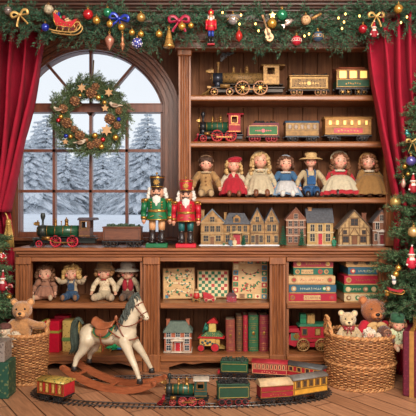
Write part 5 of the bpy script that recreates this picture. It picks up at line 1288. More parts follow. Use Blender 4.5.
for q, m, (dx, dz) in ((0, GLB, (-9, 9.5)), (1, GLG, (-6.5, 7)), (2, M((200, 160, 110), .6), (-11, 11)), (3, RED, (-3, 7.2)), (4, CREAM, (1, 4.5)), (5, M((170, 110, 80), .6), (3.5, 4))):
    mb = MB()
    if q % 2: mb.sphere((dx*k, 0, dz*k), 2.0*k, 10, 8)
    else: mb.box((dx*k, 0, dz*k), (3.6*k, .035, 4.2*k), 0, .003, (0, R(15*q), 0)); mb.box((dx*k, 0, dz*k), (.9*k, .037, 4.4*k), 1, 0, (0, R(15*q), 0))
    mb.out('parcel', [m, GOLD], t)
# little nutcracker
Y = OY-.01; k = s(Y); t = thing('nutcracker_ornament', 'small red and blue nutcracker soldier ornament hanging from the garland', 'ornament', at(211, 45.5, Y)); g = lambda x, y, z: (x*k, y*k, z*k)
mb = MB(); mb.box(g(0, -.5, .8), g(7.5, 5, 1.6), 0, .002); mb.out('base', RED, t)
for sg in (-1, 1):
    mb = MB(); mb.cyl(g(sg*1.6, 0, 1.5), g(sg*1.6, 0, 9), 1.2*k, 1.1*k, 10); mb.out('boot', EYE, t)
    mb = MB(); mb.cyl(g(sg*1.6, 0, 9), g(sg*1.6, 0, 15.5), 1.3*k, 1.4*k, 10); mb.out('leg', M((36, 62, 150), .4), t)
    mb = MB(); mb.capsule(g(sg*4.2, 0, 24.5), g(sg*4.6, 0, 17), 1.3*k, 1.1*k); mb.out('arm', M((186, 26, 44), .4), t)
    mb = MB(); mb.sphere(g(sg*3.9, 0, 25.4), g(1.8, 1.6, .9), 8, 6); mb.out('epaulette', GOLD, t)
mb = MB(); mb.lathe([(3.6*k, 14.5*k), (3.4*k, 19*k), (3.7*k, 24*k), (1.5*k, 26.5*k)], (0, 0, 0), 16, 0, 'z', 1, .75); b = mb.out('coat', M((186, 26, 44), .4), t)
mb = MB(); mb.lathe([(3.5*k, 18.4*k), (3.5*k, 19.4*k)], (0, 0, 0), 16, 0, 'z', 1, .78); [mb.sphere(g(0, -2.7, z), .5*k, 6, 4) for z in (16.5, 21, 23)]; mb.out('belt', GOLD, b)
mb = MB(); mb.sphere(g(0, 0, 28.4), 2.6*k, 14, 10); mb.sphere(g(0, -2.5, 28.3), .6*k, 6, 4); hd = mb.out('head', SKIN, t)
for sg in (-1, 1): mb = MB(); mb.sphere(g(sg*1, -2.35, 29), .42*k, 6, 4); mb.out('eye', EYE, hd)
mb = MB(); mb.sphere(g(0, -1.9, 25.8), g(1.7, .9, 2.1), 10, 8); [mb.sphere(g(sg*2.5, .3, 28), g(1, 1.3, 2), 8, 6) for sg in (-1, 1)]; mb.out('beard', WHITE, hd)
mb = MB(); mb.lathe([(2.5*k, 30*k), (2.9*k, 34.5*k), (.5*k, 34.8*k)], (0, 0, 0), 16); mb.sphere(g(0, 0, 36), .9*k, 8, 6); mb.box(g(0, -2.6, 32.2), g(1.6, .5, 1.6), 1); mb.lathe([(2.6*k, 30*k), (2.75*k, 30.8*k)], (0, 0, 0), 16, 1); mb.out('hat', [M((186, 26, 44), .4), GOLD], t)
# toy guitar
Y = OY-.02; k = s(Y); t = thing('guitar_ornament', 'small wooden toy guitar ornament hanging tilted on the garland', 'ornament', at(268.5, 35, Y), 0, None, (0, R(-18), 0))
def outline(sc=1): return [(sc*k*w*math.cos(a), k*z) for a, w, z in [(a, 0, 0) for a in ()]]
pts = []
for i in range(40):
    a = 2*PI*i/40; z = -7 + 14*(1-math.cos(a))/2; u = (z+7)/14; w = 5.2*math.sin(PI*min(1, u*1.0))**.5*(1-.34*u) - 1.5*math.exp(-((u-.55)/.14)**2)
    pts.append((k*max(.2, w)*(1 if a < PI else -1), k*z))
mb = MB(); mb.prism(pts, -.012, .012); b = mb.out('body', wood((190, 140, 84), (222, 178, 118), (20, 20, 4)), t)
mb = MB(); mb.cyl((0, -.0135, .6*k), (0, -.011, .6*k), 1.7*k, None, 16); mb.box((0, -.014, -4*k), (3.4*k, .005, .8*k)); mb.out('soundhole', M((70, 44, 30), .5), b)
mb = MB(); mb.bx(-.7*k, .7*k, -.018, -.006, 1*k, 17*k); mb.box((0, -.012, 18.6*k), (2.2*k, .01, 3.8*k), 0, .002); mb.out('neck', M((150, 100, 60), .5), t)
mb = MB(); [mb.tube([(q*.3*k, -.019, -4*k), (q*.3*k, -.020, 18*k)], .0007, 4) for q in (-1.2, 0, 1.2)]; mb.out('string', PALEGOLD, t)
# silver fish, gold star, gold stick, cone
Y = OY-.01; k = s(Y); t = thing('fish_ornament', 'silver-pink glass fish ornament beside the large green bauble', 'ornament', at(288.5, 22.5, Y), 0, None, (0, R(-35), 0))
mb = MB(); mb.sphere((0, 0, 0), (5*k, 1.8*k, 2.2*k), 14, 10); b = mb.out('body', M((184, 164, 156), .3, .5, .2, 90), t)
mb = MB(); mb.prism([(-4.4*k, 0), (-7.5*k, 2.6*k), (-6.6*k, 0), (-7.5*k, -2.6*k)], -.005, .005); mb.prism([(-1.5*k, 1.8*k), (1.5*k, 2*k), (-1.4*k, 3.6*k)], -.004, .004); mb.out('fin', M((200, 176, 160), .3, .4), t)
t = thing('star_ornament', 'small gold star ornament above the toy guitar', 'ornament', at(272.5, 15.5, OY))
mb = MB(); mb.prism([((3.8 if i % 2 == 0 else 1.7)*k*math.sin(PI*i/5), (3.8 if i % 2 == 0 else 1.7)*k*math.cos(PI*i/5)) for i in range(10)], -.008, .008); mb.out('star', M((206, 172, 112), .35, .5), t)
t = thing('stick_ornament', 'gold ribbon-wrapped stick ornament lying across the garland', 'ornament', at(316, 16.5, OY), 0, None, (0, R(62), 0))
mb = MB(); mb.cyl((0, 0, -5*k), (0, 0, 6*k), 1.4*k, 1.1*k, 10); mb.out('stick', PALEGOLD, t); mb = MB(); [mb.torus((0, 0, q*k), 1.45*k, .3*k, 'z', 12, 5) for q in (-3.5, -1, 1.5, 4)]; mb.out('wrapping', M((168, 96, 60), .4, .3), t)
def gnome(name, label, px, pyb, hp, Y, bodym=RED):
    k = hp*s(Y)/20; t = thing(name, label, 'ornament', at(px, pyb, Y)); g = lambda x, y, z: (x*k, y*k, z*k)
    mb = MB(); mb.lathe([(2.2*k, 1*k), (3.6*k, 3*k), (3.2*k, 8*k), (1.6*k, 11*k)], (0, 0, 0), 14); b = mb.out('coat', bodym, t)
    for sg in (-1, 1):
        mb = MB(); mb.sphere(g(sg*1.7, -.8, .9), g(1.3, 1.7, .9), 8, 6); mb.out('boot', EYE, t)
        mb = MB(); mb.capsule(g(sg*2.6, 0, 9), g(sg*3.9, -1, 5.5), 1.2*k, 1*k, 8); mb.out('arm', bodym, t)
        mb = MB(); mb.sphere(g(sg*4.1, -1.2, 4.6), 1.05*k, 8, 6); mb.out('mitten', WHITE, t)
    mb = MB(); mb.sphere(g(0, -.3, 11.4), 2.4*k, 12, 8); mb.sphere(g(0, -2.6, 11.4), .8*k, 8, 6); hd = mb.out('head', SKIN, t)
    for sg in (-1, 1): mb = MB(); mb.sphere(g(sg*.9, -2.4, 12.2), .35*k, 6, 4); mb.out('eye', EYE, hd)
    mb = MB(); mb.sphere(g(0, -1.6, 8.4), g(2.4, 1.4, 3.0), 12, 8); mb.out('beard', WHITE, hd)
    mb = MB(); mb.tube(spline([g(0, 0, 12.6), g(0, .1, 15), g(.3, .1, 18), g(.5, .1, 20)], 5), [2.7*k*(1-.85*i/15) for i in range(16)], 12); h_ = mb.out('hat', bodym, t)
    mb = MB(); mb.torus(g(0, 0, 12.9), 2.5*k, .7*k, 'z', 16, 6); mb.sphere(g(.5, 0, 20.2), .9*k, 8, 6); mb.out('fur_trim', WHITE, h_)
    return t
gnome('gnome_ornament', 'white-bearded gnome ornament with tall red hat below the pale gold bow', 374, 38.5, 17, OY-.01)
FL = M((255, 206, 110), .4, 0, .02, emit=4)
for (px, py) in ((222.5, 12.5), (241, 15), (255.5, 23.8), (258.5, 30.8), (239.5, 24), (304.5, 36), (309, 34), (338.5, 18), (344, 22), (342, 28.5), (359.5, 16), (407, 17), (401, 22.5), (345.5, 14)):
    Y = OY-.015; t = thing('fairy_light', 'small warm glowing fairy light tucked into the garland', 'light', at(px, py, Y), 0, 'fairy lights on the garland')
    mb = MB(); mb.sphere((0, 0, 0), (.006, .006, .0085), 8, 6); mb.out('bulb', FL, t); mb = MB(); mb.cyl((0, .004, .006), (0, .02, .016), .005, None, 6); mb.out('socket', DGREEN, t)

# ================================================================= wreath on the window
WYY = .40; wc = at(91, 117, WYY); k = s(WYY); wr = thing('fir_wreath', 'round fir wreath with pine cones, stars and wooden birds hanging on the window', 'wreath', wc)
mb = MB(); mb.torus((0, 0, 0), 27*k, 4.2*k, 'y', 48, 8, 3)
for i in range(820):
    a = random.uniform(0, 2*PI); q = random.uniform(20, 37.5)*k; 
    rad = Vector((math.cos(a), 0, math.sin(a))); tan = Vector((-rad.z, 0, rad.x)); o_ = random.uniform(-1, 1)
    d = tan*(-.9) + rad*(o_*.9 + .12) + Vector((0, -random.uniform(.1, .8), 0))
    sprig(mb, rad*q + Vector((0, -random.uniform(0, .03), 0)), d, random.uniform(.05, .095), 36, .030, .0017, (0, 1, 1, 2), 3, .05)
mb.out('foliage', NEEDLE_W, wr)
CONE = M((122, 80, 52), .6, 0, .3, 80); CONEL = M((166, 118, 76), .6, 0, .2, 80)
def pinecone(px, py, rp):
    mb = MB(); r = rp*k; c = at(px, py, WYY) - wc + Vector((0, -.055, 0)); mb.sphere(c, r*.7, 10, 8)
    for i in range(34):
        z = 1 - (i+.5)/34*1.3; a = i*2.4; q = math.sqrt(max(0, 1-z*z)); n_ = Vector((q*math.cos(a), -z, q*math.sin(a))); p = c + n_*r*.72
        mb.sphere(p + n_*r*.12, (r*.26, r*.26, r*.14), 6, 4, 1 if i % 3 == 0 else 0, (random.random(), random.random(), 0))
    mb.out('pine_cone', [CONE, CONEL], wr)
for q in ((93, 94.5, 5.6), (76.5, 102.5, 5.0), (68.5, 124, 5.4), (65, 110, 4.6), (81.5, 136.5, 5), (111, 120, 5.4), (118.5, 126.5, 3.8), (98.5, 144, 4.8), (76, 130, 3.6), (92, 146, 4), (120, 112, 3.8), (97, 88.5, 4)): pinecone(*q)
for (px, py, rp, m) in ((100, 99, 3.0, GLGO), (106, 104, 2.4, GLGO), (63, 118, 2.4, GLGO), (117, 138.5, 3.2, GLGO), (96.5, 136.5, 3.0, GLGO), (103, 147.5, 3.0, GLGO), (60.5, 121.5, 2.2, GLR), (104.5, 140.5, 2.4, GLR), (103.5, 98.5, 1.8, GLG), (68, 137, 2.2, GLB), (120, 120.5, 2.2, GLB), (72.5, 137.5, 2.4, GLGO), (82, 97, 1.8, GLGO), (108, 133, 2, GLGO), (88, 141, 2.2, M((150, 100, 66), .4))):
    mb = MB(); mb.sphere(at(px, py, WYY) - wc + Vector((0, -.062, 0)), rp*k, 12, 8); mb.out('berry_bauble', m, wr)
WOODL = M((196, 152, 104), .6, 0, .15, 50)
for (px, py, rp, n_) in ((84, 90, 4.6, 6), (110.5, 94.5, 4.4, 6), (108.5, 131.5, 6.0, 6), (107, 110, 3.8, 5), (68, 143, 3, 5)):
    c = at(px, py, WYY) - wc; mb = MB(); mb.prism([(c.x + (rp if i % 2 == 0 else rp*.5)*k*math.sin(PI*i/n_), c.z + (rp if i % 2 == 0 else rp*.5)*k*math.cos(PI*i/n_)) for i in range(2*n_)], -.085, -.07); mb.out('wooden_star', WOODL, wr)
def bird(px, py, sc, dr):
    c = at(px, py, WYY) - wc + Vector((0, -.075, 0)); q = sc*k; mb = MB()
    mb.sphere(c, (q*4.4, q*2.0, q*2.3), 12, 8, 0, (0, R(10*dr), 0)); mb.sphere(c + Vector((-dr*q*3.6, 0, q*2.0)), q*1.7, 10, 8); mb.capsule(c + Vector((dr*q*3, 0, 0)), c + Vector((dr*q*8, 0, -q*.2)), q*1.2, q*.6)
    o = fused(mb, 'wooden_bird', M((206, 186, 162), .7, 0, .15), wr, .0035, 2)
    mb = MB(); mb.cyl(c + Vector((-dr*q*5.0, 0, q*1.9)), c + Vector((-dr*q*6.6, 0, q*1.6)), q*.5, q*.1, 6); mb.out('beak', BRASS, o)
    mb = MB(); mb.sphere(c + Vector((dr*q*1, -q*1.7, q*.2)), (q*3.2, q*.7, q*1.4), 10, 6); mb.out('wing', M((140, 112, 90), .7), o)
bird(116, 107, 1.0, 1); bird(83, 143.5, .95, -1); bird(60, 111, .8, 1)
mb = MB(); mb.tube([(0, .05, 27*k), (0, .06, 38*k), (0, .10, 60*k)], .006, 6); mb.out('hanging_ribbon', GBOW, wr)

# ================================================================= decorated firs at the sides
def big_fir(label, px, Y, z0, ztop, r0, n, seed, fbot):
    random.seed(seed); t = thing('christmas_tree', label, 'christmas tree', (xx(px, Y), Y, 0))
    mb = MB(); mb.cyl((0, 0, 0), (0, 0, ztop*.9), .05, .012, 10); mb.cyl((0, 0, 0), (0, 0, .05), .16, .12, 20); mb.out('trunk', BARK, t)
    mb = MB()
    for i in range(n):
        u = ((i+random.random())/n)**1.25; z = lerp(fbot, ztop, u); rr = r0*(1-u)**.66 + .02; a = random.uniform(0, 2*PI)
        d = Vector((math.cos(a), math.sin(a), .28 - .1*(1-u))).normalized(); L = rr*random.uniform(.82, 1.08)
        wx, lim = xx(px, Y), (-.06 if px > 0 else .20)          # branches pressed in by the curtain and the cabinets
        if d.y > 0: L = min(L, max(.06, (lim - Y)/d.y - .06))
        if px < 0 and wx + d.x*L > -1.36 and Y + d.y*L > -.10: L = max(.06, min(L, (-1.36-wx)/max(.05, d.x)))
        p0 = Vector((0, 0, z - .12*L)); P = [p0, p0 + d*L*.5, p0 + d*L + Vector((0, 0, -.05*L))]
        mb.tube(P, [.007, .005, .003], 4, 3, False)
        sd = Vector((-math.sin(a), math.cos(a), 0))
        for q in (.25, .4, .52, .64, .75, .86, .95):
            if L*q < .04: continue
            for sg in (-1, 1): sprig(mb, p0 + d*L*q + Vector((0, 0, -.05*L*q*q)), tuple(d*random.uniform(.5, 1) + sd*sg*random.uniform(.5, 1.1) + Vector((0, 0, random.uniform(-.35, .3)))), random.uniform(.075, .135), 30, .036, .0021, (0, 0, 1, 1, 2), 3, .2)
        sprig(mb, p0 + d*L*.9, tuple(d), .11, 34, .034, .0021, (0, 1, 2), 3, .2)
    mb.out('foliage', NEEDLE_T, t); return t
TX, TYY = 443, -.17
big_fir('decorated green fir tree beside the bookcase-side curtain and toy basket', TX, TYY, 0, 2.02, .405, 300, 3, .42)
big_fir('decorated green fir tree beside the tied-back curtain, mostly out of the frame', -48, -.12, 0, 1.5, .42, 190, 5, .22)
random.seed(11)
def treeY(px, py, cx, Y0, r0, ztop, zb):
    u = min(1, max(0, (zz(py, Y0-.25) - zb)/(ztop - zb))); r = r0*(1-u)**.66 + .02; dx = (px-cx)*s(Y0-.25); return Y0 - math.sqrt(max(.0009, r*r*.9 - dx*dx)) - .015
TR = lambda px, py: treeY(px, py, TX, TYY, .405, 2.02, .42)
TL = lambda px, py: treeY(px, py, -48, -.12, .42, 1.5, .22)
def tb(label, px, py, r, m, **k_): bauble(label, px, py, r, m, TR(px, py), 'baubles on the fir tree', **k_)
tb('large pale gold bauble on the fir at the height of the doll shelf', 395.5, 202, 5.4, M((206, 174, 104), .3, .6, .1))
tb('dark purple-blue bauble on the fir near its top', 411, 161, 5.0, GLP)
tb('small gold bauble left of the purple-blue bauble on the fir', 405, 166.5, 2.6, GLGO)
tb('large champagne gold bauble above the red elf on the fir', 413.5, 232, 5.6, M((214, 184, 126), .25, .6, .1))
tb('gold bauble on the fir level with the top of the stacked games', 398.5, 268, 3.0, GLGO)
tb('gold bauble just under another one at the fir edge beside the stacked games', 396, 274, 3.0, GLGO)
tb('small gold bauble low on the fir below the red ribbon sleigh', 387.5, 294, 2.4, GLGO)
tb('tiny gold bauble on the fir above the purple-blue bauble tip', 408, 174, 1.8, GLGO)
bow('gold bow near the top of the fir beside the bookcase-side curtain', 412, 142, 6, GBOW, TR(412, 142), 1.6)
Y = TR(408, 133); k = s(Y); t = thing('bird_ornament', 'teal glass bird ornament near the top of the fir', 'ornament', at(408, 134, Y), 0, None, (0, R(25), 0))
mb = MB(); mb.sphere((0, 0, 0), (3.6*k, 2*k, 2.4*k), 12, 8); mb.sphere((-2.6*k, 0, 2.4*k), 1.7*k, 10, 8); mb.capsule((2.5*k, 0, -.4*k), (6*k, 0, -1.6*k), 1.2*k, .6*k); b = fused(mb, 'body', M((26, 122, 124), .25, .4, .1, coat=.5), t, .004, 2); mb = MB(); mb.cyl((-4*k, 0, 2.4*k), (-5.6*k, 0, 2*k), .5*k, .1*k, 6); mb.out('beak', GOLD, t)
pendant('teardrop_ornament', 'pinkish glass drop ornament on the fir below the purple-blue bauble', 403.5, 183, TR(403.5, 183), [(.3, -5), (1.6, -3.5), (2.4, -1), (1.4, 2.5), (.5, 5)], M((196, 150, 136), .3, .3), GOLD, 3)
gnome('gnome_ornament', 'figure ornament in red and green with white beard on the fir level with the dolls', 413, 194, 20, TR(413, 188))
gnome('elf_ornament', 'slim red elf ornament hanging on the fir beneath the champagne bauble', 411.5, 270, 24, TR(411.5, 258), M((184, 24, 52), .6))
Y = TR(393, 283) ; k = s(Y)
t = thing('mouse_ornament', 'white mouse ornament riding above the red sleigh on the fir', 'ornament', at(394, 284.5, Y-.01))
g = lambda x, y, z: (x*k, y*k, z*k); mb = MB(); mb.sphere(g(0, 0, 2.5), g(2.2, 2, 2.8), 12, 8); mb.sphere(g(-.4, -.6, 6.4), 2*k, 12, 8); mb.sphere(g(-.9, -2.2, 6), g(.9, 1.2, .8), 8, 6); [mb.sphere(g(q-.4, 0, 8.4), g(1.1, .5, 1.2), 8, 6) for q in (-1.7, 1.7)]; fused(mb, 'body', M((220, 212, 200), .7), t, .004, 1)
mb = MB(); [mb.sphere(g(-.4+q, -2.3, 6.9), .32*k, 6, 4) for q in (-.8, .8)]; mb.out('eye', EYE, t); mb = MB(); mb.torus(g(-.2, 0, 4.7), 1.5*k, .6*k); mb.out('scarf', M((60, 110, 160), .7), t)
t = thing('sleigh_ornament', 'small red and gold sleigh ornament on the fir above the toy basket', 'ornament', at(394, 290, Y-.02), 0, None, (0, R(12), 0))
mb = MB(); mb.prism([(-7*k, 2*k), (-6*k, -1*k), (6*k, -1.2*k), (8.5*k, 2.4*k), (6.5*k, 2*k), (3*k, .8*k), (-3*k, .9*k)], -.02, .02); mb.out('body', RED, t)
for y in (-.018, .018): mb = MB(); mb.tube(spline([(-8*k, y, -2.6*k), (5*k, y, -3*k), (9*k, y, -1*k), (9.5*k, y, 1.5*k), (8*k, y, 1.6*k)], 6), .004, 5); [mb.tube([(q*k, y, -1*k), (q*k, y, -2.8*k)], .003, 4) for q in (-4, 3)]; mb.out('runner', GOLD, t)
# fir on the window side
bauble('red glass bauble with white pattern on the fir below the gold tassel', 1, 258, 5, M((186, 30, 44), .2, .1, .1, coat=.6), TL(1, 258), None, (WHITE, 'dots'))
t = gnome('gnome_ornament', 'white-bearded ornament face on the fir beside the cabinet post', 2.5, 292, 21, TL(2.5, 282))
bow('red and white ribbon bow on the fir beside the cabinet post', 6.5, 287, 6, spots((178, 30, 44), (220, 200, 190), 160, .3, .6), TL(6, 287)-.03, 1.0)
bauble('gold bauble at the tip of a fir branch above the teddy bear', 9, 297, 2.8, GLGO, TL(9, 297))
# ================================================================= middle cabinet: board games, tin toys, brick house, books
GG = 'wooden board games leaning on the cabinet shelf'
MAPLE = wood((186, 142, 84), (214, 172, 112), (4, 4, 18), .5); EDGEW = M((150, 104, 58), .6)
def board(label, px0, px1, pyb, pyt, Y, z, tilt, paint, roll=0):
    k = s(Y); w = (px1-px0)*k; h = (pyb-pyt)*k; t = thing('board_game', label, 'board game', (xx((px0+px1)/2, Y), Y, z+.003), 0, GG, (R(-tilt), R(roll), 0))
    mb = MB(); mb.bx(-w/2, w/2, 0, .022, 0, h, 0, .003); b = mb.out('board', MAPLE, t)
    mb = MB(); e = .006
    for (a, b_, c, d) in ((-w/2, w/2, 0, e), (-w/2, w/2, h-e, h), (-w/2, -w/2+e, e, h-e), (w/2-e, w/2, e, h-e)): mb.bx(a, b_, -.005, .006, c, d, 0, .001)
    mb.out('rim', EDGEW, t); paint(w, h, t, k); return t
YB_ = .17
PG = M((44, 116, 74), .6, 0, .2); PR = M((176, 46, 44), .6, 0, .2); PB = M((60, 120, 138), .6, 0, .2); PC = M((226, 200, 152), .6, 0, .1); PBR = M((132, 92, 56), .6, 0, .2); PK = M((44, 36, 34), .6)
def paint_trail(w, h, t, k):
    rnd = random.Random(4); mb = MB()
    P = spline([(-w*.35, -.001, h*.15), (-w*.1, -.001, h*.3), (w*.25, -.001, h*.2), (w*.33, -.001, h*.45), (0, -.001, h*.5), (-w*.35, -.001, h*.55), (-w*.25, -.001, h*.8), (w*.1, -.001, h*.7), (w*.35, -.001, h*.86)], 6)
    mb.tube(P, [.007]*len(P), 6, 0, True, True, .25)
    for i, p in enumerate(P[::3]): mb.box(p + Vector((0, -.0015, 0)), (.009, .002, .009), 1 + i % 4, 0, (0, i, 0))
    mb.out('painted_trail', [PC, PR, PG, PBR, PB], t)
    mb = MB()
    for i in range(80):
        x, z = rnd.uniform(-.42, .42)*w, rnd.uniform(.08, .92)*h
        if rnd.random() < .6: mb.sphere((x, -.0005, z), (rnd.uniform(.005, .012), .0016, rnd.uniform(.004, .010)), 8, 5, 0 if rnd.random() < .7 else 1, (0, rnd.random()*3, 0))
        else: mb.box((x, -.001, z), (rnd.uniform(.003, .008), .002, rnd.uniform(.006, .014)), rnd.choice((1, 2, 3)), 0, (0, rnd.uniform(-1, 1), 0))
    mb.box((-w*.38, -.001, h*.09), (.022, .003, .022), 4); mb.box((w*.37, -.001, h*.12), (.02, .003, .02), 2)
    mb.out('painted_picture', [PG, PBR, PR, PC, PB], t)
def paint_check(w, h, t, k):
    mb = MB(); nx, nz = 9, 8; cw, ch = w*.90/nx, h*.90/nz; rnd = random.Random(3)
    for i in range(nx):
        for j in range(nz):
            if (i+j) % 2: c_ = 0 if rnd.random() < .78 else 2
            else: c_ = 1
            mb.box((-w*.45+cw*(i+.5), -.0004, h*.05+ch*(j+.5)), (cw*.97, .0018, ch*.97), c_)
    mb.out('painted_squares', [PG, PC, PR], t)
def paint_clock(w, h, t, k):
    mb = MB(); q = w*.145; cols = [2, 4, 3, 0, 2, 4]; n = 0
    for j in range(7):
        for sg in (-1, 1):
            z = h*.07 + (h*.86)*j/6
            mb.box((sg*w*.405, -.0004, z), (q, .002, h*.115), (0, 1, 2, 0, 1, 0, 1)[j] if sg > 0 else (3, 2, 1, 2, 0, 3, 2)[j]); mb.sphere((sg*w*.405, -.001, z), (q*.28, .002, q*.28), 8, 5, 3 if (j+(sg > 0)) % 2 else 4)
    for i in range(3):
        for zz__ in (.07, .93):
            if zz__ > .5 or True: mb.box((w*(-.22+.22*i), -.0004, h*zz__), (q, .002, h*.115), (3, 0, 4)[i] if zz__ > .5 else (4, 1, 3)[i]); mb.sphere((w*(-.22+.22*i), -.001, h*zz__), (q*.26, .002, q*.26), 8, 5, 4-i)
    mb.out('painted_border', [PB, PG, PR, PC, PBR], t)
    mb = MB(); mb.torus((0, -.001, h*.78), w*.24, .0022, 'y', 26, 5, 2, 1, .8, (R(200), R(345)))
    for i in range(5): a = R(205+34*i); mb.sphere((w*.24*math.cos(a), -.001, h*.78+w*.19*math.sin(a)), (.006, .002, .006), 8, 5, 1)
    for i in range(22):
        x, z = random.uniform(-.26, .26)*w, random.uniform(.18, .44)*h; mb.sphere((x, -.0005, z), (random.uniform(.006, .013), .0018, random.uniform(.004, .008)), 8, 5, (0, 0, 3, 1)[i % 4], (0, random.random()*3, 0))
    for (x, z) in ((-.1, .62), (.12, .58), (.22, .66), (-.2, .52), (0, .5)): mb.sphere((x*w, -.0005, z*h), (.010, .0018, .006), 8, 5, 0)
    mb.out('painted_picture', [PG, PR, PK, PBR], t)
board('wooden board game with winding painted trail, leaning beside the chequered board', 163, 195.5, 304, 272.5, YB_, ZL, 12, paint_trail, -1.5)
board('green and cream chequered game board leaning in the middle of the shelf', 197, 229, 304, 276, YB_+.06, ZL, 14, paint_check)
board('tallest game board with coloured picture squares around its border', 232, 267.5, 304.5, 264, YB_, ZL, 10, paint_clock, 1.5)
# tin toys in front of the boards
Y = .085; k = s(Y); t = thing('tin_toy', 'tiny red and cream tin figure on teal wheels before the trail board', 'tin toy', (xx(196.5, Y), Y, ZL)); g = lambda x, y, z: (x*k, y*k, z*k)
mb = MB(); mb.lathe([(3.0*k, 3*k), (3.3*k, 5*k), (2.8*k, 8.2*k), (1.4*k, 9*k)], (0, 0, 0), 14); b = mb.out('body', M((184, 44, 40), .4), t)
mb = MB(); mb.sphere(g(0, 0, 9.6), g(2.4, 2.2, 2.1), 12, 8); mb.out('head', CREAM, t); mb = MB(); mb.lathe([(2.5*k, 10.6*k), (2.2*k, 12.2*k), (.6*k, 12.8*k)], (0, 0, 0), 12); mb.out('cap', M((150, 110, 70), .6), t)
mb = MB(); mb.bx(-4*k, 4*k, -2*k, 2*k, 2*k, 3.2*k, 0, .001); mb.out('platform', M((196, 162, 96), .5), t)
for q in (-3, 3):
    for yy in (-2.2, 2.2): wheel(t, q*k, yy*k, 1.6*k, [TEAL, BRASS], 0, .006)
t = thing('tin_toy', 'small red toy truck with slanted body before the chequered board', 'tin toy', (xx(209, Y), Y, ZL), R(12))
mb = MB(); mb.prism([(-6*k, 4*k), (-6.5*k, 9.5*k), (-3*k, 9.5*k), (4.5*k, 5.5*k), (5.5*k, 2.2*k), (-5*k, 2.2*k)], -2.6*k, 2.6*k); mb.out('body', M((178, 30, 44), .35, 0, .15, coat=.4), t)
mb = MB(); mb.bx(-5.5*k, 6*k, -2.8*k, 2.8*k, 1.6*k, 2.6*k, 0, .001); mb.box(g(5.8, 0, 3), g(1.5, 5.6, 2.6), 0, .002); mb.out('bumper', CREAM, t)
for q in (-3.6, 3.6):
    for yy in (-2.8, 2.8): wheel(t, q*k, yy*k, 1.9*k, [CREAM, RED], 0, .006)
t = thing('tin_toy', 'small dark red tin toy house with printed patterns before the tallest game board', 'tin toy', (xx(231.5, Y), Y, ZL))
mb = MB(); mb.bx(-5*k, 5*k, -2.6*k, 2.6*k, 0, 5.6*k, 0, .001); mb.out('body', spots((150, 34, 48), (210, 180, 160), 130, .3, .5, 0, (70, 110, 130)), t)
mb = MB(); mb.prism([(-5.6*k, 5.6*k), (5.6*k, 5.6*k), (2.6*k, 9*k), (-2.6*k, 9*k)], -3*k, 3*k); mb.out('roof', M((96, 50, 56), .5), t)
mb = MB(); mb.cyl(g(1.5, 0, 8.5), g(1.5, 0, 11), .8*k, None, 8); mb.out('chimney', M((52, 100, 110), .5), t)
# brick house
YBH = .14
house('model_house', 'large red brick model house with green-grey roof and two chimneys in the cabinet', 165, 191.5, 356, 321, YBH, ZB, .13, M((166, 92, 64), .8, 0, .22, 120, bump=.4), M((98, 112, 100), .7, 0, .2, 50, bump=.4), dict(kind='hip', eave=.70, win=g3(.60, (.16, .5, .84), .15, .14)+g3(.38, (.16, .84), .15, .15)+g3(.16, (.16, .84), .15, .16), door=[(.5, .18, .30, M((178, 26, 40), .5))], frame=WHITE, pane=M((58, 66, 72), .25), chim=[(.12, 1.08, .13), (.86, 1.08, .13)], chimm=M((170, 98, 70), .8), cornice=[.49, .68], porch=(.5, .42, .40), porchm=M((206, 190, 170), .6), basem=M((190, 178, 160), .8)))
# tin carousel car on red wheels
Y = .13; k = s(Y); t = thing('toy_carriage', 'yellow tin toy carriage with red wheels and green canopy beside the books', 'toy carriage', (xx(211, Y), Y, ZB), R(-6))
g = lambda x, y, z: (x*k, y*k, z*k); mb = MB(); mb.bx(-11*k, 5*k, -5*k, 5*k, 5.5*k, 13*k, 0, .003); mb.bx(5*k, 9*k, -4*k, 4*k, 5.5*k, 14*k, 0, .003); b = mb.out('body', M((206, 158, 82), .45), t)
mb = MB(); [mb.sphere((x*k, -5.1*k, z*k), (r*k, .5*k, r*k), 8, 5) for x, z, r in ((-8, 9, 1.4), (-5, 10.6, 1.2), (-3, 8.4, 1.5), (-.5, 9.6, 1.3), (2, 8, 1.2), (-6.5, 7, .9))]; mb.out('painted_flower', M((34, 70, 78), .5), b)
mb = MB(); mb.prism([(-13*k, 13.4*k), (14*k, 13.4*k), (11*k, 15*k), (-11*k, 15*k)], -6*k, 6*k); mb.out('deck', M((184, 36, 40), .4), t)
mb = MB(); mb.prism([(3*k, 3.2*k), (14*k, 3.2*k), (11*k, 5.5*k), (3*k, 5.5*k)], -5*k, 5*k); mb.out('step', M((150, 120, 60), .5), t)
mb = MB(); mb.prism([(-10*k, 15*k), (12*k, 15*k), (8*k, 19*k), (-4*k, 19.5*k)], -5*k, 5*k); mb.out('canopy', spots((70, 110, 72), (196, 170, 90), 110, .3, .5), t)
mb = MB(); mb.bx(-2*k, 5*k, -3.4*k, 3.4*k, 19*k, 28*k, 0, .004); mb.out('cabin', M((204, 176, 96), .5), t)
mb = MB(); mb.tube([g(-8, 0, 18), g(-5, 0, 27), g(-1, 0, 22)], 1.1*k, 8); mb.sphere(g(-5, 0, 22), 2.4*k, 10, 8); mb.out('rider', M((40, 112, 92), .5), t)
mb = MB(); mb.prism([(-4*k, 28*k), (7*k, 28*k), (5*k, 31*k), (3*k, 33.5*k), (-1*k, 31*k)], -4.2*k, 4.2*k); mb.out('roof', M((178, 36, 38), .4), t)
for q, r in ((-9.5, 3.6), (4.5, 4.4)):
    for yy in (-5.6, 5.6): wheel(t, q*k, yy*k, r*k, [M((52, 60, 56), .5), M((184, 34, 44), .4)], 0, .010)
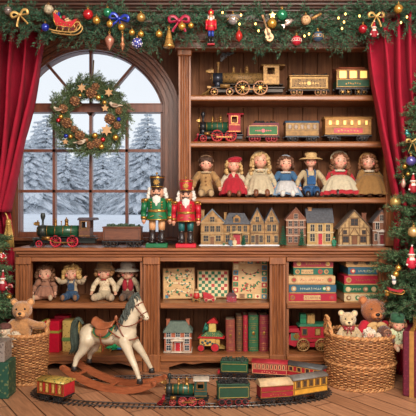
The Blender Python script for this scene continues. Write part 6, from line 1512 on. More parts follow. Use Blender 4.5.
# books
GBK = 'old clothbound books standing in the cabinet'
def book(label, px0, px1, pyt, col, bands, tilt=0, Y=.10):
    k = s(Y); w = (px1-px0)*k*.97; h = zz(pyt, Y) - ZB; dp = .15; cov = M(col, .55, 0, .16, 60, bump=.2, bsc=200)
    t = thing('book', label, 'book', (xx((px0+px1)/2, Y), Y, ZB+.001), 0, GBK, (0, R(tilt), 0))
    mb = MB(); r = w/2; poly = [(-r, dp), (-r, .012)] + [(r*math.cos(a), .012 - .012*math.sin(a)) for a in np.linspace(PI, 0, 9)][1:-1] + [(r, .012), (r, dp), (r-.003, dp), (r-.003, .016), (-r+.003, .016), (-r+.003, dp)]
    mb.prism(poly, 0, h, 0, 'xy', False); co = mb.out('cover', cov, t)
    mb = MB(); mb.bx(-r+.0032, r-.0032, .017, dp-.004, .004, h-.005); mb.out('pages', M((214, 196, 160), .9, 0, .1, 60, stretch=(60, 1, 1)), t)
    mb = MB()
    for z in bands:
        for q in (-.006, .006): P = [(r*1.01*math.cos(a), .012 - .0126*math.sin(a), z*h+q) for a in np.linspace(PI*.98, PI*.02, 9)]; mb.tube(P, .0012, 4)
    for z in (.62, .66, .40): mb.box((0, -.0006, z*h), (w*.45, .0015, h*.014))
    mb.sphere((0, -.0004, h*.5), (w*.16, .001, w*.2), 8, 5); mb.out('gilt_tooling', GOLD, co)
book('faded red-brown book leaning at the tin carriage end of the row', 226, 235.6, 320, (134, 58, 50), (.1, .3, .8, .93), -1.0)
book('slim brown book second from the tin carriage', 236.2, 242.6, 316, (98, 62, 40), (.08, .24, .76, .92))
book('slim bright red book between the brown and the green book', 243, 248, 315.5, (162, 28, 48), (.12, .3, .7, .9))
book('thick green book with gilt spine', 248.4, 258.6, 315.5, (38, 92, 56), (.08, .28, .74, .92))
book('thick dark red book at the post end of the row', 259.2, 269, 315.5, (122, 30, 42), (.08, .2, .5, .8, .92))

# ================================================================= boxed games in stacks
GBX = 'boxed games stacked in the cabinet'
def pm(*a): return list(a)
RB = M((140, 22, 36), .5, 0, .12); GRB = M((26, 98, 76), .5, 0, .12); CRB = M((200, 164, 116), .55, 0, .1); BLB = M((42, 88, 108), .5, 0, .14); RB2 = M((168, 18, 48), .5, 0, .1); KRB = M((182, 138, 86), .55, 0, .14); GR2 = M((20, 92, 60), .5, 0, .12)
YS = .15
def stack(px0s, rows_, z):
    for (px0, px1, hpx, m, e, motif, label, rz, gl_) in rows_:
        k = s(YS-.1); h = hpx*k; gamebox(label, (px0+px1)/2*0 + xx((px0+px1)/2, YS-.1), YS+.02, z, (px1-px0)*k, .25, h*.985, m, e, motif, R(rz), GBX, gl_); z += h
def mot(panel, pw, glyph, pics, pic1, pc=0, gw=.42, pic2=None): return dict(panel=True, pw=pw, pc=pc, gw=gw, pics=pics, mats=[panel, glyph, pic1, pic2 or pic1])
stack(0, [
 (287.5, 336.5, 8.9, RB2, KRB, mot(M((196, 158, 108), .6), .34, M((150, 70, 80), .6), [(-.40, 2), (.40, 3)], GOLD, 0, .4, PR), 'bright red boxed game at the bottom of the stack by the carved post', 0, 11),
 (288.5, 336, 8.9, BLB, KRB, mot(BLB, .4, M((196, 196, 170), .5), [(.32, 2), (.24, 3), (-.40, 2)], KRB, -.05, .45, PG), 'blue boxed game resting on the bright red one', 1, 12),
 (288.5, 335.5, 8.7, CRB, KRB, mot(M((208, 172, 124), .6), .6, M((176, 52, 48), .5), [(.38, 2), (-.38, 3)], M((150, 104, 64), .6), 0, .5), 'cream boxed game in the middle of the stack by the carved post', -1, 12),
 (293, 332.5, 7.9, GRB, KRB, mot(M((196, 158, 108), .6), .30, M((120, 96, 70), .6), [(.18, 2), (.33, 3), (-.40, 3)], PR, -.15, .3, KRB), 'teal green boxed game under the dark red one', 1, 8),
 (293.5, 333.5, 8.0, RB, KRB, mot(RB, .4, GOLD, [(-.36, 2), (.36, 2)], KRB, 0, .4), 'dark red boxed game on top of the stack by the carved post', -1, 9)], ZL)
stack(0, [
 (344, 389, 8.5, M((200, 176, 134), .55), KRB, mot(M((70, 124, 96), .5), .5, CREAM, [(-.40, 2), (-.2, 3)], PBR, .12, .4, PG), 'cream and green boxed game at the bottom of the stack near the fir', 0, 8),
 (343, 389, 8.8, GR2, KRB, mot(GR2, .3, CREAM, [(-.02, 2), (.16, 3), (.36, 2), (-.40, 3)], M((150, 104, 70), .6), -.25, .25, M((196, 170, 120), .6)), 'bright green boxed game in the stack near the fir, under the crimson one', 1, 7),
 (344.5, 389, 9.4, RB2, KRB, mot(RB2, .5, GOLD, [(-.40, 2), (.36, 2)], KRB, .0, .5), 'crimson boxed game with gilt marks in the middle of the stack near the fir', -1, 12),
 (347.5, 387, 8.6, BLB, KRB, mot(BLB, .5, M((206, 190, 150), .6), [(.28, 2), (-.38, 3), (.40, 2)], KRB, -.05, .4, PR), 'blue boxed game under the topmost tan one near the fir', 1, 11),
 (346, 389, 8.6, KRB, KRB, mot(KRB, .6, M((74, 54, 40), .6), [(-.28, 2), (.30, 2), (.0, 2)], M((90, 66, 48), .6), 0, .6), 'tan boxed game with dark print on top of the stack near the fir', 0, 12)], ZL)
# red toy carriage with parcels on its roof
Y = .15; k = s(Y); t = thing('toy_carriage', 'red wooden toy carriage with gilt spoked wheels behind the toy basket', 'toy carriage', (xx(307, Y), Y, ZB)); g = lambda x, y, z: (x*k, y*k, z*k)
CR = M((164, 18, 40), .5, 0, .12)
mb = MB(); mb.bx(-8*k, 22*k, -7*k, 7*k, 9*k, 25*k, 0, .004); mb.prism([(-20*k, 7*k), (-13*k, 4.5*k), (-8*k, 9*k), (-8*k, 19*k), (-18*k, 17*k)], -6*k, 6*k); mb.bx(-8*k, 22*k, -5.5*k, 5.5*k, 4*k, 9*k, 0, .003); b = mb.out('body', CR, t)
mb = MB(); mb.prism([(-20*k, 19*k), (-8*k, 19*k), (-9.5*k, 23*k), (-18.5*k, 22.6*k)], -7*k, 7*k); mb.out('hood', CR, t)
mb = MB(); mb.bx(-17*k, -9.5*k, -6.4*k, -5.9*k, 11*k, 18*k); mb.out('side_panel', M((80, 112, 84), .5), b)
mb = MB(); mb.box(g(-11.5, -6.6, 15), g(5, .6, 5), 0, 0, (0, R(45), 0)); mb.out('panel_ornament', GOLD, t)
for sg in (-1, 1): mb = MB(); mb.sphere(g(-18.5, sg*4, 10.5), 2*k, 10, 8); mb.out('lantern', GOLD, t)
for x, m in ((-3.5, DW), (9.5, PALEGOLD), (18, DW)):
    mb = MB(); mb.box(g(x, -7.05, 19.5), g(4.6, .4, 6), 0); [mb.box(g(x+a*2.4, -7.1, 19.5+c*3.1), g(.7 if a else 5.4, .7, 6.6 if a else .7), 1) for a, c in ((-1, 0), (1, 0), (0, -1), (0, 1))]; mb.out('window', [m, GOLD], b)
mb = MB(); [mb.bx(-8.2*k, 22.2*k, sg*7*k-.002, sg*7*k+.002, z*k, (z+.6)*k) for sg in (-1, 1) for z in (13, 24.4)]; mb.out('trim_line', GOLD, b)
mb = MB(); mb.prism([(-10*k, 25*k), (24*k, 25*k), (22*k, 27.2*k), (-8*k, 27.2*k)], -8*k, 8*k); mb.out('roof', M((52, 112, 82), .45), t)
for x in (-5, 13):
    for yy in (-7.8, 7.8): wheel(t, x*k, yy*k, 6.6*k, [M((150, 112, 68), .45, .3), M((176, 132, 76), .4, .4)], 12, .012)
mb = MB(); [mb.cyl((x*k, -7.8*k, 6.6*k), (x*k, 7.8*k, 6.6*k), .7*k, None, 8) for x in (-5, 13)]; mb.out('axle', IRON, t)
zt = ZB + 27.2*k
present('present', 'small green parcel strapped on the roof of the red toy carriage', (xx(302.6, Y), Y, zt), (6*k, 9*k, 9.4*k), 0, M((20, 112, 72), .45), M((16, 90, 60), .4), dict(hz=.6, v=0, top=0, rw=.2))
present('present', 'small gold parcel on the roof of the red toy carriage', (xx(310, Y), Y, zt), (7.6*k, 9*k, 8.6*k), R(4), M((186, 142, 84), .4, .3), PALEGOLD, dict(rw=.16))
# presents and toy aeroplane in the cabinet below the window
Y = .12; k = s(Y)
GP_ = spots((196, 164, 92), (150, 120, 60), 70, .32, .45, .3)
present('present', 'red present with olive ribbon standing behind the wicker basket with one bear', (xx(52.5, Y), Y, ZB), (17.5*k, .10, 31*k), R(-4), M((182, 16, 44), .4, 0, .1, coat=.2), M((164, 158, 66), .4, .2), dict(rx=-.40, rw=.16, hz=.66, bow=.03, bowfront=True, top=0))
present('present', 'red present pushed back behind the one with the olive ribbon', (xx(63, .24), .24, ZB), (15*k, .10, 33*k), R(3), M((170, 14, 42), .4, 0, .1), None)
present('present', 'gold present with green band behind the rocking horse tail', (xx(72.5, .15), .15, ZB), (17*k, .11, 31*k), R(2), GP_, M((86, 116, 62), .45), dict(hz=.40, v=0, top=0, rw=.28))
present('present', 'gold present with red bow lying under the rocking horse belly', (xx(93, .13), .13, ZB), (20*k, .12, 15*k), R(-3), GP_, M((190, 34, 52), .4), dict(rx=-.05, rw=.16, bow=.035))
t = thing('toy_aeroplane', 'green and blue toy aeroplane lying in the cabinet behind the rocking horse', 'toy aeroplane', (xx(117, .12), .12, ZB)); g = lambda x, y, z: (x*k, y*k, z*k)
mb = MB(); mb.lathe([(.3*k, -12*k), (1.6*k, -10*k), (2.2*k, -3*k), (2.0*k, 4*k), (1.0*k, 12*k), (.4*k, 14*k)], (0, 0, 3.6*k), 14, 0, 'x'); mb.out('fuselage', M((24, 138, 84), .4), t)
mb = MB(); mb.box(g(-2, 0, 4.6), g(4, 26, .8), 0, .001); mb.out('wing', M((24, 138, 84), .4), t)
mb = MB(); mb.prism([(-4*k, 5*k), (-1*k, 5*k), (-1.4*k, 13*k), (-3.4*k, 13*k)], -.8*k, .8*k); mb.out('tail_fin', M((24, 146, 90), .4), t)
mb = MB(); mb.box(g(7, 0, 3), g(13, 6, 1.6), 0, .001); mb.out('lower_wing', M((34, 96, 150), .4), t)
for sg in (-1, 1): wheel(t, -6*k, sg*2.4*k, 1.6*k, [EYE, BRASS], 0, .006)

# ================================================================= floor railway
TCX, TCY, TA, TBB, TN = -.158, -.420, .855, .283, 2.35
def tp(a):
    c_, s_ = math.cos(a), math.sin(a); return Vector((TCX + TA*math.copysign(abs(c_)**(2/TN), c_), TCY + TBB*math.copysign(abs(s_)**(2/TN), s_), 0))
LOOP = [tp(2*PI*i/720) for i in range(720)]
# even spacing
seg = [0]
for i in range(720): seg.append(seg[-1] + (LOOP[(i+1) % 720]-LOOP[i]).length)
TL_ = seg[-1]
def along(d):
    d %= TL_; i = int(np.searchsorted(seg, d, 'right')) - 1; f = (d-seg[i])/max(1e-9, seg[i+1]-seg[i]); return LOOP[i % 720].lerp(LOOP[(i+1) % 720], f)
def tang(d): return (along(d+.02) - along(d-.02)).normalized()
t = thing('railway_track', 'oval toy railway track laid on the floor around the rocking horse', 'railway track', (TCX, TCY, 0)); base = Vector((TCX, TCY, 0))
n = 260; pts = [along(TL_*i/n) - base for i in range(n)]; G_ = .026
for sg in (-1, 1):
    mb = MB(); P = []
    for i in range(n):
        d = (pts[(i+1) % n]-pts[i-1]).normalized(); P.append(pts[i] + Vector((-d.y, d.x, 0))*sg*G_ + Vector((0, 0, .010)))
    mb.tube(P, .0034, 6, 0, False, True, 1, True); mb.out('rail', M((104, 100, 98), .3, .8, .2), t)
mb = MB(); ns = 130
for i in range(ns):
    d_ = TL_*i/ns; p = along(d_) - base; d = tang(d_); mb.box((p.x, p.y, .0036), (.009, .078, .0065), 0, .001, (0, 0, math.atan2(d.y, d.x)))
o = mb.out('sleepers', M((46, 38, 34), .6), t); o['kind'] = 'stuff'
def on_track(px, front):
    """arc length where the track stands at photo column px, on the near or far side"""
    best = None
    for i in range(2400):
        d = TL_*i/2400; p = along(d)
        if (p.y < TCY) != front: continue
        q = 208 + p.x/s(p.y); e = abs(q-px)
        if best is None or e < best[0]: best = (e, d)
    return best[1]
RZ = .0135
def car(name, label, px, front, flip=False, da=0, group='toy train on the floor railway'):
    d = on_track(px, front) + da; p = along(d); v = tang(d); a = math.atan2(v.y, v.x) + (PI if flip else 0)
    return thing(name, label, 'toy train', (p.x, p.y, RZ), a, group), s(p.y)
t, k = car('toy_locomotive', 'small green locomotive with red wheels leading the train on the floor', 183, True)
loco(t, 52*k, 31*k, .075, M((30, 76, 56), .35, .1, .2, coat=.3), M((46, 52, 50), .4, .4), M((34, 66, 56), .4), M((170, 160, 146), .45), BRASS, IRON, M((150, 36, 42), .4), RED, M((186, 90, 80), .4), (.50, .68), (.30, .86), .155, .11, (.72, .96), 'flare', .82, .50, .17, (.70, 1.0), .18)
t, k = car('toy_tender', 'green tender with black coal top behind the small floor locomotive', 233, True)
tender(t, 34*k, 26*k, .075, M((22, 62, 40), .6, 0, .15), M((176, 150, 80), .4, .4), CHAR, IRON, M((120, 36, 40), .4), IRON, (-.34, -.14, .14, .34), .14, False, None, None)
t, k = car('toy_coach', 'red goods wagon with cream rounded roof in the floor train', 276, True)
coach(t, 38*k, 25*k, .075, M((144, 22, 38), .6, 0, .15), M((144, 22, 38), .6, 0, .15), M((196, 168, 130), .6), GOLD, IRON, DARKIRON, 0, LITWIN, (-.34, -.16, .16, .34), .14, .5, None, None, .22, .02, IRON, logo=True, eave=.74)
t, k = car('toy_coach', 'yellow passenger coach with grey roof rounding the bend of the floor track', 307, True)
coach(t, 42*k, 27*k, .078, M((206, 150, 52), .45), M((198, 144, 54), .45), M((112, 108, 104), .5), M((120, 84, 40), .5), IRON, DARKIRON, 5, M((70, 56, 44), .3), (-.34, -.2, .2, .34), .13, .48, None, None, .10, .02, IRON, (.54, .76), .55, False, .82)
t, k = car('toy_coach', 'red passenger coach with dark grey roof behind the yellow coach', 306, False)
coach(t, 40*k, 20*k, .078, M((164, 30, 42), .45), M((164, 30, 42), .45), M((76, 78, 80), .5), M((190, 140, 80), .4), IRON, DARKIRON, 4, M((56, 40, 40), .3), (-.34, -.2, .2, .34), .14, .5, None, None, .13, .02, IRON, (.52, .74), .5, False, .80)
t, k = car('toy_coach', 'red passenger coach with row of dark windows on the far side of the floor track', 270, False, True)
coach(t, 36*k, 19.5*k, .075, M((158, 20, 40), .6), M((158, 20, 40), .6), M((166, 38, 50), .6), M((206, 150, 110), .4), IRON, DARKIRON, 8, M((50, 30, 34), .3), (-.34, -.2, .2, .34), .14, .5, None, None, .12, .02, IRON, (.54, .74), .5, True, .82)
t, k = car('toy_tender', 'green tender with red coupling on the far side of the floor track', 234.5, False, True)
tender(t, 29*k, 19*k, .072, M((22, 78, 48), .6, 0, .15), M((176, 150, 80), .4, .4), M((44, 62, 50), .6), IRON, IRON, IRON, (-.34, -.14, .14, .34), .14, False, None, None)
mb = MB(); mb.box((-15.5*k, 0, 4.5*k), (2.4*k, .05, 3.2*k), 0, .002); mb.out('buffer', RED, t)
t, k = car('toy_coach', 'red and gold tinplate coach with floral gold roof beside the wicker basket', 56, True, False, .0)
GF = spots((186, 158, 78), (96, 104, 56), 60, .38, .4, .2)
coach(t, 34*k, 24*k, .10, M((156, 30, 40), .4), M((168, 32, 42), .4), GF, GOLD, CHAR, CHAR, 4, spots((196, 164, 90), (160, 60, 50), 90, .3, .45), (-.32, -.16, .16, .32), .13, .34, None, None, .10, .02, IRON, (.36, .74), .5, False, .80)

# ================================================================= rocking horse
HY = -.345; HK = s(HY); hx0 = xx(110, HY)
t = thing('rocking_horse', 'painted grey-white rocking horse with leather saddle on curved wooden rockers', 'rocking horse', (hx0, HY, 0))
HTH = R(20); t.rotation_euler = (0, 0, -HTH)
def hp(px, py, y=0): v = at(px, py, HY); return Vector(((v.x - hx0)/math.cos(HTH), y, v.z))
def hl(px, py, y): v = hp(px, py, y); v.x -= y*math.tan(HTH); return v
k = HK; HORSE = M((214, 200, 174), .45, 0, .1, 14, coat=.1, second=(186, 168, 140)); mb = MB()
def sp(px, py, y, r): mb.sphere(hp(px, py, y), r if hasattr(r, '__len__') else r*k, 14, 10)
mb.sphere(hp(105, 335), (20*k, 10.2*k, 10*k), 18, 12); sp(89, 336.5, 0, (12*k, 10.5*k, 11.5*k)); sp(125, 334.5, 0, (12.5*k, 9.8*k, 12*k)); sp(129, 330, 0, (9*k, 7*k, 10*k))
for a, b, r0, r1 in (((126, 331), (133, 316), 9.6, 7.4), ((133, 316), (137.5, 303), 7.4, 5.4), ((128, 326), (136, 308), 8, 6.2)): mb.capsule(hp(*a), hp(*b), r0*k*.98, r1*k*.95, 12)
mb.capsule(hp(137.5, 299.5), hp(147, 314.5), 5.4*k, 3.4*k, 12); sp(139.5, 303.5, 0, (5.2*k, 4.2*k, 5.6*k)); sp(147.4, 315, 0, (3.4*k, 3.0*k, 3.2*k)); mb.capsule(hp(138.6, 307), hp(144, 314), 4.2*k, 2.8*k, 10)
for sg in (-1, 1): mb.capsule(hp(136.2, 297, sg*2.3*k), hp(137, 290.5, sg*2.9*k), 1.35*k, .5*k, 8)
def leg(P, sg, ys=None):
    for i in range(len(P)-1):
        (x0, y0, r0), (x1, y1, r1) = P[i], P[i+1]; mb.capsule(hl(x0, y0, sg*lerp(6.2, 12.5, i/3)*k), hl(x1, y1, sg*lerp(6.2, 12.5, (i+1)/3)*k), r0*k, r1*k, 10)
leg([(126, 338, 6.4), (132.5, 352, 3.9), (137.5, 361, 3.0), (142, 371.5, 2.2)], -1)
leg([(131, 337, 6.2), (141, 350, 3.8), (146, 358, 3.0), (151, 367.5, 2.2)], 1)
leg([(87, 341, 8.2), (82.5, 351, 4.8), (76.5, 358.5, 3.2), (74.5, 366, 2.3)], -1)
leg([(93, 341, 8.0), (91.5, 351, 4.8), (86, 357.5, 3.2), (85, 364, 2.3)], 1)
hb = fused(mb, 'body', HORSE, t, .0055, 5)
HOOF = M((44, 38, 36), .4)
for (x, y, sg, dx) in ((142.6, 373.8, -1, .8), (151.8, 369.8, 1, .8), (74, 368.2, -1, .3), (84.6, 366.2, 1, .3)):
    mb = MB(); c = hl(x, y, sg*12.5*k); mb.lathe([(2.6*k, -2.4*k), (3.0*k, -2.2*k), (2.3*k, 2.2*k), (1.6*k, 2.6*k)], c, 12, 0, 'z', 1.12, 1); mb.out('hoof', HOOF, t)
for sg in (-1, 1):
    mb = MB(); mb.sphere(hp(141.4, 302.6, sg*4.1*k), (.95*k, .7*k, .95*k), 10, 8); mb.out('eye', EYE, t)
    mb = MB(); mb.sphere(hp(149.6, 314.6, sg*1.8*k), (.6*k, .5*k, .5*k), 8, 6); mb.out('nostril', M((90, 60, 54), .5), t)
MANE = M((74, 80, 74), .7, 0, .3, 90, bump=.6, bsc=200)
mb = MB()
NK = [(138, 290), (134.5, 292), (131, 298), (128, 305), (124.5, 312), (121, 319), (117.5, 324)]
for i in range(70):
    u = random.random()*5.9; j = int(u); a, b = NK[j], NK[j+1]; x, y = lerp(a[0], b[0], u-j), lerp(a[1], b[1], u-j); sg = random.choice((-1, -1, 1))
    L_ = random.uniform(9, 15); mb.tube(spline([hp(x+1.5, y+1, 0), hp(x-.5, y+L_*.3, sg*4.0*k), hp(x+random.uniform(-1, 4), y+L_*.7, sg*(5.6+.25*j)*k), hp(x+random.uniform(-2, 4), y+L_, sg*(5.8+.3*j)*k)], 4), [1.1*k]*5+[.9*k]*5+[.6*k, .45*k, .3*k], 6)
for i in range(9): mb.tube(spline([hp(136.5, 292, 0), hp(139.5, 293.5, (i-4)*.4*k), hp(142.5, 299+i % 3, (i-4)*.6*k)], 4), [.8*k]*5+[.6*k, .5*k, .4*k, .2*k], 5)
mb.out('mane', MANE, t)
mb = MB()
for i in range(44):
    j1, j2, yy = random.uniform(-1.6, 1.6), random.uniform(-3.4, 3.4), random.uniform(-3, 3)*k
    mb.tube(spline([hp(81, 326, yy*.2), hp(76+j1*.4, 321+j1*.5, yy*.5), hp(71.5+j1, 328+j1, yy), hp(72+j2*.8, 341, yy), hp(73.5+j2, 350, yy), hp(70.5+j2*1.2, 357+random.uniform(-3, 2), yy)], 4), [1.2*k]*8+[1.3*k]*8+[1.0*k, .8*k, .6*k, .4*k, .2*k], 6)
mb.out('tail', M((58, 70, 60), .7, 0, .3, 90, bump=.6, bsc=200), t)
LEA = M((150, 86, 54), .45, 0, .2, 30, coat=.2); LEAD = M((122, 60, 38), .45, 0, .2, coat=.2)
# saddle cloth and saddle follow the barrel
def barrel(px, ang, off): return hp(px, 335) + Vector((0, -(10.2*k+off)*math.sin(ang), (10*k+off)*math.cos(ang)))
for m, x0, x1, amax, off, th, nm in ((M((36, 96, 66), .8, 0, .15), 96, 117, 1.72, .002, .005, 'saddle_cloth'), (LEA, 99, 113, 1.55, .009, .005, 'saddle_flap')):
    rows = []
    for i in range(13):
        px = lerp(x0, x1, i/12); e = 1 - .30*abs(2*i/12-1)**3; rows.append([barrel(px, lerp(-amax*e, amax*e, j/28), off) for j in range(29)])
    mb = MB(); mb.strip(rows, 0, True, -th); o = mb.out(nm, m, t)
    if nm == 'saddle_cloth':
        mb = MB(); mb.tube([p + Vector((0, 0, 0)) for p in rows[0]], .0028, 6); mb.tube(rows[-1], .0028, 6); mb.tube([r[0] for r in rows], .0028, 6); mb.tube([r[-1] for r in rows], .0028, 6); mb.out('gold_edging', M((170, 140, 74), .4, .4), o)
mb = MB(); rows = []
for i in range(17):
    u = i/16; px = lerp(94, 116, u); rise = 3.6*abs(2*u-1)**2.2 + (1.4 if u < .3 else 0); w = lerp(.75, .95, math.sin(PI*u))
    rows.append([barrel(px, lerp(-w, w, j/16), .016) + Vector((0, 0, rise*k*math.cos(lerp(-w, w, j/16)*1.2))) for j in range(17)])
mb.strip(rows, 0, True, -.012); mb.tube(spline([hp(115.5, 321, 0), hp(116.5, 317, 0), hp(116, 315, 0)], 4), [1.6*k]*5+[1.3*k, 1.2*k, 1.2*k, 1.0*k], 8); mb.out('saddle', LEA, t)
def strap(P, r=.0042, nm='strap', m=LEAD, closed=False):
    mb = MB(); mb.tube(P, r, 6, 0, True, True, 1, closed); return mb.out(nm, m, t)
strap([barrel(106, a, .010) for a in np.linspace(1.3, 2*PI-1.3, 24)], .005, 'girth')
for sg in (-1, 1):
    strap(spline([hp(114, 328, sg*9.6*k), hp(122, 333, sg*10.4*k), hp(131, 336.5, sg*9.0*k), hp(137.6, 336, sg*3.5*k), hp(138.5, 336, 0)], 5), .0045, 'breast_strap')
    strap(spline([hp(121, 321, sg*7.6*k), hp(127, 330, sg*9.6*k), hp(131, 336.5, sg*9.2*k)], 5), .0042, 'breast_strap')
    strap(spline([hp(146.2, 313.8, sg*3.7*k), hp(139, 321, sg*7.2*k), hp(128, 323.5, sg*7.8*k), hp(118, 319.5, sg*3.5*k), hp(116, 317, 0)], 5), .0032, 'rein')
    strap(spline([hp(146, 313, sg*3.6*k), hp(141.5, 307, sg*4.7*k), hp(137.2, 301.5, sg*5.3*k), hp(136.2, 296.5, sg*4.3*k), hp(137, 295, 0)], 5), .0032, 'cheek_strap')
    mb = MB(); mb.torus(hp(146.4, 313.6, sg*3.8*k), 1.2*k, .3*k, 'y', 12, 5); mb.out('bit_ring', BRASS, t)
a0 = hp(145, 311.6); ax = (hp(146.5, 314.5)-hp(137.5, 300.5)).normalized(); u_ = Vector((-ax.z, 0, ax.x))
strap([a0 + u_*4.15*k*math.cos(q) + Vector((0, 3.95*k*math.sin(q), 0)) for q in np.linspace(0, 2*PI, 20)[:-1]], .0032, 'noseband', LEAD, True)
a0 = hp(139.8, 303.2); strap([a0 + u_*6.0*k*math.cos(q) + Vector((0, 5.1*k*math.sin(q), 0)) for q in np.linspace(0, 2*PI, 20)[:-1]], .0032, 'browband', LEAD, True)
# rockers
RW = wood((136, 70, 42), (182, 106, 68), (3, 20, 20), .35, 6, .4)
for sg in (-1, 1):
    yy = sg*12.5*k; n = 30; up, lo = [], []
    for i in range(n+1):
        u = i/n; X_ = lerp(hp(66, 0).x, hp(161, 0).x, u); zc = .016 + .098*abs((u-.60)/.60)**2.0*(1 if u < .6 else 1.35)
        sl = 2*.098*(u-.6)/.36*(1 if u < .6 else 1.35)/(hp(161, 0).x-hp(62, 0).x); nn = Vector((-sl, 1)).normalized(); hw = .0195*(1 - .25*abs(2*u-1)**6)
        up.append((X_ + nn.x*hw, zc + nn.y*hw)); lo.append((X_ - nn.x*hw, zc - nn.y*hw))
    mb = MB(); mb.prism(up + lo[::-1], yy-.013, yy+.013)
    for q, (pp) in ((0, 0), (n, n)): c = ((up[pp][0]+lo[pp][0])/2, (up[pp][1]+lo[pp][1])/2); mb.cyl((c[0], yy-.013, c[1]), (c[0], yy+.013, c[1]), .0195*.8, None, 14)
    mb.out('rocker', RW, t)
def rz_(px): u = (px-62)/99; return .016 + .098*abs((u-.60)/.60)**2.0*(1 if u < .6 else 1.35)
for px in (78, 112, 149): mb = MB(); X_ = hp(px, 0).x; mb.bx(X_-.014, X_+.014, -12*k, 12*k, rz_(px)-.006, rz_(px)+.006, 0, .003); mb.out('crossbar', RW, t)

# ================================================================= baskets with soft toys, presents on the floor
BLX, BLY = xx(26.5, -.22), -.215
basket('wicker basket holding one large bear and cream soft toys beside the dark green present', (BLX, BLY, 0), .132, .125, .305, .13, 38, 36, [(R(8), .42, .075)])
basket('large wicker basket full of teddy bears in front of the stacked-game cabinet', (xx(360, -.27), -.27, 0), .212, .195, .318, .07, 40, 52, [(R(186), .36, .11)], .47)
BZ = .20
teddy('teddy_bear', 'golden brown teddy bear sitting up in the smaller wicker basket', 21.5, -.21, .235, 46, (190, 136, 86), dict(hx=.02, rz=R(6), arms=[((.17, -.02, .46), (.26, -.1, .38), (.22, -.2, .30)), ((.17, -.02, .46), (.33, -.10, .42), (.46, -.12, .42))]), 'teddy bears in the wicker baskets')
teddy('teddy_bear', 'pale cream teddy bear with red checked bow at the handle side of the large basket', 349, -.29, .235, 37, (206, 178, 136), dict(rz=R(-6), scarf=spots((150, 40, 48), (222, 196, 170), 120, .3, .8), hx=-.03), 'teddy bears in the wicker baskets')
teddy('teddy_bear', 'large russet teddy bear in red jacket with tan bow in the large basket', 374.5, -.20, .185, 56, (166, 98, 54), dict(coat=clothmat((182, 20, 44)), bowm=clothmat((206, 164, 108)), hx=-.02, hr=.225), 'teddy bears in the wicker baskets')
# plush ram, hedgehog-like toy, green-capped doll
def plush(name, label, px, py, Y, r, body, facec, o):
    k = s(Y)*r; t = thing(name, label, 'soft toy', at(px, py, Y), o.get('rz', 0)); mb = MB(); bm = M(body, .95, 0, .15, 50, bump=1, bsc=150, sheen=.4)
    mb.sphere((0, 0, 0), (k, k*.9, k)); mb.sphere((0, .2*k, -1.2*k), (k*1.0, k*.8, k*1.0)); [mb.capsule((sg*.7*k, 0, -.8*k), (sg*1.1*k, -.5*k, -1.2*k), .36*k, .33*k) for sg in (-1, 1)]
    fused(mb, 'body', bm, t, .006, 2); fm = M(facec, .85, 0, .08, 60, bump=.4, bsc=160)
    mb = MB(); mb.sphere((0, -.62*k, -.12*k), (.62*k, .42*k, .60*k), 14, 10); f = mb.out('face', fm, t)
    for sg in (-1, 1): mb = MB(); mb.sphere((sg*.24*k, -1.0*k, .05*k), .09*k, 8, 6); mb.out('eye', EYE, f)
    mb = MB(); mb.sphere((0, -1.06*k, -.14*k), (.11*k, .1*k, .09*k), 8, 6); mb.out('nose', M(o.get('nose', (176, 90, 80)), .6), f)
    if o.get('curls'):
        mb = MB()
        for i in range(70):
            v = Vector((random.gauss(0, 1), random.gauss(.4, .8), random.gauss(.3, 1))).normalized()
            if v.y < -.45 and v.z < .6: continue
            mb.sphere(v*k*1.0, k*.2, 7, 5, 0, None, .15)
        mb.out('wool', M(o['curls'], .95, 0, .12, 50, bump=.8, bsc=150), t)
    if o.get('spiral'):
        mb = MB(); mb.tube([(q*.085*k*math.cos(q), -.92*k-.0*q, q*.085*k*math.sin(q)-.1*k) for q in np.linspace(.3, 9, 50)], .09*k, 6); mb.out('swirl', M(o['spiral'], .8), t)
    if o.get('hat'):
        mb = MB(); mb.sphere((0, .1*k, .55*k), (k*1.05, k*.98, k*.62), 16, 10); mb.torus((0, .0, .42*k), k*1.0, k*.14, 'z', 24, 6); mb.out('cap', M(o['hat'], .9, 0, .15, 60, bump=.6, bsc=180), t)
    return t
plush('plush_toy', 'pink-faced plush toy with woolly white curls at the rim of the large basket', 369.5, 334, -.395, 5.8, (222, 206, 184), (226, 174, 146), dict(curls=(226, 214, 196)))
plush('plush_toy', 'dark brown plush toy with a swirl in the middle of the large basket', 384, 332.5, -.40, 7.2, (92, 58, 48), (120, 82, 66), dict(spiral=(160, 112, 84), rz=R(20)))
plush('plush_toy', 'small round beige plush toy squeezed beside the white curly one', 378, 336, -.43, 3.6, (206, 180, 150), (216, 190, 160), dict())
plush('plush_toy', 'cream plush toy with brown cap in the smaller wicker basket', 4.5, 330, -.30, 6.2, (214, 196, 168), (224, 196, 164), dict(hat=(100, 60, 54), nose=(196, 96, 70)))
plush('plush_toy', 'cream woolly plush toy beside the golden bear in the smaller basket', 15.5, 336.5, -.315, 4.6, (210, 190, 162), (222, 204, 178), dict(curls=(214, 196, 170)))
plush('plush_toy', 'pale pink-eared plush toy at the rim of the smaller basket', 24, 339, -.315, 3.4, (216, 190, 166), (226, 196, 176), dict())
plush('plush_toy', 'grey-beige plush toy low beside the silver present', 8, 340.5, -.325, 4.6, (186, 170, 148), (206, 188, 162), dict())
doll('cloth_doll', 'cloth doll with green knitted cap and pale green striped top in the large basket', 397.5, -.36, .235, 34, dict(hair=(150, 104, 70), top=clothmat((200, 204, 164)), hat=('brim', clothmat((42, 88, 62)), 1.15, 1.05, .1), shoe=CF, vest=spots((196, 204, 166), (70, 120, 80), 60, .3, .9), csize=.2, ncurl=50, low=-.5, **cd), None)
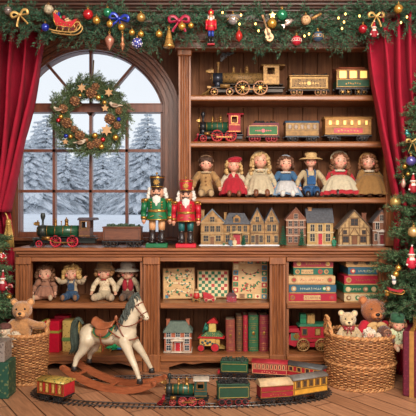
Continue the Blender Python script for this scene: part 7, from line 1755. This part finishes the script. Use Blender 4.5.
# presents on the floor
GSP = spots((26, 72, 56), (92, 106, 70), 45, .32, .45)
present('present', 'dark green patterned present on the floor in front of the smaller basket', (xx(-4, -.50), -.50, 0), (33*s(-.55), .14, 36.5*s(-.57)), 0, GSP, None)
present('present', 'silver-grey patterned present on top of the dark green one', (xx(-7, -.50), -.50, 36.6*s(-.57)), (31*s(-.55), .13, 20*s(-.57)), 0, spots((150, 140, 132), (110, 100, 96), 60, .35, .4, .3), None)
k = s(-.55); present('present', 'tall maroon present with gold ribbon beside the large basket', (xx(427, -.46), -.46, 0), (.25, .24, 65*s(-.5)), R(-24), spots((92, 18, 42), (112, 30, 54), 60, .3, .4), M((190, 140, 70), .35, .4, .15), dict(rx=-.30, rw=.10, top=0), None)
present('present', 'small gold present on top of the tall maroon one', (xx(424, -.46), -.46, 65*s(-.5)+.001), (.09, .09, .07), R(10), M((190, 150, 90), .4, .4, .2), PALEGOLD, dict(bow=.03))
# ================================================================= world, lamps, camera
wd = bpy.data.worlds.new('overcast_sky'); SC.world = wd; wd.use_nodes = True; nt = wd.node_tree
bg = nt.nodes['Background']; tc = nt.nodes.new('ShaderNodeTexCoord'); sp = nt.nodes.new('ShaderNodeSeparateXYZ'); nt.links.new(tc.outputs['Generated'], sp.inputs[0])
rp = nt.nodes.new('ShaderNodeValToRGB'); nt.links.new(sp.outputs['Z'], rp.inputs[0])
e = rp.color_ramp.elements; e[0].position = 0; e[0].color = (.84, .865, .90, 1); e[1].position = .5; e[1].color = (.74, .78, .85, 1)
nt.links.new(rp.outputs[0], bg.inputs['Color']); bg.inputs['Strength'].default_value = SKY
def area(name, loc, target, size, power, col):
    l = bpy.data.lights.new(name, 'AREA'); l.shape = 'RECTANGLE'; l.size, l.size_y = size; l.energy = power; l.color = col
    o = bpy.data.objects.new(name, l); COL.objects.link(o); o.location = loc; d = Vector(target) - Vector(loc); o.rotation_euler = d.to_track_quat('-Z', 'Y').to_euler(); return o
area('ceiling_softbox_lamp', (.6, -3.3, 2.75), (0, .1, .75), (1.5, 1.0), KEY, (1, .92, .82))
area('added_fill_light', (1.9, -4.2, 1.9), (-.1, .1, .5), (1.2, 1.2), FILL, (1, .92, .82))  # unseen frontal fill, added to brighten the lower cabinets and floor
cam = bpy.data.cameras.new('camera'); co = bpy.data.objects.new('camera', cam); COL.objects.link(co)
co.location = (0, -D, H); co.rotation_euler = (PI/2, 0, 0); cam.sensor_width = 36; cam.lens = F/416*36; cam.clip_end = 200; SC.camera = co
SC.view_settings.view_transform = 'Standard'; SC.view_settings.look = 'None'; SC.view_settings.gamma = 1; SC.view_settings.exposure = EXPO; SC.view_settings.use_curve_mapping = False
apply_pending()
